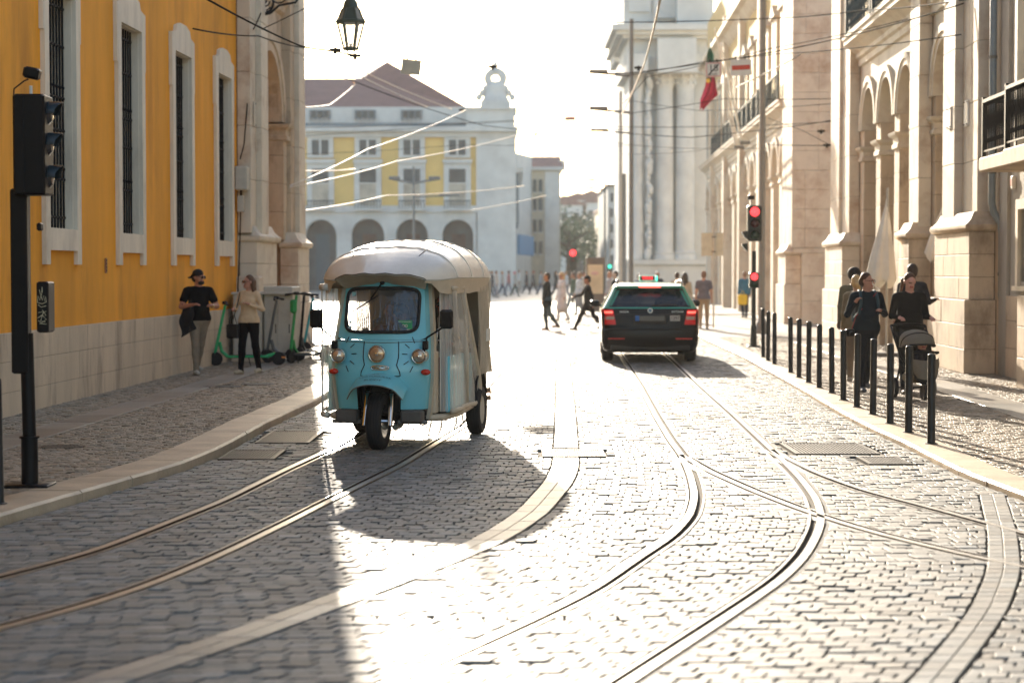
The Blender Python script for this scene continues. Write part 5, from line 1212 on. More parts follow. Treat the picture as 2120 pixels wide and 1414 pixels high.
# insulators and clamps
def clamp(px, py, Y, label):
    o = AT(px, py, Y); m_ = MB(); m_.cyl((-.10, 0, 0), (.10, 0, 0), .03, n=8).cyl((0, 0, -.07), (0, 0, .05), .035, .02, n=8); w = m_.build('wire_clamp', WIREM, None, smooth=True); w.location = o; tag(w, label, 'wire clamp', 'clamps and insulators on the overhead wires')
for px, py, Y, lab in ((694, 104, 33, 'dark clamp left of the lantern foot'), (735, 116, 34, 'tiny hanging clamp below the lantern'), (1020, 139, 44, 'clamp where the dropper meets the span wire'), (957, 228, 56, 'clamp at the tip of the sunlit wire near the roof corner'), (1700, 272, 50, 'insulator on the broad stone wall, upper one'), (1712, 301, 50, 'insulator on the broad stone wall, lower one'), (1322, 141, 46, 'clamp near the top of the bright steep wire'), (1110, 408 - 130, 60, 'clamp on the drooping wire before the gap')): clamp(px, py, Y, lab)
# little signs hung on the span wire
def hung(px0, px1, py0, py1, Y, tilt, label, m=WHITEP):
    a = AT((px0 + px1) / 2, (py0 + py1) / 2, Y); e = empty('hanging_sign', label, 'sign', a); w = (px1 - px0) / FPX * Y / 2; h = (py1 - py0) / FPX * Y / 2; Mx = RY(tilt)
    m_ = MB(); m_.bbox(-w, w, -.008, .008, -h, h, .004, Mx); m_.build('plate', m, e)
    for s_ in (-.45, .45): m_ = MB(); m_.cyl(Mx @ Vector((s_ * w, 0, h)), Mx @ Vector((s_ * w, 0, h + .07)), .02, n=6); m_.build('hook', IRON, e)
    return e, w, h, Mx
hung(831, 871, 124, 155, 41, 6, 'blank cream plate hanging from the span wire near the palace roof', mat('plate_cream', (.48, .46, .38), .6))
e, w, h, Mx = hung(1461, 1493, 130, 160, 43, -2, 'small hanging sign with 18 struck through in black')
for q in ((-w * .93, -w * .86, -h * .93, h * .93), (w * .86, w * .93, -h * .93, h * .93), (-w * .86, w * .86, h * .86, h * .93), (-w * .86, w * .86, -h * .93, -h * .86)): m_ = MB(); m_.box(q[0], q[1], -.0125, -.0085, q[2], q[3], Mx); m_.build('red_border', mat('sign_red', (.6, .06, .03), .5), e)
SB = mat('sign_black', (.02, .02, .02), .5); SRD = mat('sign_red', (.6, .06, .03), .5)
text('18', h * 1.35, e, Mx @ T(0, -.010, h * .18) @ RX(90), SB); text('km/h', h * .5, e, Mx @ T(0, -.010, -h * .62) @ RX(90), SB)
m_ = MB(); m_.add([Mx @ Vector(v) for v in ((-w * .75, -.0135, -h * .7), (-w * .62, -.0135, -h * .8), (w * .75, -.0135, h * .7), (w * .62, -.0135, h * .8))], [(0, 1, 2, 3)]); m_.build('strike_bar', SB, e)
e, w, h, Mx = hung(1512, 1556, 124, 157, 43, -3, 'small hanging sign with a horizontal red bar')
m_ = MB(); m_.box(-w * .85, w * .85, -.0125, -.0085, -h * .28, h * .28, Mx); m_.build('red_bar', SRD, e)
# ================================================================== vehicles
TEAL = mat('teal_paint', (0.17, 0.55, 0.64), .32, var=.04, coat=.4, scale=3)
BEIG = mat('beige_vinyl', (0.56, 0.47, 0.35), .45, var=.08, scale=8)
SILV = mat('silver_canopy', (0.74, 0.70, 0.62), .24, var=.06, scale=5, bump=.35, bscale=5, spec=.7)
CLEAR = clearmat('clear_vinyl', (0.85, .82, .75), .14, .42, 1.0)
GLASSW = clearmat('windscreen_glass', (0.035, .05, .06), .08, .74, .9)
LAMPG = mat('lamp_glass', (.62, .50, .38), .12, .6, var=.3, scale=12)
AMB = mat('indicator_red', (.55, .03, .01), .25)
SEAM = mat('seam_dark', (.10, .085, .07), .6)
BRONZ = mat('headlamp_amber', (.55, .36, .22), .18, .5, var=.4, scale=10)
def wheel(parent, c, r, w, name='wheel', rim=CHROME, spokes=5, rimr=.62, side=1):
    m_ = MB(); h = w / 2
    m_.lathe([(r * rimr, -h * .85), (r * .86, -h), (r * .96, -h * .8), (r, -h * .45), (r, h * .45), (r * .96, h * .8), (r * .86, h), (r * rimr, h * .85), (r * rimr, -h * .85)], c, 'X', 32)
    for k in range(0): pass
    t = m_.build(name, RUBBER, parent, smooth=True)
    tr = MB()
    for q in (-.28, -.09, .09, .28): tr.lathe([(r * 1.0, q * w - .004), (r * 1.006, q * w - .002), (r * 1.006, q * w + .002), (r * 1.0, q * w + .004)], c, 'X', 32)
    tr.build('tread_groove', IRON, t)
    m_ = MB(); m_.lathe([(r * rimr, -h * .8), (r * rimr * .93, -h * .8), (r * rimr * .9, -h * .2), (r * rimr * .9, h * .2), (r * rimr * .93, h * .8), (r * rimr, h * .8)], c, 'X', 28)
    m_.lathe([(0, side * h * .6), (r * .13, side * h * .6), (r * .16, side * h * .3), (r * .16, 0), (0, 0)] if side > 0 else [(0, 0), (r * .16, 0), (r * .16, side * h * .3), (r * .13, side * h * .6), (0, side * h * .6)], c, 'X', 14)
    for k in range(spokes):
        a = 2 * PI * k / spokes; Mx = T(*c) @ Matrix.Rotation(a, 4, 'X'); m_.box(-.012 + side * h * .35, .012 + side * h * .35, -r * .06, r * .06, r * .1, r * rimr * .95, Mx)
    m_.build('rim', rim, t, smooth=True); return t
# ------------------------------------------------ three-wheeler
tkp = G(784, 931, 0); TK = empty('three_wheeler', 'turquoise three-wheeled tourist taxi with silver canopy and clear rolled side curtains', 'three-wheeler', tkp, R(-9.3))
def hwz(z): return float(np.interp(z, [.30, .37, .7, 1.0, 1.15, 1.5, 1.6], [.39, .41, .445, .435, .42, .385, .37]))
def yz(z): return float(np.interp(z, [.3, .5, .75, 1.0, 1.1, 1.6], [.02, .0, -.02, .03, .055, .20]))
def skin(x, z, off=0.0):
    w = hwz(z); u = min(1.0, abs(x) / w); return Vector((x, yz(z) + .11 * u ** 2.4 - off, z))
def shell(z0, z1, nz, x_lo=None, name='front_panel', m=TEAL):
    m_ = MB(); rows = []
    for i in range(nz + 1):
        z = z0 + (z1 - z0) * i / nz; w = hwz(z); row = []
        xs = [w * t for t in np.linspace(-1, 1, 25)]
        row = [skin(x, z) for x in xs]
        # wrap round to the sides
        row = [Vector((-w - .03, yz(z) + .36, z)), Vector((-w - .022, yz(z) + .20, z)), Vector((-w - .012, yz(z) + .135, z))] + row + [Vector((w + .012, yz(z) + .135, z)), Vector((w + .022, yz(z) + .20, z)), Vector((w + .03, yz(z) + .36, z))]
        rows.append(row)
    vs = [p for r_ in rows for p in r_]; n = len(rows[0]); fs = []
    for i in range(nz):
        for k in range(n - 1):
            c = (rows[i][k] + rows[i + 1][k + 1]) / 2
            if x_lo and abs(c.x) < x_lo and c.y < .3: continue
            fs.append((i * n + k, i * n + k + 1, (i + 1) * n + k + 1, (i + 1) * n + k))
    for sg in ((-1, 1) if x_lo else (0,)):
        g_ = [f for f in fs if sg == 0 or sum(vs[i].x for i in f) * sg > 0]; used = sorted({i for f in g_ for i in f}); mp_ = {v: k for k, v in enumerate(used)}
        m_ = MB(); m_.add([vs[i] for i in used], [tuple(mp_[i] for i in f) for f in g_]); o = m_.build(name, m, TK, smooth=True)
    return o
shell(.38, .62, 5, x_lo=.205, name='lower_front_panel'); fp_ = shell(.62, 1.035, 8)
# cowl round the windscreen
m_ = MB(); zc, xc = 1.315, 0; N = 40
def se(a, hx, hz, n=6.5): return (hx * math.copysign(abs(math.cos(a)) ** (2 / n), math.cos(a)), hz * math.copysign(abs(math.sin(a)) ** (2 / n), math.sin(a)))
def ringpts(hx, hz, off, zc=1.315): 
    out = []
    for k in range(N):
        x, z = se(2 * PI * k / N, hx, hz); z += zc
        if off is None: out.append(None)
        zz_ = min(max(z, 1.035), 1.60); x = max(-hwz(zz_), min(hwz(zz_), x)); p = skin(x, zz_, off); out.append(p)
    return out
outer = [];
for k in range(N):
    x, z = se(2 * PI * k / N, .45, .285, 9); z = min(max(z + 1.315, 1.037), 1.585 - .04 * (abs(x) / .4) ** 2 + (.035 if abs(x - .0) < .06 else 0)); w = hwz(z); outer.append(skin(max(-w, min(w, x)), z))
inner = ringpts(.352, .205, 0.0)
m_.grid([outer, inner], closed_u=True); cowl = m_.build('windscreen_cowl', TEAL, TK, smooth=True)
for sg in (-1, 1):
    m_ = MB(); m_.grid([[Vector((sg * hwz(z), yz(z) + .11, z)), Vector((sg * (hwz(z) + .022), yz(z) + .2, z)), Vector((sg * (hwz(z) + .03), yz(z) + .33, z))] for z in np.linspace(1.035, 1.585, 8)], flip=sg < 0); m_.build('side_cowl', TEAL, TK, smooth='all')
m_ = MB(); m_.tube(ringpts(.352, .207, .010), .017, 8, closed=True); m_.build('windscreen_seal', RUBBER, cowl, smooth='all')
m_ = MB(); rows = []
for i in range(9):
    t = i / 8; rr_ = ringpts(.35 * t + .001, .205 * t + .001, .006); rows.append(rr_)
m_.grid(rows, closed_u=True, flip=True); gls = m_.build('windscreen', GLASSW, TK, smooth='all')
def on_skin(v, off=.012): return skin(v.x, v.z, off)
# stickers, wiper
m_ = MB(); q = skin(.235, 1.165, .016); m_.bbox(.165, .305, q.y + .01, q.y + .018, 1.12, 1.22, .003); st = m_.build('green_sticker', mat('sticker_green', (.02, .30, .12), .5), gls)
text('RECOMMENDED', .017, st, T(.235, q.y + .008, 1.205) @ RX(90), WHITEP, depth=.0008)
m_ = MB(); 
for sx_ in (-.014, .014): m_.tube([(.235 + sx_ + .012 * math.cos(a), q.y + .007, 1.168 + .012 * math.sin(a)) for a in np.linspace(0, 2 * PI, 12)[:-1]], .0025, 5, closed=True)
m_.build('owl_eyes', WHITEP, st); m_ = MB(); m_.box(.17, .30, q.y + .006, q.y + .009, 1.124, 1.136); m_.build('white_strip', WHITEP, st)
for (x, z, s_, mm) in ((-.285, 1.465, .018, mat('sticker_teal', (.25, .5, .5), .5)), (-.30, 1.15, .02, mat('sticker_pale', (.4, .5, .5), .5)), (-.30, 1.20, .015, mat('sticker_pale', (.4, .5, .5), .5))):
    q = skin(x, z, .014); m_ = MB(); (m_.bbox(x - s_, x + s_, q.y, q.y + .004, z - s_, z + s_, .002) if s_ == .018 else m_.cyl((x, q.y, z), (x, q.y + .004, z), s_, n=14)); m_.build('sticker', mm, gls)
m_ = MB(); m_.tube([skin(.0, 1.575, .03), skin(-.05, 1.49, .05), skin(-.10, 1.42, .045)], .009, 6); m_.tube([skin(-.035, 1.45, .04), skin(-.17, 1.365, .035), skin(-.30, 1.29, .03)], .007, 6); m_.ball(skin(.0, 1.575, .03), .024, 8, 6); m_.build('wiper', BLACKP, TK, smooth='all')
# seam line and nose shield
m_ = MB(); m_.tube([skin(x, 1.03 - .02 * math.cos(x * 3), .002) for x in np.linspace(-.43, .43, 24)], .0035, 5); m_.build('body_seam', SEAM, fp_)
m_ = MB(); outl = [(-.145, 1.02), (-.15, .93), (-.15, .87), (-.135, .80), (-.165, .735), (-.17, .70)] 
pts = [skin(x, z, .004) for x, z in outl] + [skin(x, .70 - .004, .004) for x in np.linspace(-.12, .2, 8)] + [skin(-x + .04, z, .004) for x, z in reversed(outl)]
m_.tube(pts, .005, 5); m_.build('nose_outline', IRON, fp_, smooth='all')
# headlights
def lamp(x, z, r, name, off=.05, m=LAMPG):
    q = skin(x, z, 0); m_ = MB(); m_.lathe([(r * 1.12, .03), (r * 1.14, -off * .6), (r * 1.05, -off), (r * .92, -off * .9)], (x, q.y, z), 'Y', 24); h = m_.build(name, CHROME if r > .06 else TEAL, TK, smooth=True)
    m_ = MB(); m_.lathe([(r * .96, -off * .88), (r * .8, -off * 1.05), (r * .4, -off * 1.2), (0, -off * 1.25)], (x, q.y, z), 'Y', 24); m_.build('lens', m, h, smooth='all')
    m_ = MB(); m_.lathe([(r * .22, -off * 1.22), (r * .18, -off * 1.3), (0, -off * 1.32)], (x, q.y, z), 'Y', 12); m_.build('bulb_cap', CHROME, h)
    m_ = MB(); m_.lathe([(r * .93, -off * .9), (r * 1.03, -off * 1.06), (r * 1.1, -off * .98)], (x, q.y, z), 'Y', 24); m_.build('bezel', CHROME, h, smooth='all')
lamp(-.01, .905, .075, 'centre_headlight', .045, BRONZ); lamp(-.39, .885, .064, 'headlight', .10); lamp(.39, .885, .064, 'headlight', .10)
for cx, sg in ((-.385, 1), (.385, -1)):
    for k, a in enumerate((62, 32, 3, -28, -58)):
        a = R(a); d = Vector((sg * math.cos(a), 0, math.sin(a))); p0 = (cx + .115 * d.x, .895 + .125 * d.z); p1 = (cx + .165 * d.x, .895 + .19 * d.z)
        if abs(p1[0]) > .43: continue
        m_ = MB(); m_.cyl(skin(p0[0], p0[1], .003), skin(p1[0], p1[1], .003), .0042, n=5); m_.build('painted_lash', IRON, fp_)
    if True:
        a = R(97 if sg > 0 else 83)
# chrome badge
q = skin(.02, .775, .006); m_ = MB(); m_.tube([(.02 + .085 * math.copysign(abs(math.cos(a)) ** .5, math.cos(a)), q.y, .775 + .02 * math.sin(a)) for a in np.linspace(0, 2 * PI, 20)[:-1]], .006, 6, closed=True); m_.tube([(-.05, q.y - .003, .782), (.02, q.y - .006, .772), (.09, q.y - .003, .782)], .005, 6).tube([(-.05, q.y - .003, .768), (.09, q.y - .003, .768)], .004, 6); m_.ball((.02, q.y - .005, .775), .014, 8, 6); m_.build('nose_badge', CHROME, TK, smooth='all')
# mudguard over the front wheel
m_ = MB(); rows = []
for i in range(9):
    t = i / 8; yy = .10 - .42 * t; zt_ = .735 - .10 * t ** 2.2; row = []
    for j in range(21):
        u = -1 + 2 * j / 20; w = .20 + .08 * (1 - t * .2) if True else 0; w = .285 - .02 * t
        z = zt_ - .10 * abs(u) ** 2.2 - (.045 * max(0, abs(u) - .75) / .25) * (1) ; row.append(Vector((u * w, yy + .16 * abs(u) ** 2 * t, z)))
    rows.append(row)
m_.grid(rows, flip=True); m_.grid([[p + Vector((0, 0, -.008)) for p in r_] for r_ in rows]); 
mg = m_.build('front_mudguard', TEAL, TK, smooth='all')
m_ = MB(); m_.tube([p + Vector((0, 0, -.004)) for p in rows[-1]], .006, 5); m_.build('mudguard_edge', GREYM, mg)
def bendm(base):
    def f(v):
        x, y = v.x, v.y      # text plane: x across, y up the slope
        t = (base - y) ; t = max(0, min(1, t)); u = max(-1, min(1, x / .275)); return Vector((x, .10 - .42 * t + .16 * u * u * t, .735 - .10 * t ** 2.2 - .10 * abs(u) ** 2.2 + .009))
    return f
INK = mat('ink_blue', (.01, .04, .06), .5)
text('the', .06, mg, Matrix.Identity(4), INK, bend=lambda v: bendm(.50)(v), depth=0, xs=.9)
text('PORTUGUESE', .10, mg, Matrix.Identity(4), INK, bend=lambda v: bendm(.66 - 1.2 * v.x * v.x)(v), depth=0, xs=.50)
text('BUDDY', .10, mg, Matrix.Identity(4), INK, bend=lambda v: bendm(.84 - 1.2 * v.x * v.x)(v), depth=0, xs=.50)
# front wheel, fork
fw = wheel(TK, (0, 0, .27), .27, .148, 'front_wheel', rim=CHROME, spokes=7, rimr=.60)
for sg in (-1, 1):
    m_ = MB(); m_.cyl((sg * .125, -.06, .23), (sg * .115, .06, .56), .024, n=12); m_.build('fork_tube', CHROME, TK, smooth=True)
    m_ = MB()
    for k in range(4): z = .53 + k * .022; m_.lathe([(.026, 0), (.034, .008), (.026, .016)], (sg * .115, .055 + k * .006, z), 'Z', 12)
    m_.build('fork_boot', RUBBER, TK, smooth=True)
m_ = MB(); m_.bbox(-.20, .20, .10, .30, .34, .72, .02); m_.build('wheel_well', IRON, TK)
m_ = MB(); m_.bbox(-.42, .42, .16, .5, .30, .38, .02); m_.bbox(-.5, .5, .45, 1.95, .24, .33, .02); m_.build('chassis', BLACKP, TK)
m_ = MB(); m_.cyl((-.13, 0, .27), (.13, 0, .27), .018, n=8); m_.build('axle', CHROME, TK)
for sg in (-1, 1):
    m_ = MB(); a, b = sorted((sg * .205, sg * .42)); m_.bbox(a, b, .0, .12, .255, .375, .015); m_.build('under_panel', mat('scuffed_grey', (.10, .09, .08), .5, var=.3), TK)
    m_ = MB(); m_.cyl((sg * .18, .04, .262), (sg * .46, .05, .262), .018, n=8); m_.build('bumper_bar', GREYM, TK, smooth=True)
    x = sg * .425; m_ = MB(); m_.ball((x + sg * .02, .04, .735), .036, 10, 8, sx=1.3, sy=.8, sz=.8); m_.build('indicator', AMB, TK, smooth='all')
    # mirrors
    X = sg * (.60 if sg < 0 else .655); m_ = MB(); m_.bbox(X - .062, X + .062, -.03, .03, 1.145, 1.325, .022); mi_ = m_.build('mirror', BLACKP, TK, smooth=True)
    m_ = MB(); m_.tube([(sg * .44, .06, .98), (sg * .46, .03, 1.06), (X, .0, 1.18)], .009, 6); m_.bbox(sg * .44 - .025, sg * .44 + .025, .03, .09, .945, 1.03, .008); m_.build('mirror_arm', BLACKP, TK, smooth=True)
# beige door frames
def strip_tube(pts, r, name, m, flat=1.0): m_ = MB(); m_.tube(pts, r, 8); return m_.build(name, m, TK, smooth='all')
for sg in (-1, 1):
    m_ = MB(); rows = [[Vector((sg * (hwz(z) + .018), yz(z) + .20, z)), Vector((sg * (hwz(z) + .055), yz(z) + .19, z)), Vector((sg * (hwz(z) + .062), yz(z) + .27, z)), Vector((sg * (hwz(z) + .03), yz(z) + .30, z))] for z in np.linspace(.28, 1.60, 14)]
    m_.grid(rows, flip=sg < 0); m_.grid([[r_[3], r_[0]] for r_ in rows], flip=sg < 0); m_.build('front_pillar', BEIG, TK, smooth=True)
    strip_tube([(sg * .44, .32, 1.575), (sg * .55, .45, 1.60), (sg * .60, .8, 1.605), (sg * .61, 2.25, 1.60)], .028, 'roof_rail', BEIG)
    strip_tube([(sg * .44, .25, .29), (sg * .56, .45, .285), (sg * .60, .9, .29), (sg * .61, 1.5, .32)], .032, 'sill_rail', BEIG)
    strip_tube([(sg * .60, 1.3, .33), (sg * .615, 1.22, .9), (sg * .61, 1.1, 1.6)], .022, 'middle_pillar', BEIG)
    strip_tube([(sg * .60, 2.3, .45), (sg * .61, 2.28, 1.6)], .024, 'rear_pillar', BEIG)
    # teal side body
    m_ = MB(); a, b = sorted((sg * .555, sg * .60)); m_.bbox(a, b, .42, 1.18, .33, .87, .01); m_.build('side_panel', TEAL, TK)
    m_ = MB(); m_.bbox(a, b, 1.40, 1.62, .36, .85, .01); m_.build('rear_side_panel', TEAL, TK)
    m_ = MB(); rows = []
    for i in range(9):
        t = PI * i / 8; rows.append([Vector((sg * .50, 1.85 - .33 * math.cos(t), .30 + .36 * math.sin(t))), Vector((sg * .655, 1.85 - .33 * math.cos(t), .30 + .36 * math.sin(t)))])
    m_.grid(rows, flip=sg < 0); m_.grid([[p * 1.0 + Vector((0, 0, .006)) for p in r_] for r_ in rows], flip=sg > 0); m_.build('rear_mudguard', BLACKP, TK, smooth='all')
    m_ = MB(); a, b = sorted((sg * .50, sg * .59)); m_.bbox(a, b, 2.2, 2.34, .5, .9, .01); m_.box(a, b, 1.62, 2.2, .66, .9); m_.build('rear_body', mat('dusty_black', (.03, .028, .025), .5, var=.4), TK)
    wheel(TK, (sg * .60, 1.85, .25), .25, .15, 'rear_wheel', rim=GREYL, spokes=6, rimr=.58, side=sg)
m_ = MB(); m_.cyl((-.6, 1.85, .25), (.6, 1.85, .25), .03, n=8); m_.build('rear_axle', IRON, TK)
m_ = MB(); m_.bbox(.455, .50, .25, .40, .33, .92, .01); m_.build('inner_panel', BEIG, TK); m_ = MB(); m_.bbox(-.46, .46, .30, .34, .35, .95, .01); m_.build('bulkhead', BLACKP, TK)
m_ = MB(); m_.tube([(.47, .42, .95), (.48, .42, 1.12), (.50, .5, 1.16), (.60, .75, 1.14), (.62, .8, 1.02), (.6, .78, .92)], .009, 6); m_.tube([(.48, .42, 1.02), (.61, .79, 1.0)], .007, 6); m_.build('hand_rail', CHROME, TK, smooth='all')
# back wall of the cabin with its window
RW_ = mat('rear_vinyl', (.30, .26, .20), .5, var=.1); m_ = MB()
m_.box(-.61, .61, 2.33, 2.35, .5, 1.02); m_.box(-.61, .61, 2.33, 2.35, 1.38, 1.62); m_.box(-.61, -.34, 2.33, 2.35, 1.02, 1.38); m_.box(.34, .61, 2.33, 2.35, 1.02, 1.38); bw = m_.build('rear_wall', RW_, TK)
m_ = MB(); m_.box(-.34, .34, 2.338, 2.342, 1.02, 1.38); m_.build('rear_pane', mat('smoky_vinyl', (.10, .10, .09), .3, var=.2), bw)
m_ = MB(); m_.bbox(-.60, .60, .5, 2.3, 1.60, 1.615, .004); m_.build('roof_lining', RW_, TK)
# seats, steering
SEATM = mat('seat_black_vinyl', (.02, .02, .022), .5); m_ = MB(); m_.bbox(-.25, .25, .65, 1.0, .35, .66, .04); m_.bbox(-.25, .25, .98, 1.08, .6, 1.05, .04); m_.build('driver_seat', SEATM, TK)
m_ = MB(); m_.bbox(-.52, .52, 1.45, 1.85, .45, .68, .04); m_.bbox(-.52, .52, 1.88, 2.0, .6, 1.2, .04); m_.build('passenger_seat', SEATM, TK)
m_ = MB(); m_.tube([(-.3, .45, 1.05), (-.1, .38, 1.0), (.1, .38, 1.0), (.3, .45, 1.05)], .014, 6); m_.cyl((0, .36, .6), (0, .38, 1.0), .02, n=8); m_.build('handlebar', BLACKP, TK, smooth='all')
# canopy
YS = [-.14, -.05, .10, .30, .55, .85, 1.2, 1.55, 1.9, 2.2, 2.38]
CZ = [1.66, 1.71, 1.775, 1.85, 1.915, 1.965, 1.99, 2.0, 1.995, 1.975, 1.93]
EZ = [1.60, 1.60, 1.60, 1.61, 1.62, 1.62, 1.62, 1.62, 1.62, 1.62, 1.62]
HW = [.44, .50, .56, .615, .65, .665, .67, .67, .67, .665, .65]
rows = []; NU = 29
for y, cz, ez, hw_ in zip(YS, CZ, EZ, HW):
    row = []
    for j in range(NU):
        a = PI * j / (NU - 1); u = -math.cos(a); x = u * hw_; f = (1 - abs(u) ** 2.8) ** .55
        z = ez + (cz - ez) * f + .006 * math.sin(x * 31 + y * 9) * f; yy = y + (.22 * abs(u) ** 2 if y < .0 else (.22 * abs(u) ** 2 * max(0, 1 - y / .35)))
        row.append(Vector((x, yy, z)))
    rows.append(row)
m_ = MB(); m_.grid(rows, flip=False); m_.grid([[p + Vector((0, .004, -.012)) for p in r_] for r_ in rows], flip=True); can = m_.build('canopy', SILV, TK, smooth='all')
for i in (4, 6, 8): m_ = MB(); m_.tube([p + Vector((0, 0, .002)) for p in rows[i]], .007, 5); m_.build('canopy_bow', SILV, can, smooth='all')
for j in (9, 19): m_ = MB(); m_.tube([r_[j] + Vector((0, 0, .002)) for r_ in rows[3:]], .004, 5); m_.build('canopy_seam', SEAM, can, smooth='all')
m_ = MB(); m_.tube([p + Vector((0, 0, .0)) for p in rows[0]], .005, 5); m_.build('canopy_hem', SEAM, can, smooth='all')
for e0 in (0, -1): m_ = MB(); m_.tube([r_[e0] for r_ in rows], .008, 5); m_.build('canopy_hem', GREYL, can, smooth='all')
m_ = MB(); fr_ = [[], []]
for p in rows[0]:
    u = p.x / .44; x2 = max(-.40, min(.40, p.x * .9)); fr_[0].append(p + Vector((0, .01, -.004))); fr_[1].append(Vector((x2, yz(1.57) + .10 * abs(u) ** 2 - .01 + .02 * math.sin(p.x * 25), 1.565 - .055 * abs(u) ** 1.6 + (.012 if abs(u) < .2 else 0))))
m_.grid([fr_[1], [(a * .5 + b * .5) + Vector((0, .03, 0)) for a, b in zip(*fr_)], fr_[0]]); m_.build('front_valance', BEIG, TK, smooth='all')
for sg in (-1, 1):
    m_ = MB(); top = [r_[0 if sg < 0 else -1] for r_ in rows]; m_.grid([[Vector((p.x * .965, p.y, 1.47 + (.10 if i < 2 else 0) + .008 * math.sin(p.y * 30))) for i, p in enumerate(top)], top], flip=sg < 0); m_.build('side_valance', BEIG, TK, smooth='all')
# clear curtains: right-hand one hangs open towards the rear, edged in beige
def sheet(pts_fn, ny, nz, name, m, flip=False): m_ = MB(); m_.grid([[pts_fn(i / ny, j / nz) for j in range(nz + 1)] for i in range(ny + 1)], flip=flip); return m_.build(name, m, TK, smooth='all')
for sg in (-1, 1):
    def fn(t, s, sg=sg):
        z = .34 + 1.18 * s; y0 = .42; y1 = 1.0 + .78 * min(1, max(0, (1.45 - z) / .9)); y = y0 + (y1 - y0) * t
        return Vector((sg * (.625 + .012 * math.sin(t * 26 + s * 3) + .015 * math.sin(t * 9)), y, z))
    ct = sheet(fn, 36, 16, 'clear_curtain', CLEAR, sg > 0)
    m_ = MB(); m_.tube([fn(1, s) for s in np.linspace(0, 1, 14)], .03, 7); m_.tube([fn(t, 0) for t in np.linspace(0, 1, 10)], .026, 7); m_.build('curtain_border', BEIG, ct, smooth='all')
    m_ = MB(); m_.tube([fn(t, 1) for t in np.linspace(0, 1, 8)], .02, 7); m_.build('curtain_top_border', BEIG, ct, smooth='all')
    def fn2(t, s, sg=sg): return Vector((sg * (.645 + .022 * math.sin(t * 40 + s * 5) * (1 - s * .6)), 1.75 + .58 * t, .62 + .96 * s))
    cs = sheet(fn2, 40, 12, 'rear_curtain', clearmat('crumpled_vinyl', (.62, .54, .42), .16, .62, .9), sg > 0)
    m_ = MB(); m_.tube([fn2(1, s) + Vector((0, .01, 0)) for s in np.linspace(0, 1, 10)], .02, 6); m_.build('curtain_border', BEIG, cs, smooth='all')
    m_ = MB(); m_.box(min(sg * .655, sg * .668), max(sg * .655, sg * .668), 2.1, 2.3, .95, 1.08); m_.build('white_tag', WHITEP, cs)
# rolled clear sheet at the front left, and the narrower one on the right
def fnL(t, s): return Vector((-.455 - .175 * t + .0, .23 + .10 * t + .018 * math.sin(t * 16 + s * 2), .30 + 1.22 * s))
cl_ = sheet(fnL, 24, 12, 'front_curtain', CLEAR)
m_ = MB(); m_.tube([(-.56, .27, 1.53), (-.64, .33, 1.53)], .035, 10); m_.tube([(-.56, .27, .30), (-.63, .33, .31)], .03, 8); m_.tube([fnL(1, s) for s in np.linspace(0, 1, 8)], .012, 6); m_.build('curtain_roll', mat('milky_vinyl', (.62, .58, .50), .2, spec=.8), cl_, smooth='all')
def fnR(t, s): return Vector((.52 + .10 * t, .36 + .10 * t + .012 * math.sin(t * 18 + s * 4), .34 + 1.20 * s))
cr_ = sheet(fnR, 14, 10, 'front_curtain', CLEAR, True); m_ = MB(); m_.tube([fnR(0, s) for s in np.linspace(0, 1, 8)], .008, 6); m_.build('curtain_border', mat('milky_vinyl', (.62, .58, .50), .2, spec=.8), cr_, smooth='all')
for k, (x, y) in enumerate(((.42, .45), (.49, .6), (.56, .95), (.60, 1.05))):
    m_ = MB(); m_.tube([(x, y, .28), (x - .015 + .01 * k, y - .02, .18), (x - .03, y - .03, .10)], [.007, .008, .005], 5); m_.build('hanging_strap', IRON, TK, smooth='all')
m_ = MB(); m_.tube([(.36 + .03 * math.cos(a), .3, .235 + .02 * math.sin(a)) for a in np.linspace(0, 2 * PI, 12)[:-1]], .006, 5, closed=True); m_.build('tow_ring', IRON, TK)
m_ = MB(); m_.cyl((.62, 2.36, .42), (.66, 2.36, .42), .03, n=10).cyl((.62, 2.36, .34), (.66, 2.36, .34), .025, n=10); m_.build('tail_lamp', BRONZ, TK)

# ------------------------------------------------ black and green estate taxi
cg = G(1345, 752, 0); YR = cg.y; TX = empty('taxi', 'black estate taxi with green roof and lit red tail lamps driving away', 'car', (XX(1346, YR) , YR - .05, 0), R(-2.2))
BLKP = mat('black_car_paint', (.006, .006, .007), .25, var=.05, coat=0, spec=.18); GRNP = mat('green_car_paint', (.04, .36, .25), .25, coat=.8, var=.03)
GLC = clearmat('car_glass', (.008, .014, .022), .04, .88, .8); BLKPL = mat('matt_black_trim', (.015, .015, .015), .6)
LV = [(.19, .78, .16, 4.46), (.24, .84, .06, 4.55), (.34, .875, .015, 4.60), (.50, .885, .0, 4.62), (.60, .885, .012, 4.60), (.625, .882, .05, 4.58), (.80, .888, .07, 4.52), (.93, .882, .085, 4.1), (.99, .865, .10, 3.75), (1.015, .85, .125, 3.55), (1.12, .79, .20, 3.3), (1.25, .72, .30, 3.02), (1.345, .675, .38, 2.75), (1.39, .645, .36, 2.6), (1.43, .59, .52, 2.4), (1.452, .45, .85, 2.2), (1.46, .2, 1.2, 1.9)]
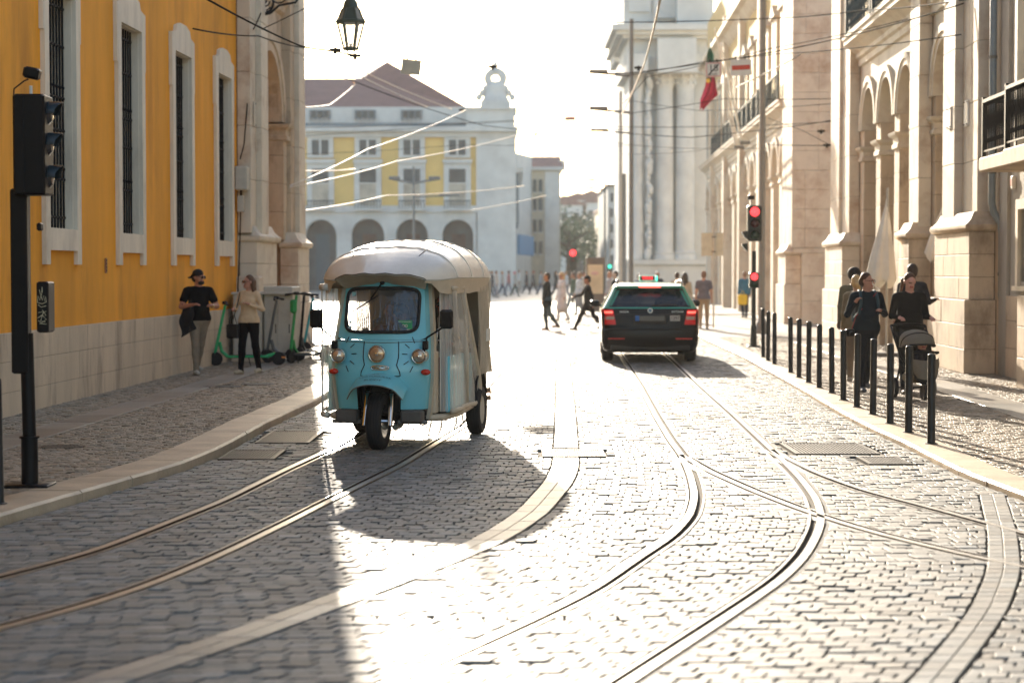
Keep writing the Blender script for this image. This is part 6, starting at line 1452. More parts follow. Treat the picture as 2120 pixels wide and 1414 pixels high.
def plan(z, hw_, y0, y1, r=.14, nr=14, ns=18, nc=5):
    r = min(r, hw_ * .5, (y1 - y0) * .4); P3 = []
    for i in range(nr): x = -hw_ + r + (2 * hw_ - 2 * r) * i / (nr - 1); P3.append(Vector((x, y0 + .05 * (x / hw_) ** 2, z)))
    for i in range(1, nc): a = -PI / 2 + PI / 2 * i / nc; P3.append(Vector((hw_ - r + r * math.cos(a), y0 + .05 + r + r * math.sin(a) - .02 * (1 - i / nc), z)))
    for i in range(ns): P3.append(Vector((hw_, y0 + .05 + r + (y1 - y0 - .05 - 2 * r) * i / (ns - 1), z)))
    for i in range(1, nc): a = PI / 2 * i / nc; P3.append(Vector((hw_ - r + r * math.cos(a), y1 - r + r * math.sin(a), z)))
    for i in range(nr): x = hw_ - r - (2 * hw_ - 2 * r) * i / (nr - 1); P3.append(Vector((x, y1, z)))
    for i in range(1, nc): a = PI / 2 + PI / 2 * i / nc; P3.append(Vector((-hw_ + r + r * math.cos(a), y1 - r + r * math.sin(a), z)))
    for i in range(ns): P3.append(Vector((-hw_, y1 - r - (y1 - y0 - .05 - 2 * r) * i / (ns - 1), z)))
    for i in range(1, nc): a = PI + PI / 2 * i / nc; P3.append(Vector((-hw_ + r + r * math.cos(a), y0 + .05 + r + r * math.sin(a) - .02 * i / nc, z)))
    return P3
rows = [plan(*l) for l in LV]; n = len(rows[0])
body = MB(); glass = {'rear': MB(), 'side': MB(), 'front': MB()}
R0 = range(0, 13); SR = range(18, 34); FRN = range(36 + 4, 36 + 4 + 13); SL_ = range(n - 4 - 18 + 1, n - 5)
for i in range(len(rows) - 1):
    for k in range(n):
        q = [rows[i][k], rows[i][(k + 1) % n], rows[i + 1][(k + 1) % n], rows[i + 1][k]]; zc_ = (q[0].z + q[2].z) / 2
        tgt = body; body.mi = 0
        if zc_ > .99: body.mi = 1
        if 1.015 < zc_ < 1.345:
            c = (q[0] + q[2]) / 2
            if k in range(0, 13) : tgt = glass['rear']
            elif c.y < rows[i][n // 2].y - .25 and c.y > .62 and abs(c.x) > .5 and not (1.55 < c.y < 1.68 or 2.45 < c.y < 2.56): tgt = glass['side']
            elif c.y > 2.5 and abs(c.x) < .6: tgt = glass['front']
        tgt.add(q, [(0, 1, 2, 3)])
body.mi = 1; body.add(rows[-1], [tuple(range(n))]); body.mi = 0; body.add(rows[0], [tuple(range(n - 1, -1, -1))])
bo = body.build('body', [BLKP, GRNP], TX, smooth=True)
# weld for smooth shading
import bmesh
def weld(o, d=.0005):
    bm_ = bmesh.new(); bm_.from_mesh(o.data); bmesh.ops.remove_doubles(bm_, verts=bm_.verts, dist=d); bm_.to_mesh(o.data); bm_.free()
    o.data.polygons.foreach_set('use_smooth', [True] * len(o.data.polygons))
    try: o.data.set_sharp_from_angle(angle=R(30))
    except Exception: pass
weld(bo)
rw_ = glass['rear'].build('rear_window', GLC, TX, smooth='all'); weld(rw_); o_ = glass['side'].build('side_window', GLC, TX, smooth='all'); weld(o_); o_ = glass['front'].build('windscreen', GLC, TX, smooth='all'); weld(o_)
def ry(z, x=0): return float(np.interp(z, [l[0] for l in LV[:14]], [l[2] for l in LV[:14]])) + .05 * (x / .88) ** 2
# rear glass surround, spoiler, lamps
m_ = MB(); pts = []
for a, b in ((-.60, 1.335), (.60, 1.335), (.735, 1.03), (-.735, 1.03)): pts.append(Vector((a, ry(b, a) - .004, b)))
m_.tube([pts[0], pts[1], pts[2], pts[3]], .012, 6, closed=True); m_.build('window_seal', BLKPL, rw_)
m_ = MB(); m_.bbox(-.60, .60, .26, .50, 1.365, 1.40, .015); sp_ = m_.build('spoiler', GRNP, TX)
BRK = mat('brake_lamp', (.5, .02, .01), .3, emis=(1, .10, .07), estr=.9, var=0); TLR = mat('tail_lens_red', (.42, .008, .010), .15, var=.1, emis=(1, .02, .02), estr=.04); TLC = mat('tail_lens_clear', (.42, .33, .27), .15, coat=1)
m_ = MB(); m_.bbox(-.20, .20, .25, .262, 1.368, 1.392, .004); m_.build('high_brake_light', BRK, TX)
for sg in (-1, 1):
    m_ = MB(); rows_ = []
    for z in np.linspace(.70, .975, 7):
        xi = .62 + .05 * (z - .7) / .27; xo = .885; row = []
        for x in np.linspace(xi, xo, 7):
            y = ry(z, x) + (.0 if x < .80 else (x - .80) * 1.3) - .012; row.append(Vector((sg * x, y, z)))
        rows_.append(row)
    m_.grid(rows_, flip=sg < 0); tlh = m_.build('tail_light', TLR, TX, smooth='all')
    for (z0, z1, xa, xb, mm, nm) in ((.905, .94, .68, .83, BRK, 'lit_bar'), (.79, .845, .65, .84, TLC, 'reverse_lens'), (.715, .735, .65, .84, TLR, 'lower_bar')):
        m_ = MB(); m_.grid([[Vector((sg * x, ry(z, x) + (.0 if x < .80 else (x - .80) * 1.3) - .017, z)) for x in np.linspace(xa, xb, 5)] for z in (z0, z1)], flip=sg < 0); m_.build(nm, mm, tlh)
    m_ = MB(); a, b = sorted((sg * .46, sg * .76)); m_.bbox(a, b, .002, .02, .435, .458, .004); m_.build('bumper_reflector', mat('reflector_red', (.6, .02, .01), .3), TX)
    for y in (.88, 3.57): wheel(TX, (sg * .765, y, .315), .315, .215, 'wheel', rim=GREYL, spokes=5, rimr=.66, side=sg)
    m_ = MB(); m_.tube([(sg * .60, .62, 1.43), (sg * .60, .72, 1.49), (sg * .59, 1.5, 1.50), (sg * .57, 2.3, 1.47), (sg * .57, 2.38, 1.42)], .016, 6); m_.build('roof_bar', CHROME, TX, smooth='all')
    m_ = MB(); m_.bbox(min(sg * .90, sg * 1.08), max(sg * .90, sg * 1.08), 3.0, 3.14, .97, 1.10, .03); m_.cyl((sg * .84, 3.05, .98), (sg * .93, 3.06, 1.0), .02, n=6); m_.build('door_mirror', BLKP, TX, smooth=True)
    m_ = MB(); 
    for y in (1.55, 2.6): m_.bbox(min(sg * .885, sg * .90), max(sg * .885, sg * .90), y, y + .18, .86, .885, .005)
    m_.build('door_handle', BLKP, TX)
m_ = MB(); m_.bbox(-.30, .30, .055, .09, .70, .86, .01); m_.build('plate_recess', BLKPL, TX)
m_ = MB(); m_.bbox(-.27, .27, .045, .057, .765, .865, .004); pt = m_.build('number_plate', mat('plate_grey', (.06, .06, .06), .25, coat=1), TX)
m_ = MB(); m_.box(-.27, -.20, .042, .046, .77, .86); m_.build('blue_band', mat('plate_blue', (.02, .15, .5), .4), pt)
m_ = MB(); m_.bbox(.36, .54, .055, .066, .765, .865, .003); tp_ = m_.build('licence_tile', mat('tile_white', (.55, .53, .48), .5), TX); text('1397', .085, tp_, T(.45, .053, .815) @ RX(90), SB, depth=.001, xs=.95)
SIL = mat('letter_silver', (.6, .6, .6), .3, .8)
text('SKODA', .05, TX, T(-.47, ry(.93, .47) - .008, .93) @ RX(90), SIL, depth=.002); text('OCTAVIA', .05, TX, T(.50, ry(.93, .5) - .008, .93) @ RX(90), SIL, depth=.002)
m_ = MB(); m_.cyl((0, .075, .955), (0, .055, .955), .045, n=20); bd = m_.build('badge', SIL, TX, smooth=True); m_ = MB(); m_.cyl((0, .054, .955), (0, .050, .955), .033, n=16); m_.build('badge_centre', mat('badge_dark', (.05, .12, .2), .3), bd)
m_ = MB(); m_.tube([(.02, ry(1.04) - .02, 1.04), (.28, ry(1.06, .3) - .03, 1.07), (.50, ry(1.05, .5) - .02, 1.05)], .010, 6); m_.build('rear_wiper', BLKPL, TX, smooth='all')
m_ = MB(); m_.tube([Vector((x, ry(.875, x) - .002, .885)) for x in np.linspace(-.62, .62, 12)], .006, 5); m_.build('tailgate_seam', BLKPL, bo)
m_ = MB(); m_.tube([Vector((x, ry(.615, x) - .004, .615)) for x in np.linspace(-.8, .8, 12)], .006, 5); m_.build('bumper_seam', BLKPL, bo)
m_ = MB(); m_.bbox(-.72, .72, .04, .14, .23, .34, .02); m_.build('diffuser', BLKPL, TX)
m_ = MB(); m_.bbox(-.16, .16, 1.55, 1.72, 1.475, 1.59, .015); ts = m_.build('taxi_sign', mat('taxi_sign_box', (.55, .62, .55), .4, emis=(.5, 1, .7), estr=.12), TX)
m_ = MB(); m_.bbox(.16, .19, 1.55, 1.72, 1.48, 1.585, .008); m_.build('green_lamp', GRN, ts); m_ = MB(); m_.box(-.14, .13, 1.542, 1.549, 1.495, 1.572); tpn = m_.build('display', mat('dark_red_display', (.12, .01, .01), .4), ts)
text('TAXI', .085, tpn, T(-.005, 1.538, 1.534) @ RX(90), RED, depth=.001, xs=1.1)
for x in (-.40, .40): m_ = MB(); m_.bbox(x - .24, x + .24, 1.25, 1.37, .6, 1.12, .05); m_.bbox(x - .12, x + .12, 1.28, 1.36, 1.10, 1.27, .04); m_.build('rear_seat', SEATM, TX)
for x in (-.38, .38): m_ = MB(); m_.bbox(x - .22, x + .22, 2.2, 2.32, .6, 1.12, .05); m_.bbox(x - .12, x + .12, 2.2, 2.3, 1.10, 1.28, .04); m_.build('front_seat', SEATM, TX)
m_ = MB(); m_.bbox(-.12, .12, 2.75, 2.79, 1.24, 1.30, .02); m_.build('inner_mirror', BLKPL, TX)
# ================================================================== people
def capsule(P_, a, b, ra, rb, flat=None):
    ab = b - a; L2 = float(ab @ ab) + 1e-12; q = P_ - a; h = np.clip((q @ ab) / L2, 0, 1); d = q - h[..., None] * ab
    if flat is not None:
        ax, f = flat; c = d @ ax; d = d - c[..., None] * ax * (1 - 1 / f)
    return np.sqrt((d * d).sum(-1)) - (ra + (rb - ra) * h)
def nets(prims, res, smooth_iter=1):
    """smooth union of tapered capsules and ellipsoids -> closed mesh (verts, quads, label per vertex)"""
    lo = np.min([np.minimum(p['a'], p['b']) - max(p['ra'], p['rb']) * p.get('ext', 1.5) - .03 for p in prims if not p.get('sub')], axis=0); hi = np.max([np.maximum(p['a'], p['b']) + max(p['ra'], p['rb']) * p.get('ext', 1.5) + .03 for p in prims if not p.get('sub')], axis=0)
    n = np.ceil((hi - lo) / res).astype(int) + 1
    F = np.full(n, 9.0); D = np.full(n, 9.0); Lb = np.zeros(n, int)
    for p in prims:
        e = max(p['ra'], p['rb']) * p.get('ext', 1.5) + .06
        i0 = np.maximum(0, np.floor((np.minimum(p['a'], p['b']) - e - lo) / res).astype(int)); i1 = np.minimum(n, np.ceil((np.maximum(p['a'], p['b']) + e - lo) / res).astype(int) + 1)
        if (i1 <= i0).any(): continue
        sl_ = tuple(slice(i0[k], i1[k]) for k in range(3))
        X = np.stack(np.meshgrid(*[lo[k] + res * np.arange(i0[k], i1[k]) for k in range(3)], indexing='ij'), -1)
        if 'R' in p:
            q = (X - p['a']) / p['R']; k0 = np.sqrt((q * q).sum(-1)); q2 = (X - p['a']) / (p['R'] ** 2); k1 = np.sqrt((q2 * q2).sum(-1)) + 1e-9; d = k0 * (k0 - 1) / k1
        else: d = capsule(X, p['a'], p['b'], p['ra'], p['rb'], p.get('flat'))
        f = F[sl_]
        if p.get('sub'): F[sl_] = np.maximum(f, -d); continue
        k = p.get('k', .03); h = np.clip(.5 + .5 * (f - d) / k, 0, 1); F[sl_] = f * (1 - h) + d * h - k * h * (1 - h)
        m = (d - p.get('bias', 0)) < D[sl_]; D[sl_] = np.where(m, d - p.get('bias', 0), D[sl_]); Lb[sl_] = np.where(m, p['lab'], Lb[sl_])
    ins = F < 0; c = ins[:-1, :-1, :-1].astype(int)
    cs = {}
    for dx in (0, 1):
        for dy in (0, 1):
            for dz in (0, 1): cs[dx, dy, dz] = (slice(dx, n[0] - 1 + dx), slice(dy, n[1] - 1 + dy), slice(dz, n[2] - 1 + dz))
    cnt = sum(ins[s].astype(int) for s in cs.values()); act = (cnt > 0) & (cnt < 8); idx = np.full(act.shape, -1); idx[act] = np.arange(act.sum())
    A = np.argwhere(act); base = tuple(A.T); pos = np.zeros((len(A), 3)); w = np.zeros(len(A))
    corners = list(cs)
    for i, a in enumerate(corners):
        for b in corners[i + 1:]:
            if sum(abs(x - y) for x, y in zip(a, b)) != 1: continue
            fa = F[A[:, 0] + a[0], A[:, 1] + a[1], A[:, 2] + a[2]]; fb = F[A[:, 0] + b[0], A[:, 1] + b[1], A[:, 2] + b[2]]
            m = (fa < 0) != (fb < 0); t = np.where(m, fa / np.where(m, fa - fb, 1), 0)
            pos += np.where(m[:, None], np.array(a) + t[:, None] * (np.array(b) - np.array(a)), 0); w += m
    pos = pos / w[:, None] + A; V = lo + pos * res; lab = Lb[base]
    Fs = []
    for ax in range(3):
        o1, o2 = [k for k in range(3) if k != ax]
        s0 = [slice(1, n[k] - 1) for k in range(3)]; s1 = list(s0); s0[ax] = slice(0, n[ax] - 1); s1[ax] = slice(1, n[ax])
        a_, b_ = ins[tuple(s0)], ins[tuple(s1)]; E = np.argwhere(a_ != b_); sgn = a_[a_ != b_]
        off = np.array([1, 1, 1]); off[ax] = 0; E = E + off
        g = []
        for u, v in ((0, 0), (1, 0), (1, 1), (0, 1)):
            q = E.copy(); q[:, o1] -= u; q[:, o2] -= v; g.append(idx[q[:, 0], q[:, 1], q[:, 2]])
        g = np.stack(g, 1); fl = sgn if ax != 1 else ~sgn; g = np.where(fl[:, None], g, g[:, ::-1]); Fs.append(g)
    Fc = np.concatenate(Fs); Fc = Fc[(Fc >= 0).all(1)]
    for _ in range(smooth_iter):
        acc = np.zeros_like(V); ct = np.zeros(len(V))
        for k in range(4):
            np.add.at(acc, Fc[:, k], V[Fc[:, (k + 1) % 4]]); np.add.at(ct, Fc[:, k], 1); np.add.at(acc, Fc[:, k], V[Fc[:, (k - 1) % 4]]); np.add.at(ct, Fc[:, k], 1)
        V = .5 * V + .5 * acc / np.maximum(ct, 1)[:, None]
    return V, Fc, lab
def nets_mesh(name, prims, res, mats, parent, it=1, hem=None):
    V, F, lab = nets(prims, res, it)
    if hem:
        z, xw = hem; lab = np.where((lab == 2) & (V[:, 2] > z), 1, lab); lab = np.where((lab == 1) & (V[:, 2] < z) & (np.abs(V[:, 0]) < xw), 2, lab)
    me = bpy.data.meshes.new(name); me.vertices.add(len(V)); me.vertices.foreach_set('co', V.reshape(-1))
    me.loops.add(F.size); me.loops.foreach_set('vertex_index', F.reshape(-1).astype(np.int32)); me.polygons.add(len(F))
    me.polygons.foreach_set('loop_start', (np.arange(len(F)) * 4).astype(np.int32)); me.polygons.foreach_set('loop_total', np.full(len(F), 4, np.int32)); me.update(calc_edges=True)
    for m in mats: me.materials.append(m)
    fl = lab[F]; 
    mi = np.array([np.bincount(r_, minlength=len(mats)).argmax() for r_ in fl]) if len(mats) > 1 else np.zeros(len(F), int)
    me.polygons.foreach_set('material_index', mi.astype(np.int32)); me.polygons.foreach_set('use_smooth', [True] * len(F)); me.validate()
    o = bpy.data.objects.new(name, me); COL.objects.link(o); o.parent = parent; return o
V3 = lambda *a: np.array(a, float)
def cp(a, b, ra, rb, lab, **k): return dict(a=V3(*a), b=V3(*b), ra=ra, rb=rb, lab=lab, **k)
def el(c, R_, lab, **k): return dict(a=V3(*c), b=V3(*c), ra=max(R_), rb=max(R_), R=V3(*R_), lab=lab, **k)
SKIN, SHIRT, PANTS, SHOE, LIP, EYE = range(6)
def dirv(f, o): # forward angle f (towards -Y), outward o (to +X)
    return V3(math.sin(R(o)), -math.sin(R(f)) * math.cos(R(o)), -math.cos(R(f)) * math.cos(R(o)))
def person(label, loc, rz, H=1.75, skin=(.42, .22, .14), shirt=(.02, .02, .02), pants=(.03, .03, .04), shoe=(.3, .28, .24), legs=((0, 0), (0, 0)), lout=(2, 2), arms=None, sleeve='long', female=False, head=(0, 0), hair=(.03, .02, .012), hairstyle='short', res=.011, lean=0.0, seated=False, build=1.0, coat=False, name='person', group=None, loose=1.0, lowz=True, hat=None, glasses=None, beard=False, skirt=0):
    """faces local -Y. legs: (thigh forward angle, knee bend) for left(-X) and right(+X). arms: (upper dir, fore dir) vectors"""
    e = empty(name, label, 'person', loc, rz, group); s = H / 1.75; P_ = []; w = (.88 if female else 1.0) * build
    hipz = .93; hip = {-1: V3(-.085, 0, hipz - .02), 1: V3(.085, 0, hipz - .02)}; low = []
    tl, cl_ = .43, .42
    for i, sd in enumerate((-1, 1)):
        f, b = legs[i]; o = lout[i] * sd; d1 = dirv(f, o); kn = hip[sd] + d1 * tl; d2 = dirv(f - b, o * .3); an = kn + d2 * cl_
        P_ += [cp(hip[sd] + V3(0, 0, .03), kn, .098 * build * (1.05 if female else 1), .064 * loose, PANTS, k=.04), cp(kn, an + d2 * .02, .064 * loose, .046 * loose, PANTS, k=.03)]
        P_.append(el(tuple((kn * .72 + an * .28) + V3(0, .012, 0)), (.062 * loose, .066 * loose, .12), PANTS, k=.03))
        ft = f - b; toe = V3(.02 * sd, -.155, -.045) if b < 40 else V3(.0, -.09, -.14)
        if seated: toe = V3(0, -.15, -.04)
        hl = an + V3(0, .035, -.045)
        if b >= 40: hl = an + V3(0, .05, -.02)
        P_ += [cp(an + V3(0, 0, -.02), hl, .04, .038, SHOE, k=.02), cp(hl, an + toe, .040, .034, SHOE, k=.02, flat=(V3(1, 0, 0), 1.15))]; low.append(min(hl[2], (an + toe)[2]) - .038)
    P_.append(cp((-.06 * w, .01, hipz + .0), (.06 * w, .01, hipz + .0), .122 * build, .122 * build, PANTS, k=.05, flat=(V3(1, 0, 0), 1.1)))
    L_ = lambda x, y, z: (x, y - math.tan(R(lean)) * max(0, z - .95), z)
    P_ += [cp(L_(0, .0, 1.02), L_(0, -.0, 1.16), .112 * build, .108 * w, SHIRT, k=.05, flat=(V3(1, 0, 0), 1.32)), cp(L_(0, 0, 1.16), L_(0, .0, 1.34), .108 * w, .112 * w, SHIRT, k=.05, flat=(V3(1, 0, 0), 1.42)),
           cp(L_(-.135 * w, .01, 1.40), L_(.135 * w, .01, 1.40), .068, .068, SHIRT, k=.05), cp(L_(0, .0, .97), L_(0, 0, 1.05), .125 * build, .118 * build, SHIRT, k=.02, flat=(V3(1, 0, 0), 1.3))]
    if female: P_ += [el(L_(sd * .070, -.070, 1.265), (.07, .052, .065), SHIRT, k=.07) for sd in (-1, 1)]
    if build > 1.05: P_.append(el(L_(0, -.05, 1.08), (.15 * build, .11 * build, .13), SHIRT, k=.05))
    if coat: P_.append(cp(L_(0, .01, .80), L_(0, .0, 1.1), .145 * w, .125 * w, SHIRT, k=.03, flat=(V3(1, 0, 0), 1.25)))
    if skirt: P_.append(cp((0, 0, hipz - skirt), (0, 0, hipz), .2, .13, PANTS, k=.03, flat=(V3(1, 0, 0), 1.1)))
    # neck and head
    nb = V3(*L_(0, .015, 1.44)); yaw, tilt = head; cy_, sy_ = math.cos(R(yaw)), math.sin(R(yaw)); ct_, st_ = math.cos(R(tilt)), math.sin(R(tilt))
    hc = nb + V3(0, -.02 - .05 * st_, .175)
    def hp(x, y, z):  # head frame, y=-: face
        y2, z2 = y * ct_ - z * st_ * -1 * -1, z * ct_ + y * st_
        y2 = y * ct_ - (-z) * st_ * -1
        x, y2, z2 = x * 1.07, y2 * 1.07, z2 * 1.05
        return tuple(hc + V3(x * cy_ - y2 * sy_, x * sy_ + y2 * cy_, z2))
    P_ += [cp(nb + V3(0, .0, -.04), hc + V3(0, .02, -.07), .060 * (w ** .5), .054 * (w ** .5), SKIN, k=.02)]
    P_ += [el(hp(0, .012, .028), (.076, .092, .095), SKIN, k=.01), el(hp(0, -.022, -.045), (.056, .062, .072), SKIN, k=.03), cp(hp(0, -.075, -.082), hp(0, -.07, -.088), .022, .02, SKIN, k=.025)]
    P_ += [cp(hp(0, -.088, .012), hp(0, -.107, -.022), .009, .015, SKIN, k=.012), cp(hp(-.035, -.078, .028), hp(.035, -.078, .028), .012, .012, SKIN, k=.02)]
    P_ += [el(hp(sd * .078, .012, -.005), (.012, .02, .03), SKIN, k=.008) for sd in (-1, 1)]
    P_ += [cp(hp(-.020, -.086, -.055), hp(.020, -.086, -.055), .008, .008, LIP, k=.006, bias=.004)] + [el(hp(sd * .031, -.083, .006), (.010, .006, .006), EYE, k=.004, bias=.002) for sd in (-1, 1)]
    # arms
    if arms is None: arms = ((dirv(5, -8), dirv(15, -4)), (dirv(-5, 8), dirv(10, 4)))
    hands = []
    for i, sd in enumerate((-1, 1)):
        sh = V3(*L_(sd * .185 * w, .01, 1.395)); ud, fd = [V3(*v) / np.linalg.norm(v) for v in arms[i]]; el_ = sh + ud * .285; wr = el_ + fd * .245
        thick = .054 * (1 if not female else .9) * build ** .5
        if sleeve == 'long':
            P_ += [cp(sh, el_, thick + .004, thick - .008, SHIRT, k=.035), cp(el_, wr, thick - .008, .032, SHIRT, k=.02), cp(wr - fd * .01, wr + fd * .025, .024, .024, SKIN, k=.005)]
        else:
            mid = sh + ud * .17; P_ += [cp(sh, mid, thick + .008, thick + .010, SHIRT, k=.035), cp(sh + ud * .1, el_, thick - .008, thick - .012, SKIN, k=.012), cp(el_, wr, thick - .011, .027, SKIN, k=.02)]
        hd = fd; side = np.cross(hd, V3(0, 0, 1)); side = side / (np.linalg.norm(side) + 1e-9); up = np.cross(side, hd)
        pc = wr + hd * .065; P_.append(cp(wr + hd * .02, pc, .026, .032, SKIN, k=.015, flat=(up, .62)))
        for j, (o, L) in enumerate(((-.028, .050), (-.010, .062), (.009, .058), (.026, .044))):
            k0 = pc + side * o + hd * .018; k1 = k0 + hd * L * .6 - up * .010; k2 = k1 + hd * L * .35 - up * .026; P_ += [cp(k0, k1, .0095, .009, SKIN, k=.006), cp(k1, k2, .009, .008, SKIN, k=.005)]
        t0 = wr + hd * .035 - side * .02 * sd; P_ += [cp(t0, t0 + hd * .035 - side * .022 * sd - up * .01, .012, .010, SKIN, k=.01)]
        hands.append(pc)
    zmin = min(low)
    for p in P_ : pass
    sh_ = V3(0, 0, -zmin) if lowz else V3(0, 0, 0)
    def fin(L):
        for p in L:
            p['a'] = (p['a'] + sh_) * s; p['b'] = (p['b'] + sh_) * s; p['ra'] *= s; p['rb'] *= s
            if 'R' in p: p['R'] = p['R'] * s
            if 'k' in p: p['k'] *= s
        return L
    def cm(tag_, c, rough, **k): return mat('%s_%02d_%02d_%02d' % (tag_, int(c[0] * 99), int(c[1] * 99), int(c[2] * 99)), c, rough, **k)
    M_ = [cm('skin', skin, .5, var=.06, scale=20), cm('cloth', shirt, .9, var=.2, scale=8, bump=.9, bscale=9, spec=.12), cm('trouser', pants, .9, var=.15, scale=8, bump=.9, bscale=8, spec=.12), cm('shoe', shoe, .6, var=.15, scale=14), cm('lip', (skin[0] * .75, skin[1] * .4, skin[2] * .4), .5), mat('eye_dark', (.02, .015, .012), .2)]
    hairm = cm('hair', hair, .55, var=.3, scale=30, stretch=(1, 1, .15))
    nets_mesh('body', fin(P_), res, M_, e, hem=None if (seated or coat or skirt) else ((.90 - zmin) * s, .17 * s))
    hs = []
    if hairstyle in ('short', 'long', 'pony', 'cap', 'curly'):
        k = 1.0 if hairstyle != 'curly' else 1.1
        if hairstyle != 'cap': hs += [el(hp(0, .022, .040), (.081 * k, .094 * k, .093 * k), 0, k=.01), el(hp(0, .05, -.01), (.078, .065, .08), 0, k=.02)]
        else: hs += [el(hp(0, .05, -.02), (.072, .055, .06), 0, k=.01)]
        if hairstyle == 'long': hs += [cp(hp(-.055, .055, .0), hp(-.08, .06, -.20), .045, .03, 0, k=.03), cp(hp(.055, .055, .0), hp(.085, .05, -.22), .045, .028, 0, k=.03), cp(hp(0, .08, .0), hp(0, .1, -.24), .055, .035, 0, k=.04)]
        if hairstyle == 'pony': hs += [cp(hp(0, .10, .03), hp(-.03, .15, -.02), .03, .035, 0, k=.02), cp(hp(-.03, .15, -.02), hp(-.07, .12, -.20), .035, .018, 0, k=.02)]
        if hairstyle != 'cap': hs += [dict(el(hp(0, -.085, -.03), (.062, .055, .085), 0), sub=True)]
        nets_mesh('hair', fin(hs), .010 * s, [hairm], e)
    if beard: nets_mesh('beard', fin([el(hp(0, -.045, -.075), (.058, .052, .05), 0, k=.01), dict(el(hp(0, -.085, -.012), (.06, .05, .045), 0), sub=True), dict(el(hp(0, -.105, -.056), (.022, .02, .010), 0), sub=True)]), .008 * s, [hairm], e)
    if hat:
        kind, c = hat; hm = cm('hat', c, .8, var=.1); hl_ = [el(hp(0, .012, .062), (.092, .104, .082), 0, k=.01), dict(el(hp(0, .0, -.06), (.2, .2, .10), 0), sub=True)]
        if kind == 'backcap': hl_ = [hl_[0], dict(el(hp(0, -.01, -.075), (.2, .2, .10), 0), sub=True), cp(hp(-.03, .10, .03), hp(.03, .10, .03), .02, .02, 0), cp(hp(0, .09, .03), hp(0, .155, .0), .05, .045, 0, k=.01, flat=(V3(0, 0, 1), .35))]
        if kind == 'cap': hl_ += [cp(hp(0, -.09, .035), hp(0, -.15, .03), .05, .045, 0, k=.01, flat=(V3(0, 0, 1), .3))]
        if kind == 'brim': hl_ = [el(hp(0, .01, .08), (.085, .095, .06), 0), el(hp(0, .01, .045), (.17, .18, .016), 0, k=.01)]
        if kind == 'helmet': hl_ = [el(hp(0, .015, .035), (.112, .13, .115), 0, k=.01), dict(el(hp(0, -.08, -.09), (.11, .11, .11), 0), sub=True)]
        nets_mesh('hat' if kind == 'brim' else ('helmet' if kind == 'helmet' else 'cap'), fin(hl_), .010 * s, [hm], e)
    def W(v): return Vector((V3(*v) + sh_) * s)
    if glasses:
        gm = mat('sunglass', (.01, .01, .012), .12); m_ = MB()
        for sd in (-1, 1):
            pts = [W(hp(sd * .033 + .026 * math.cos(a), -.094, .006 + .019 * math.sin(a))) for a in np.linspace(0, 2 * PI, 14)[:-1]]
            if glasses == 'sun': m_.add(pts, [tuple(range(13))]); m_.tube(pts, .004, 5, closed=True)
            else: m_.tube(pts, .003, 5, closed=True)
            m_.tube([W(hp(sd * .058, -.09, .01)), W(hp(sd * .08, -.02, .012)), W(hp(sd * .082, .02, .008))], .003, 5)
        m_.tube([W(hp(-.01, -.096, .01)), W(hp(.01, -.096, .01))], .003, 5); m_.build('sunglasses' if glasses == 'sun' else 'spectacles', gm, e)
    e['_'] = 0; del e['_']
    return e, W, [W(h) for h in hands], hp
PM = dict(res=.010)
# man in the cap, by the yellow wall
mp = G(412, 776, ZL)
pe, W_, hd_, hp_ = person('bearded man in black t-shirt, backwards cap and khaki trousers strolling along the yellow wall', mp, R(28), 1.60, skin=(.42, .19, .12), shirt=(.008, .008, .009), pants=(.24, .20, .15), shoe=(.42, .38, .32), legs=((8, 6), (-14, 12)), lout=(-1, -2), arms=((dirv(10, -22), (.5, -.75, .12)), (dirv(12, 20), (-.62, -.72, .08))), sleeve='short', head=(38, 0), hair=(.015, .01, .008), hairstyle='cap', hat=('backcap', (.008, .008, .01)), glasses='sun', beard=True, build=1.10, **PM)
m_ = MB(); h = hd_[1]; m_.cyl(h + Vector((.055, .055, -.02)), h + Vector((.075, .075, -.02)), .032, n=12); m_.build('watch', mat('watch_gold', (.5, .4, .2), .3, .8), pe)
jk = empty('black_jacket', 'black jacket hung over the arm of the man in the backwards cap', 'jacket', mp, R(28)); m_ = MB(); rows = []
for i in range(11):
    t = i / 10; rows.append([Vector((-.30 + .20 * u + .025 * math.sin(t * 9 + u * 5), -.10 + .05 * math.sin(u * 7 + t * 2) - .05 * u, 1.10 - .52 * t * (1 - .25 * u))) for u in np.linspace(0, 1, 12)])
m_.grid(rows); m_.grid([[p + Vector((0, .03, 0)) for p in r_] for r_ in rows], flip=True); m_.build('jacket_cloth', mat('black_cloth', (.010, .010, .011), .9, var=.2), jk, smooth='all')
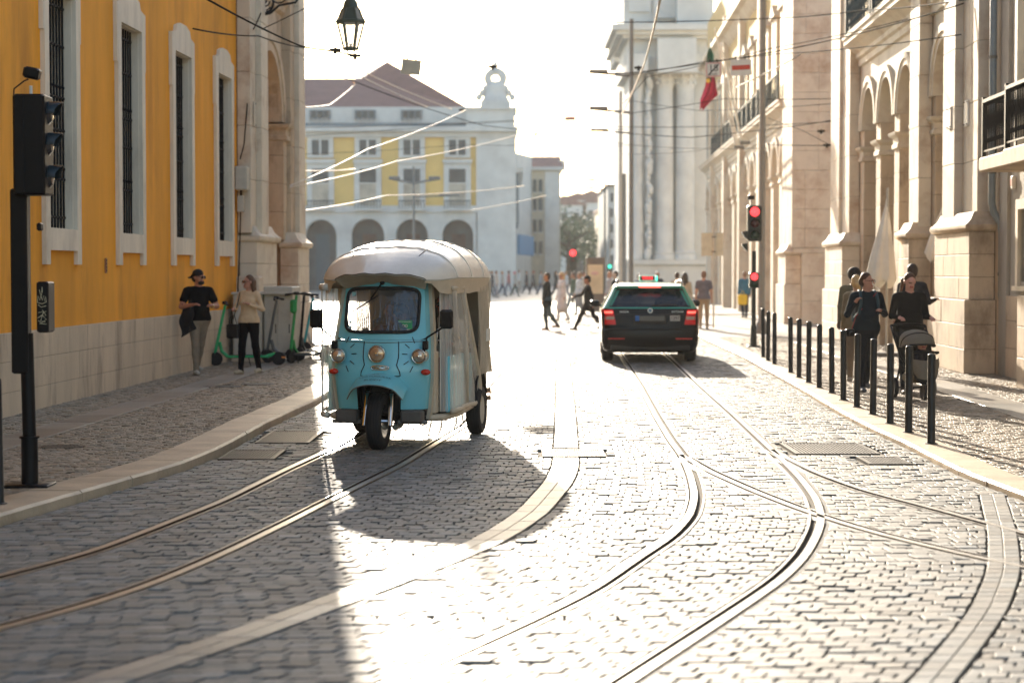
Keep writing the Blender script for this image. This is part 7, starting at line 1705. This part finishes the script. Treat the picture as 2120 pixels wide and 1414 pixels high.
# woman in beige
wp = G(516, 774, ZL)
pe, W_, hd_, hp_ = person('woman in beige cardigan and black trousers with long brown hair, walking beside the scooters', wp, R(-20), 1.53, skin=(.48, .24, .17), shirt=(.66, .50, .32), pants=(.008, .008, .009), shoe=(.5, .44, .32), legs=((10, 4), (-8, 10)), lout=(2, 1), arms=((dirv(15, -16), (.35, -.85, .05)), (dirv(5, 24), (-.62, -.6, .32))), female=True, head=(-42, 2), hair=(.10, .05, .025), hairstyle='long', glasses='sun', **PM)
bgm = mat('handbag_black', (.012, .012, .013), .5); hb = empty('handbag', 'small black handbag hanging from the woman in the beige cardigan', 'handbag', wp, R(-20)); a = W_((-.24, -.14, .62))
m_ = MB(); m_.bbox(a.x - .10, a.x + .10, a.y - .05, a.y + .05, a.z, a.z + .22, .015); m_.build('bag', bgm, hb); m_ = MB(); m_.tube([(a.x - .07, a.y, a.z + .21), (a.x - .05, a.y, a.z + .32), (a.x + .02, a.y, a.z + .36), (a.x + .07, a.y, a.z + .21)], .007, 5); m_.tube([(a.x, a.y, a.z + .3), W_((-.19, -.12, 1.12)), W_((-.15, -.05, 1.43)), W_((-.12, .1, 1.40))], .008, 5); m_.build('strap', bgm, hb, smooth='all')
sc2 = empty('neckline_top', 'dark top', 'top', wp); bpy.data.objects.remove(sc2)
# man with backpack, right
mp2 = G(1793, 811, ZR)
pe, W_, hd_, hp_ = person('man in navy sweater with glasses and backpack straps walking behind the bollards, looking aside', mp2, R(8), 1.60, skin=(.52, .27, .19), shirt=(.010, .020, .030), pants=(.010, .014, .020), shoe=(.05, .07, .10), legs=((9, 4), (-10, 14)), lout=(1, -1), arms=((dirv(-8, -17), (.28, -.70, .75)), (dirv(-8, 20), (-.55, -.80, .22))), head=(48, 4), hair=(.06, .025, .012), hairstyle='short', glasses='spec', build=1.06, **PM)
BP = mat('backpack_teal', (.02, .06, .085), .7); bk = empty('backpack', 'dark teal backpack worn by the man in the navy sweater', 'backpack', mp2, R(8)); m_ = MB()
for sd in (-1, 1): m_.tube([W_((sd * .11, .10, 1.42)), W_((sd * .115, .02, 1.475)), W_((sd * .12, -.075, 1.44)), W_((sd * .13, -.135, 1.30)), W_((sd * .15, -.10, 1.15)), W_((sd * .16, .06, 1.08))], .022, 6)
m_.build('strap', BP, bk, smooth='all'); m_ = MB(); q = W_((0, .21, 1.22)); m_.bbox(-.14, .14, q.y - .07, q.y + .09, q.z - .22, q.z + .20, .05); m_.build('pack', BP, bk, smooth=True)
cmr = empty('camera', 'black camera hanging at the hip of the man in the navy sweater', 'camera', mp2, R(8)); q = W_((-.27, -.04, .86)); m_ = MB(); m_.bbox(q.x - .06, q.x + .06, q.y - .04, q.y + .04, q.z - .05, q.z + .05, .015); m_.cyl((q.x, q.y - .04, q.z), (q.x, q.y - .10, q.z - .02), .032, n=12); m_.build('camera_body', BLACKP, cmr, smooth=True)
m_ = MB(); m_.tube([(q.x + .03, q.y, q.z + .05), W_((-.2, -.1, 1.1)), W_((.12, -.09, 1.45))], .006, 5); m_.build('camera_strap', mat('strap_red', (.3, .02, .03), .7), cmr)
# woman pushing the pram
wp2 = G(1880, 815, ZR)
pe, W_, hd_, hp_ = person('woman in a black long-sleeved top looking down and pushing the pram', wp2, R(4), 1.60, skin=(.62, .33, .25), shirt=(.006, .006, .006), pants=(.010, .012, .018), shoe=(.08, .07, .07), legs=((12, 5), (-10, 16)), lout=(2, -2), arms=((dirv(8, -14), (.16, -.88, -.06)), (dirv(8, 9), (-.02, -.88, -.06))), female=True, head=(8, 16), hair=(.08, .035, .015), hairstyle='pony', build=1.22, lean=4, **PM)
# pram
KH = mat('pram_khaki', (.17, .15, .115), .8, var=.1); pp = G(1905, 826, ZR); pr_ = empty('pram', 'khaki pushchair with black frame pushed by the woman in black', 'pram', pp, R(6))
def pw(c, r): 
    m_ = MB(); m_.lathe([(r * .72, -.022), (r * .95, -.026), (r, -.012), (r, .012), (r * .95, .026), (r * .72, .022)], c, 'X', 22); t = m_.build('wheel', RUBBER, pr_, smooth=True); m_ = MB()
    m_.lathe([(r * .74, -.016), (r * .66, -.016), (r * .66, .016), (r * .74, .016)], c, 'X', 20); m_.lathe([(0, -.02), (.022, -.02), (.022, .02), (0, .02)], c, 'X', 10)
    for k in range(5): m_.box(-.008, .008, -.008, .008, 0, r * .7, T(*c) @ Matrix.Rotation(2 * PI * k / 5, 4, 'X'))
    m_.build('rim', GREYL, t)
for x in (-.25, .25): pw((x, .30, .13), .13)
pw((-.02, -.22, .10), .10); pw((.05, -.22, .10), .10)
m_ = MB()
for x in (-.23, .23): m_.tube([(x * 1.0, .52, .92), (x, .40, .80), (x * .9, .16, .52), (x * .5, -.14, .28), (x * .15, -.22, .20)], .014, 7); m_.tube([(x, .30, .13), (x * .9, .14, .50)], .013, 6)
m_.tube([(-.25, .30, .13), (.25, .30, .13)], .012, 6); m_.tube([(-.23, .52, .92), (-.12, .545, .935), (.12, .545, .935), (.23, .52, .92)], .018, 8); m_.build('frame', BLACKP, pr_, smooth='all')
m_ = MB(); rows = []
for i in range(11):
    a = R(-12 + 92 * i / 10); row = []
    for j in range(15):
        b = PI * j / 14; row.append(Vector((-.215 * math.cos(b), .20 - .30 * math.sin(a) * (.25 + .75 * math.sin(b) ** .7), .66 + .22 * math.cos(a) * math.sin(b) ** .6 + .0)))
    rows.append(row)
m_.grid(rows, flip=True); m_.grid([[p * .99 + Vector((0, .004, 0)) for p in r_] for r_ in rows]); m_.build('hood', KH, pr_, smooth='all')
m_ = MB(); m_.tube([p for p in rows[-1]], .012, 6); m_.tube([p for p in rows[5]], .009, 6); m_.build('hood_rib', BLACKP, pr_, smooth='all')
m_ = MB(); rows = []
for (y, z, w) in ((.30, .84, .18), (.26, .62, .20), (.20, .46, .21), (.06, .38, .21), (-.08, .36, .20), (-.20, .30, .17), (-.24, .22, .13)): rows.append([Vector((w * u, y + .0 - .03 * (1 - u * u), z + .06 * u * u)) for u in np.linspace(-1, 1, 9)])
m_.grid(rows, flip=True); m_.grid([[p + Vector((0, .01, -.02)) for p in r_] for r_ in rows]); m_.build('seat', mat('pram_black', (.015, .015, .015), .8), pr_, smooth='all')
m_ = MB(); rows = []
for i in range(7): t = i / 6; rows.append([Vector(((.20 + .03 * math.sin(t * PI)) * math.cos(b) * (1 - .3 * t), -.10 - .16 * math.sin(b) - .05 * t, .50 - .24 * t + .03 * math.cos(b) ** 2)) for b in np.linspace(0, PI, 15)])
m_.grid(rows, flip=False); m_.grid([[p + Vector((0, .012, 0)) for p in r_] for r_ in rows], flip=True); m_.build('front_apron', KH, pr_, smooth='all')
m_ = MB(); m_.bbox(-.17, .17, -.02, .26, .20, .34, .04); m_.build('basket', KH, pr_, smooth=True)
m_ = MB(); m_.tube([(-.2, -.02, .58), (-.18, -.16, .60), (0, -.2, .605), (.18, -.16, .60), (.2, -.02, .58)], .016, 7); m_.build('bumper_bar', BLACKP, pr_, smooth='all')
# baby: one small continuous body
bb2 = empty('baby', 'baby in dark clothes sitting in the pram with one hand raised', 'baby', pp, R(6))
BS = mat('baby_skin', (.58, .30, .22), .5, var=.03); BC = mat('baby_navy', (.012, .012, .02), .85)
hx, hy, hz_ = .03, .02, .70
nets_mesh('body', [el((hx, hy, hz_), (.062, .066, .07), 0, k=.01), cp((hx, hy + .02, hz_ - .08), (hx, hy + .01, hz_ - .05), .03, .03, 0), cp((hx, hy + .04, .44), (hx, hy + .04, .58), .085, .075, 1, k=.03), cp((hx + .07, hy + .02, .59), (hx + .13, -.05, .52), .032, .026, 1, k=.02), cp((hx + .13, -.05, .52), (hx + .09, -.12, .57), .026, .02, 1, k=.01), el((hx + .08, -.14, .585), (.022, .022, .025), 0, k=.008), cp((hx + .075, -.15, .59), (hx + .06, -.17, .61), .007, .006, 0), cp((hx + .085, -.15, .60), (hx + .08, -.17, .625), .007, .006, 0), cp((hx + .07, -.14, .58), (hx + .05, -.155, .58), .008, .007, 0), cp((hx - .07, hy + .02, .59), (hx - .11, -.04, .50), .032, .024, 1, k=.02), cp((hx - .11, -.04, .5), (hx - .06, -.12, .47), .024, .02, 1, k=.01), el((hx - .055, -.14, .47), (.02, .022, .02), 0, k=.005),
                    cp((hx - .05, hy, .43), (hx - .08, -.16, .44), .045, .035, 1, k=.02), cp((hx - .08, -.16, .44), (hx - .07, -.22, .34), .035, .028, 1, k=.02), cp((hx + .05, hy, .43), (hx + .08, -.16, .44), .045, .035, 1, k=.02), cp((hx + .08, -.16, .44), (hx + .07, -.22, .34), .035, .028, 1, k=.02), cp((hx, hy - .066, hz_ - .008), (hx, hy - .07, hz_ - .012), .009, .01, 0, k=.01), cp((hx - .012, hy - .062, hz_ - .035), (hx + .012, hy - .062, hz_ - .035), .005, .005, 2, bias=.004), el((hx - .024, hy - .058, hz_ + .01), (.008, .006, .006), 3, bias=.003), el((hx + .024, hy - .058, hz_ + .01), (.008, .006, .006), 3, bias=.003)], .008, [BS, BC, mat('baby_lip', (.45, .12, .12), .5), mat('eye_dark', (.02, .015, .012), .2)], bb2)
nets_mesh('hair', [el((hx, hy + .015, hz_ + .02), (.066, .068, .062), 0), dict(el((hx, hy - .07, hz_ - .02), (.06, .05, .06), 0), sub=True)], .009, [mat('baby_hair', (.03, .015, .008), .7)], bb2)
# people half hidden behind the couple
person('person in a dark round helmet half hidden behind the man in the navy sweater', Vector((XX(1768, 29.5), 29.5, ZR)), R(170), 1.66, skin=(.08, .05, .04), shirt=(.14, .13, .09), pants=(.06, .06, .06), hairstyle='none', hat=('helmet', (.008, .008, .01)), legs=((8, 3), (-8, 10)), res=.013)
person('blonde person with a ponytail walking away just behind the man in the navy sweater', Vector((XX(1773, 27.6), 27.6, ZR)), R(165), 1.56, female=True, skin=(.5, .3, .2), shirt=(.20, .16, .10), pants=(.2, .16, .12), hair=(.55, .36, .16), hairstyle='pony', legs=((-8, 10), (8, 3)), res=.013)
person('dark-haired man in a dark jacket behind the woman with the pram', Vector((XX(1888, 30.0), 30.0, ZR)), R(180), 1.72, skin=(.35, .18, .12), shirt=(.02, .022, .03), pants=(.03, .03, .04), hair=(.03, .015, .01), hairstyle='curly', arms=((dirv(10, -20), (-.55, -.75, .15)), (dirv(5, 8), dirv(20, 4))), legs=((8, 3), (-8, 10)), res=.013)
# crossing pedestrians
person('man in a dark jacket and blue jeans crossing the road towards the left', G(1132, 684, 0), R(-80), 1.60, skin=(.30, .17, .11), shirt=(.012, .018, .022), pants=(.05, .085, .11), shoe=(.12, .07, .04), legs=((4, 10), (-10, 26)), lout=(0, 0), arms=((dirv(0, -6), dirv(20, -2)), (dirv(10, 6), dirv(30, 4))), hair=(.02, .015, .012), hairstyle='short', coat=True, build=1.05, res=.014)
person('man in black with a flat cap striding to the left in front of the taxi', G(1218, 684, 0), R(-84), 1.60, skin=(.28, .14, .09), shirt=(.012, .014, .018), pants=(.012, .013, .015), shoe=(.02, .02, .02), legs=((30, 4), (-22, 22)), lout=(0, 0), arms=((dirv(34, -8), (.0, -.95, -.25)), (dirv(-22, 8), dirv(-5, 4))), hairstyle='short', hair=(.03, .02, .015), hat=('cap', (.008, .008, .01)), coat=True, lean=4, res=.014)
person('dark-haired man in a black jacket and pale mask walking left behind the taxi roof', Vector((XX(1273, 60), 60, 0)), R(-75), 1.64, skin=(.45, .4, .35), shirt=(.012, .014, .016), pants=(.03, .04, .05), hair=(.012, .01, .01), hairstyle='short', res=.016)
# farther figures: (px, feet distance, height, facing, colours, label)
far = [(1163, 62, 1.60, -60, (.55, .55, .55), (.5, .5, .5), (.5, .38, .2), 'brim', 'woman in a long pale dress and straw hat in the square'),
       (1187, 74, 1.62, -80, (.10, .14, .10), (.2, .24, .25), (.06, .04, .03), None, 'figure in a dark green jacket left of the flat-capped man'),
       (1199, 70, 1.58, -70, (.55, .58, .58), (.25, .27, .28), (.3, .2, .12), None, 'figure in a white top just left of the flat-capped man'),
       (1262, 68, 1.62, -70, (.40, .38, .36), (.10, .13, .18), (.35, .2, .1), None, 'auburn-haired person in grey beside the advertising panel'),
       (1323, 66, 1.55, 20, (.12, .2, .28), (.1, .1, .12), (.3, .27, .25), None, 'grey-haired person in blue seen over the taxi roof'),
       (1361, 68, 1.62, 10, (.05, .06, .08), (.1, .1, .12), (.55, .5, .45), None, 'white-haired person in a dark coat seen over the taxi roof'),
       (1402, 60, 1.60, 160, (.40, .33, .24), (.3, .25, .2), (.05, .03, .02), None, 'dark-haired person in beige right of the taxi roof'),
       (1418, 55, 1.60, 170, (.42, .36, .27), (.15, .12, .1), (.03, .02, .015), None, 'woman in a cream coat walking away right of the taxi'),
       (1457, 52, 1.60, 175, (.12, .12, .15), (.30, .23, .15), (.16, .08, .04), None, 'man in a grey t-shirt and beige trousers walking away'),
       (1541, 64, 1.58, 190, (.04, .14, .24), (.03, .04, .06), (.2, .12, .08), None, 'person in blue with a yellow bag beside the grey mast'),
       (1013, 118, 1.66, 80, (.35, .33, .30), (.05, .06, .07), (.4, .25, .15), None, 'first walker in the square beyond the three-wheeler'),
       (1019, 121, 1.66, 80, (.05, .06, .07), (.04, .05, .07), (.3, .2, .1), None, 'dark-clad walker close to the first walker in the square'),
       (1040, 118, 1.64, 80, (.40, .38, .36), (.06, .10, .16), (.35, .22, .12), None, 'walker in pale top and blue jeans in the square'),
       (1066, 118, 1.62, 75, (.40, .42, .42), (.04, .07, .07), (.5, .15, .2), None, 'walker with pinkish hair and pale top in the square'),
       (1090, 130, 1.66, 80, (.05, .05, .06), (.04, .04, .05), (.05, .03, .02), None, 'dark figure near the corner of the palace'),
       (1104, 128, 1.66, -80, (.10, .10, .10), (.05, .05, .06), (.3, .1, .06), None, 'reddish-haired figure near the corner of the palace'),
       (1028, 112, 1.62, 70, (.5, .45, .40), (.3, .3, .32), (.12, .07, .04), None, 'walker in a cream top between the two pairs in the square'),
       (1053, 124, 1.66, -75, (.45, .2, .18), (.2, .2, .25), (.1, .06, .04), None, 'walker in a faded red top in the square'),
       (1075, 135, 1.68, 60, (.55, .55, .52), (.35, .3, .25), (.2, .12, .08), None, 'pale-clothed figure far off before the palace side'),
       (1120, 125, 1.64, 80, (.3, .32, .36), (.1, .12, .16), (.1, .06, .04), None, 'figure in a grey-blue top near the cream corner house'),
       (1172, 105, 1.62, -70, (.62, .62, .60), (.2, .22, .26), (.3, .2, .1), None, 'figure in a bright white shirt under the distant red light'),
       (1208, 88, 1.62, 85, (.5, .48, .42), (.15, .16, .2), (.1, .06, .04), None, 'figure in a stone-coloured jacket left of the advertising panel'),
       (1151, 110, 1.66, 90, (.06, .06, .06), (.04, .04, .05), (.04, .03, .02), None, 'dark figure behind the woman in the straw hat')]
for i, (px, Yp, Hh, fz, sh, pn_, hr, ht, lab) in enumerate(far):
    st = 22 if 70 < abs(fz) < 100 else 9
    person(lab, Vector((XX(px, Yp), Yp, 0 if px < 1400 or Yp > 40 and px < 1430 else ZR)), R(fz), Hh, skin=(.42, .24, .17), shirt=sh, pants=pn_, hair=hr, hairstyle='long' if 'woman' in lab else 'short', female='woman' in lab, hat=(ht, (.5, .36, .2)) if ht else None, legs=((st, 5), (-st * .8, 15)), res=.022 if Yp < 90 else .034, skirt=.45 if 'dress' in lab else 0, sleeve='short' if 't-shirt' in lab else 'long')
yb3 = empty('yellow_bag', 'yellow carrier bag held by the person in blue near the grey mast', 'bag', Vector((XX(1537, 63.8), 63.8, ZR + .45))); m_ = MB(); m_.bbox(-.16, .16, -.08, .08, 0, .36, .04); m_.build('bag', mat('bag_yellow', (.65, .45, .02), .6), yb3, smooth=True); m_ = MB(); m_.tube([(-.07, 0, .35), (0, 0, .5), (.07, 0, .35)], .01, 5); m_.build('handle', mat('bag_yellow', (.65, .45, .02), .6), yb3)
# driver and passenger of the three-wheeler
def intuk(x, y, z): return TK.matrix_basis @ Vector((x, y, z))
bpy.context.view_layer.update()
SIT = dict(seated=True, legs=((86, 66), (86, 66)), lowz=False)
person('driver in a dark jacket holding the handlebar behind the windscreen', intuk(.02, .86, -.20), R(-9.3), 1.56, skin=(.40, .2, .13), shirt=(.04, .06, .12), pants=(.03, .03, .04), arms=((dirv(48, -10), (.0, -.95, .05)), (dirv(48, 10), (0, -.95, .05))), hair=(.03, .02, .01), hat=('cap', (.03, .06, .10)), res=.012, **SIT)
person('passenger in a white shirt and sunglasses leaning out behind the driver', intuk(.30, 1.62, -.12), R(-9.3), 1.58, skin=(.42, .10, .07), shirt=(.55, .50, .42), pants=(.04, .03, .03), arms=((dirv(30, -6), (.3, -.9, .1)), (dirv(30, 10), (-.3, -.9, .1))), hair=(.08, .04, .02), glasses='sun', res=.012, **SIT)
person('second passenger in a dark red top deeper inside the three-wheeler', intuk(-.26, 1.66, -.14), R(-9.3), 1.52, skin=(.42, .22, .15), shirt=(.16, .03, .03), pants=(.04, .03, .03), female=True, arms=((dirv(30, -6), (.3, -.9, .1)), (dirv(30, 10), (-.3, -.9, .1))), hair=(.05, .03, .02), hairstyle='long', res=.013, **SIT)
rb_ = empty('red_shoulder_bag', 'red bag on the lap of the passenger in the white shirt', 'bag', intuk(.42, 1.25, .62), R(-9.3)); m_ = MB(); m_.bbox(-.12, .12, -.06, .06, 0, .2, .03); m_.build('bag', mat('red_leather', (.35, .03, .02), .5), rb_, smooth=True); m_ = MB(); m_.tube([(-.05, 0, .18), (-.12, .05, .45), (-.16, .12, .72)], .014, 5); m_.build('strap', BLACKP, rb_, smooth='all')
settle()
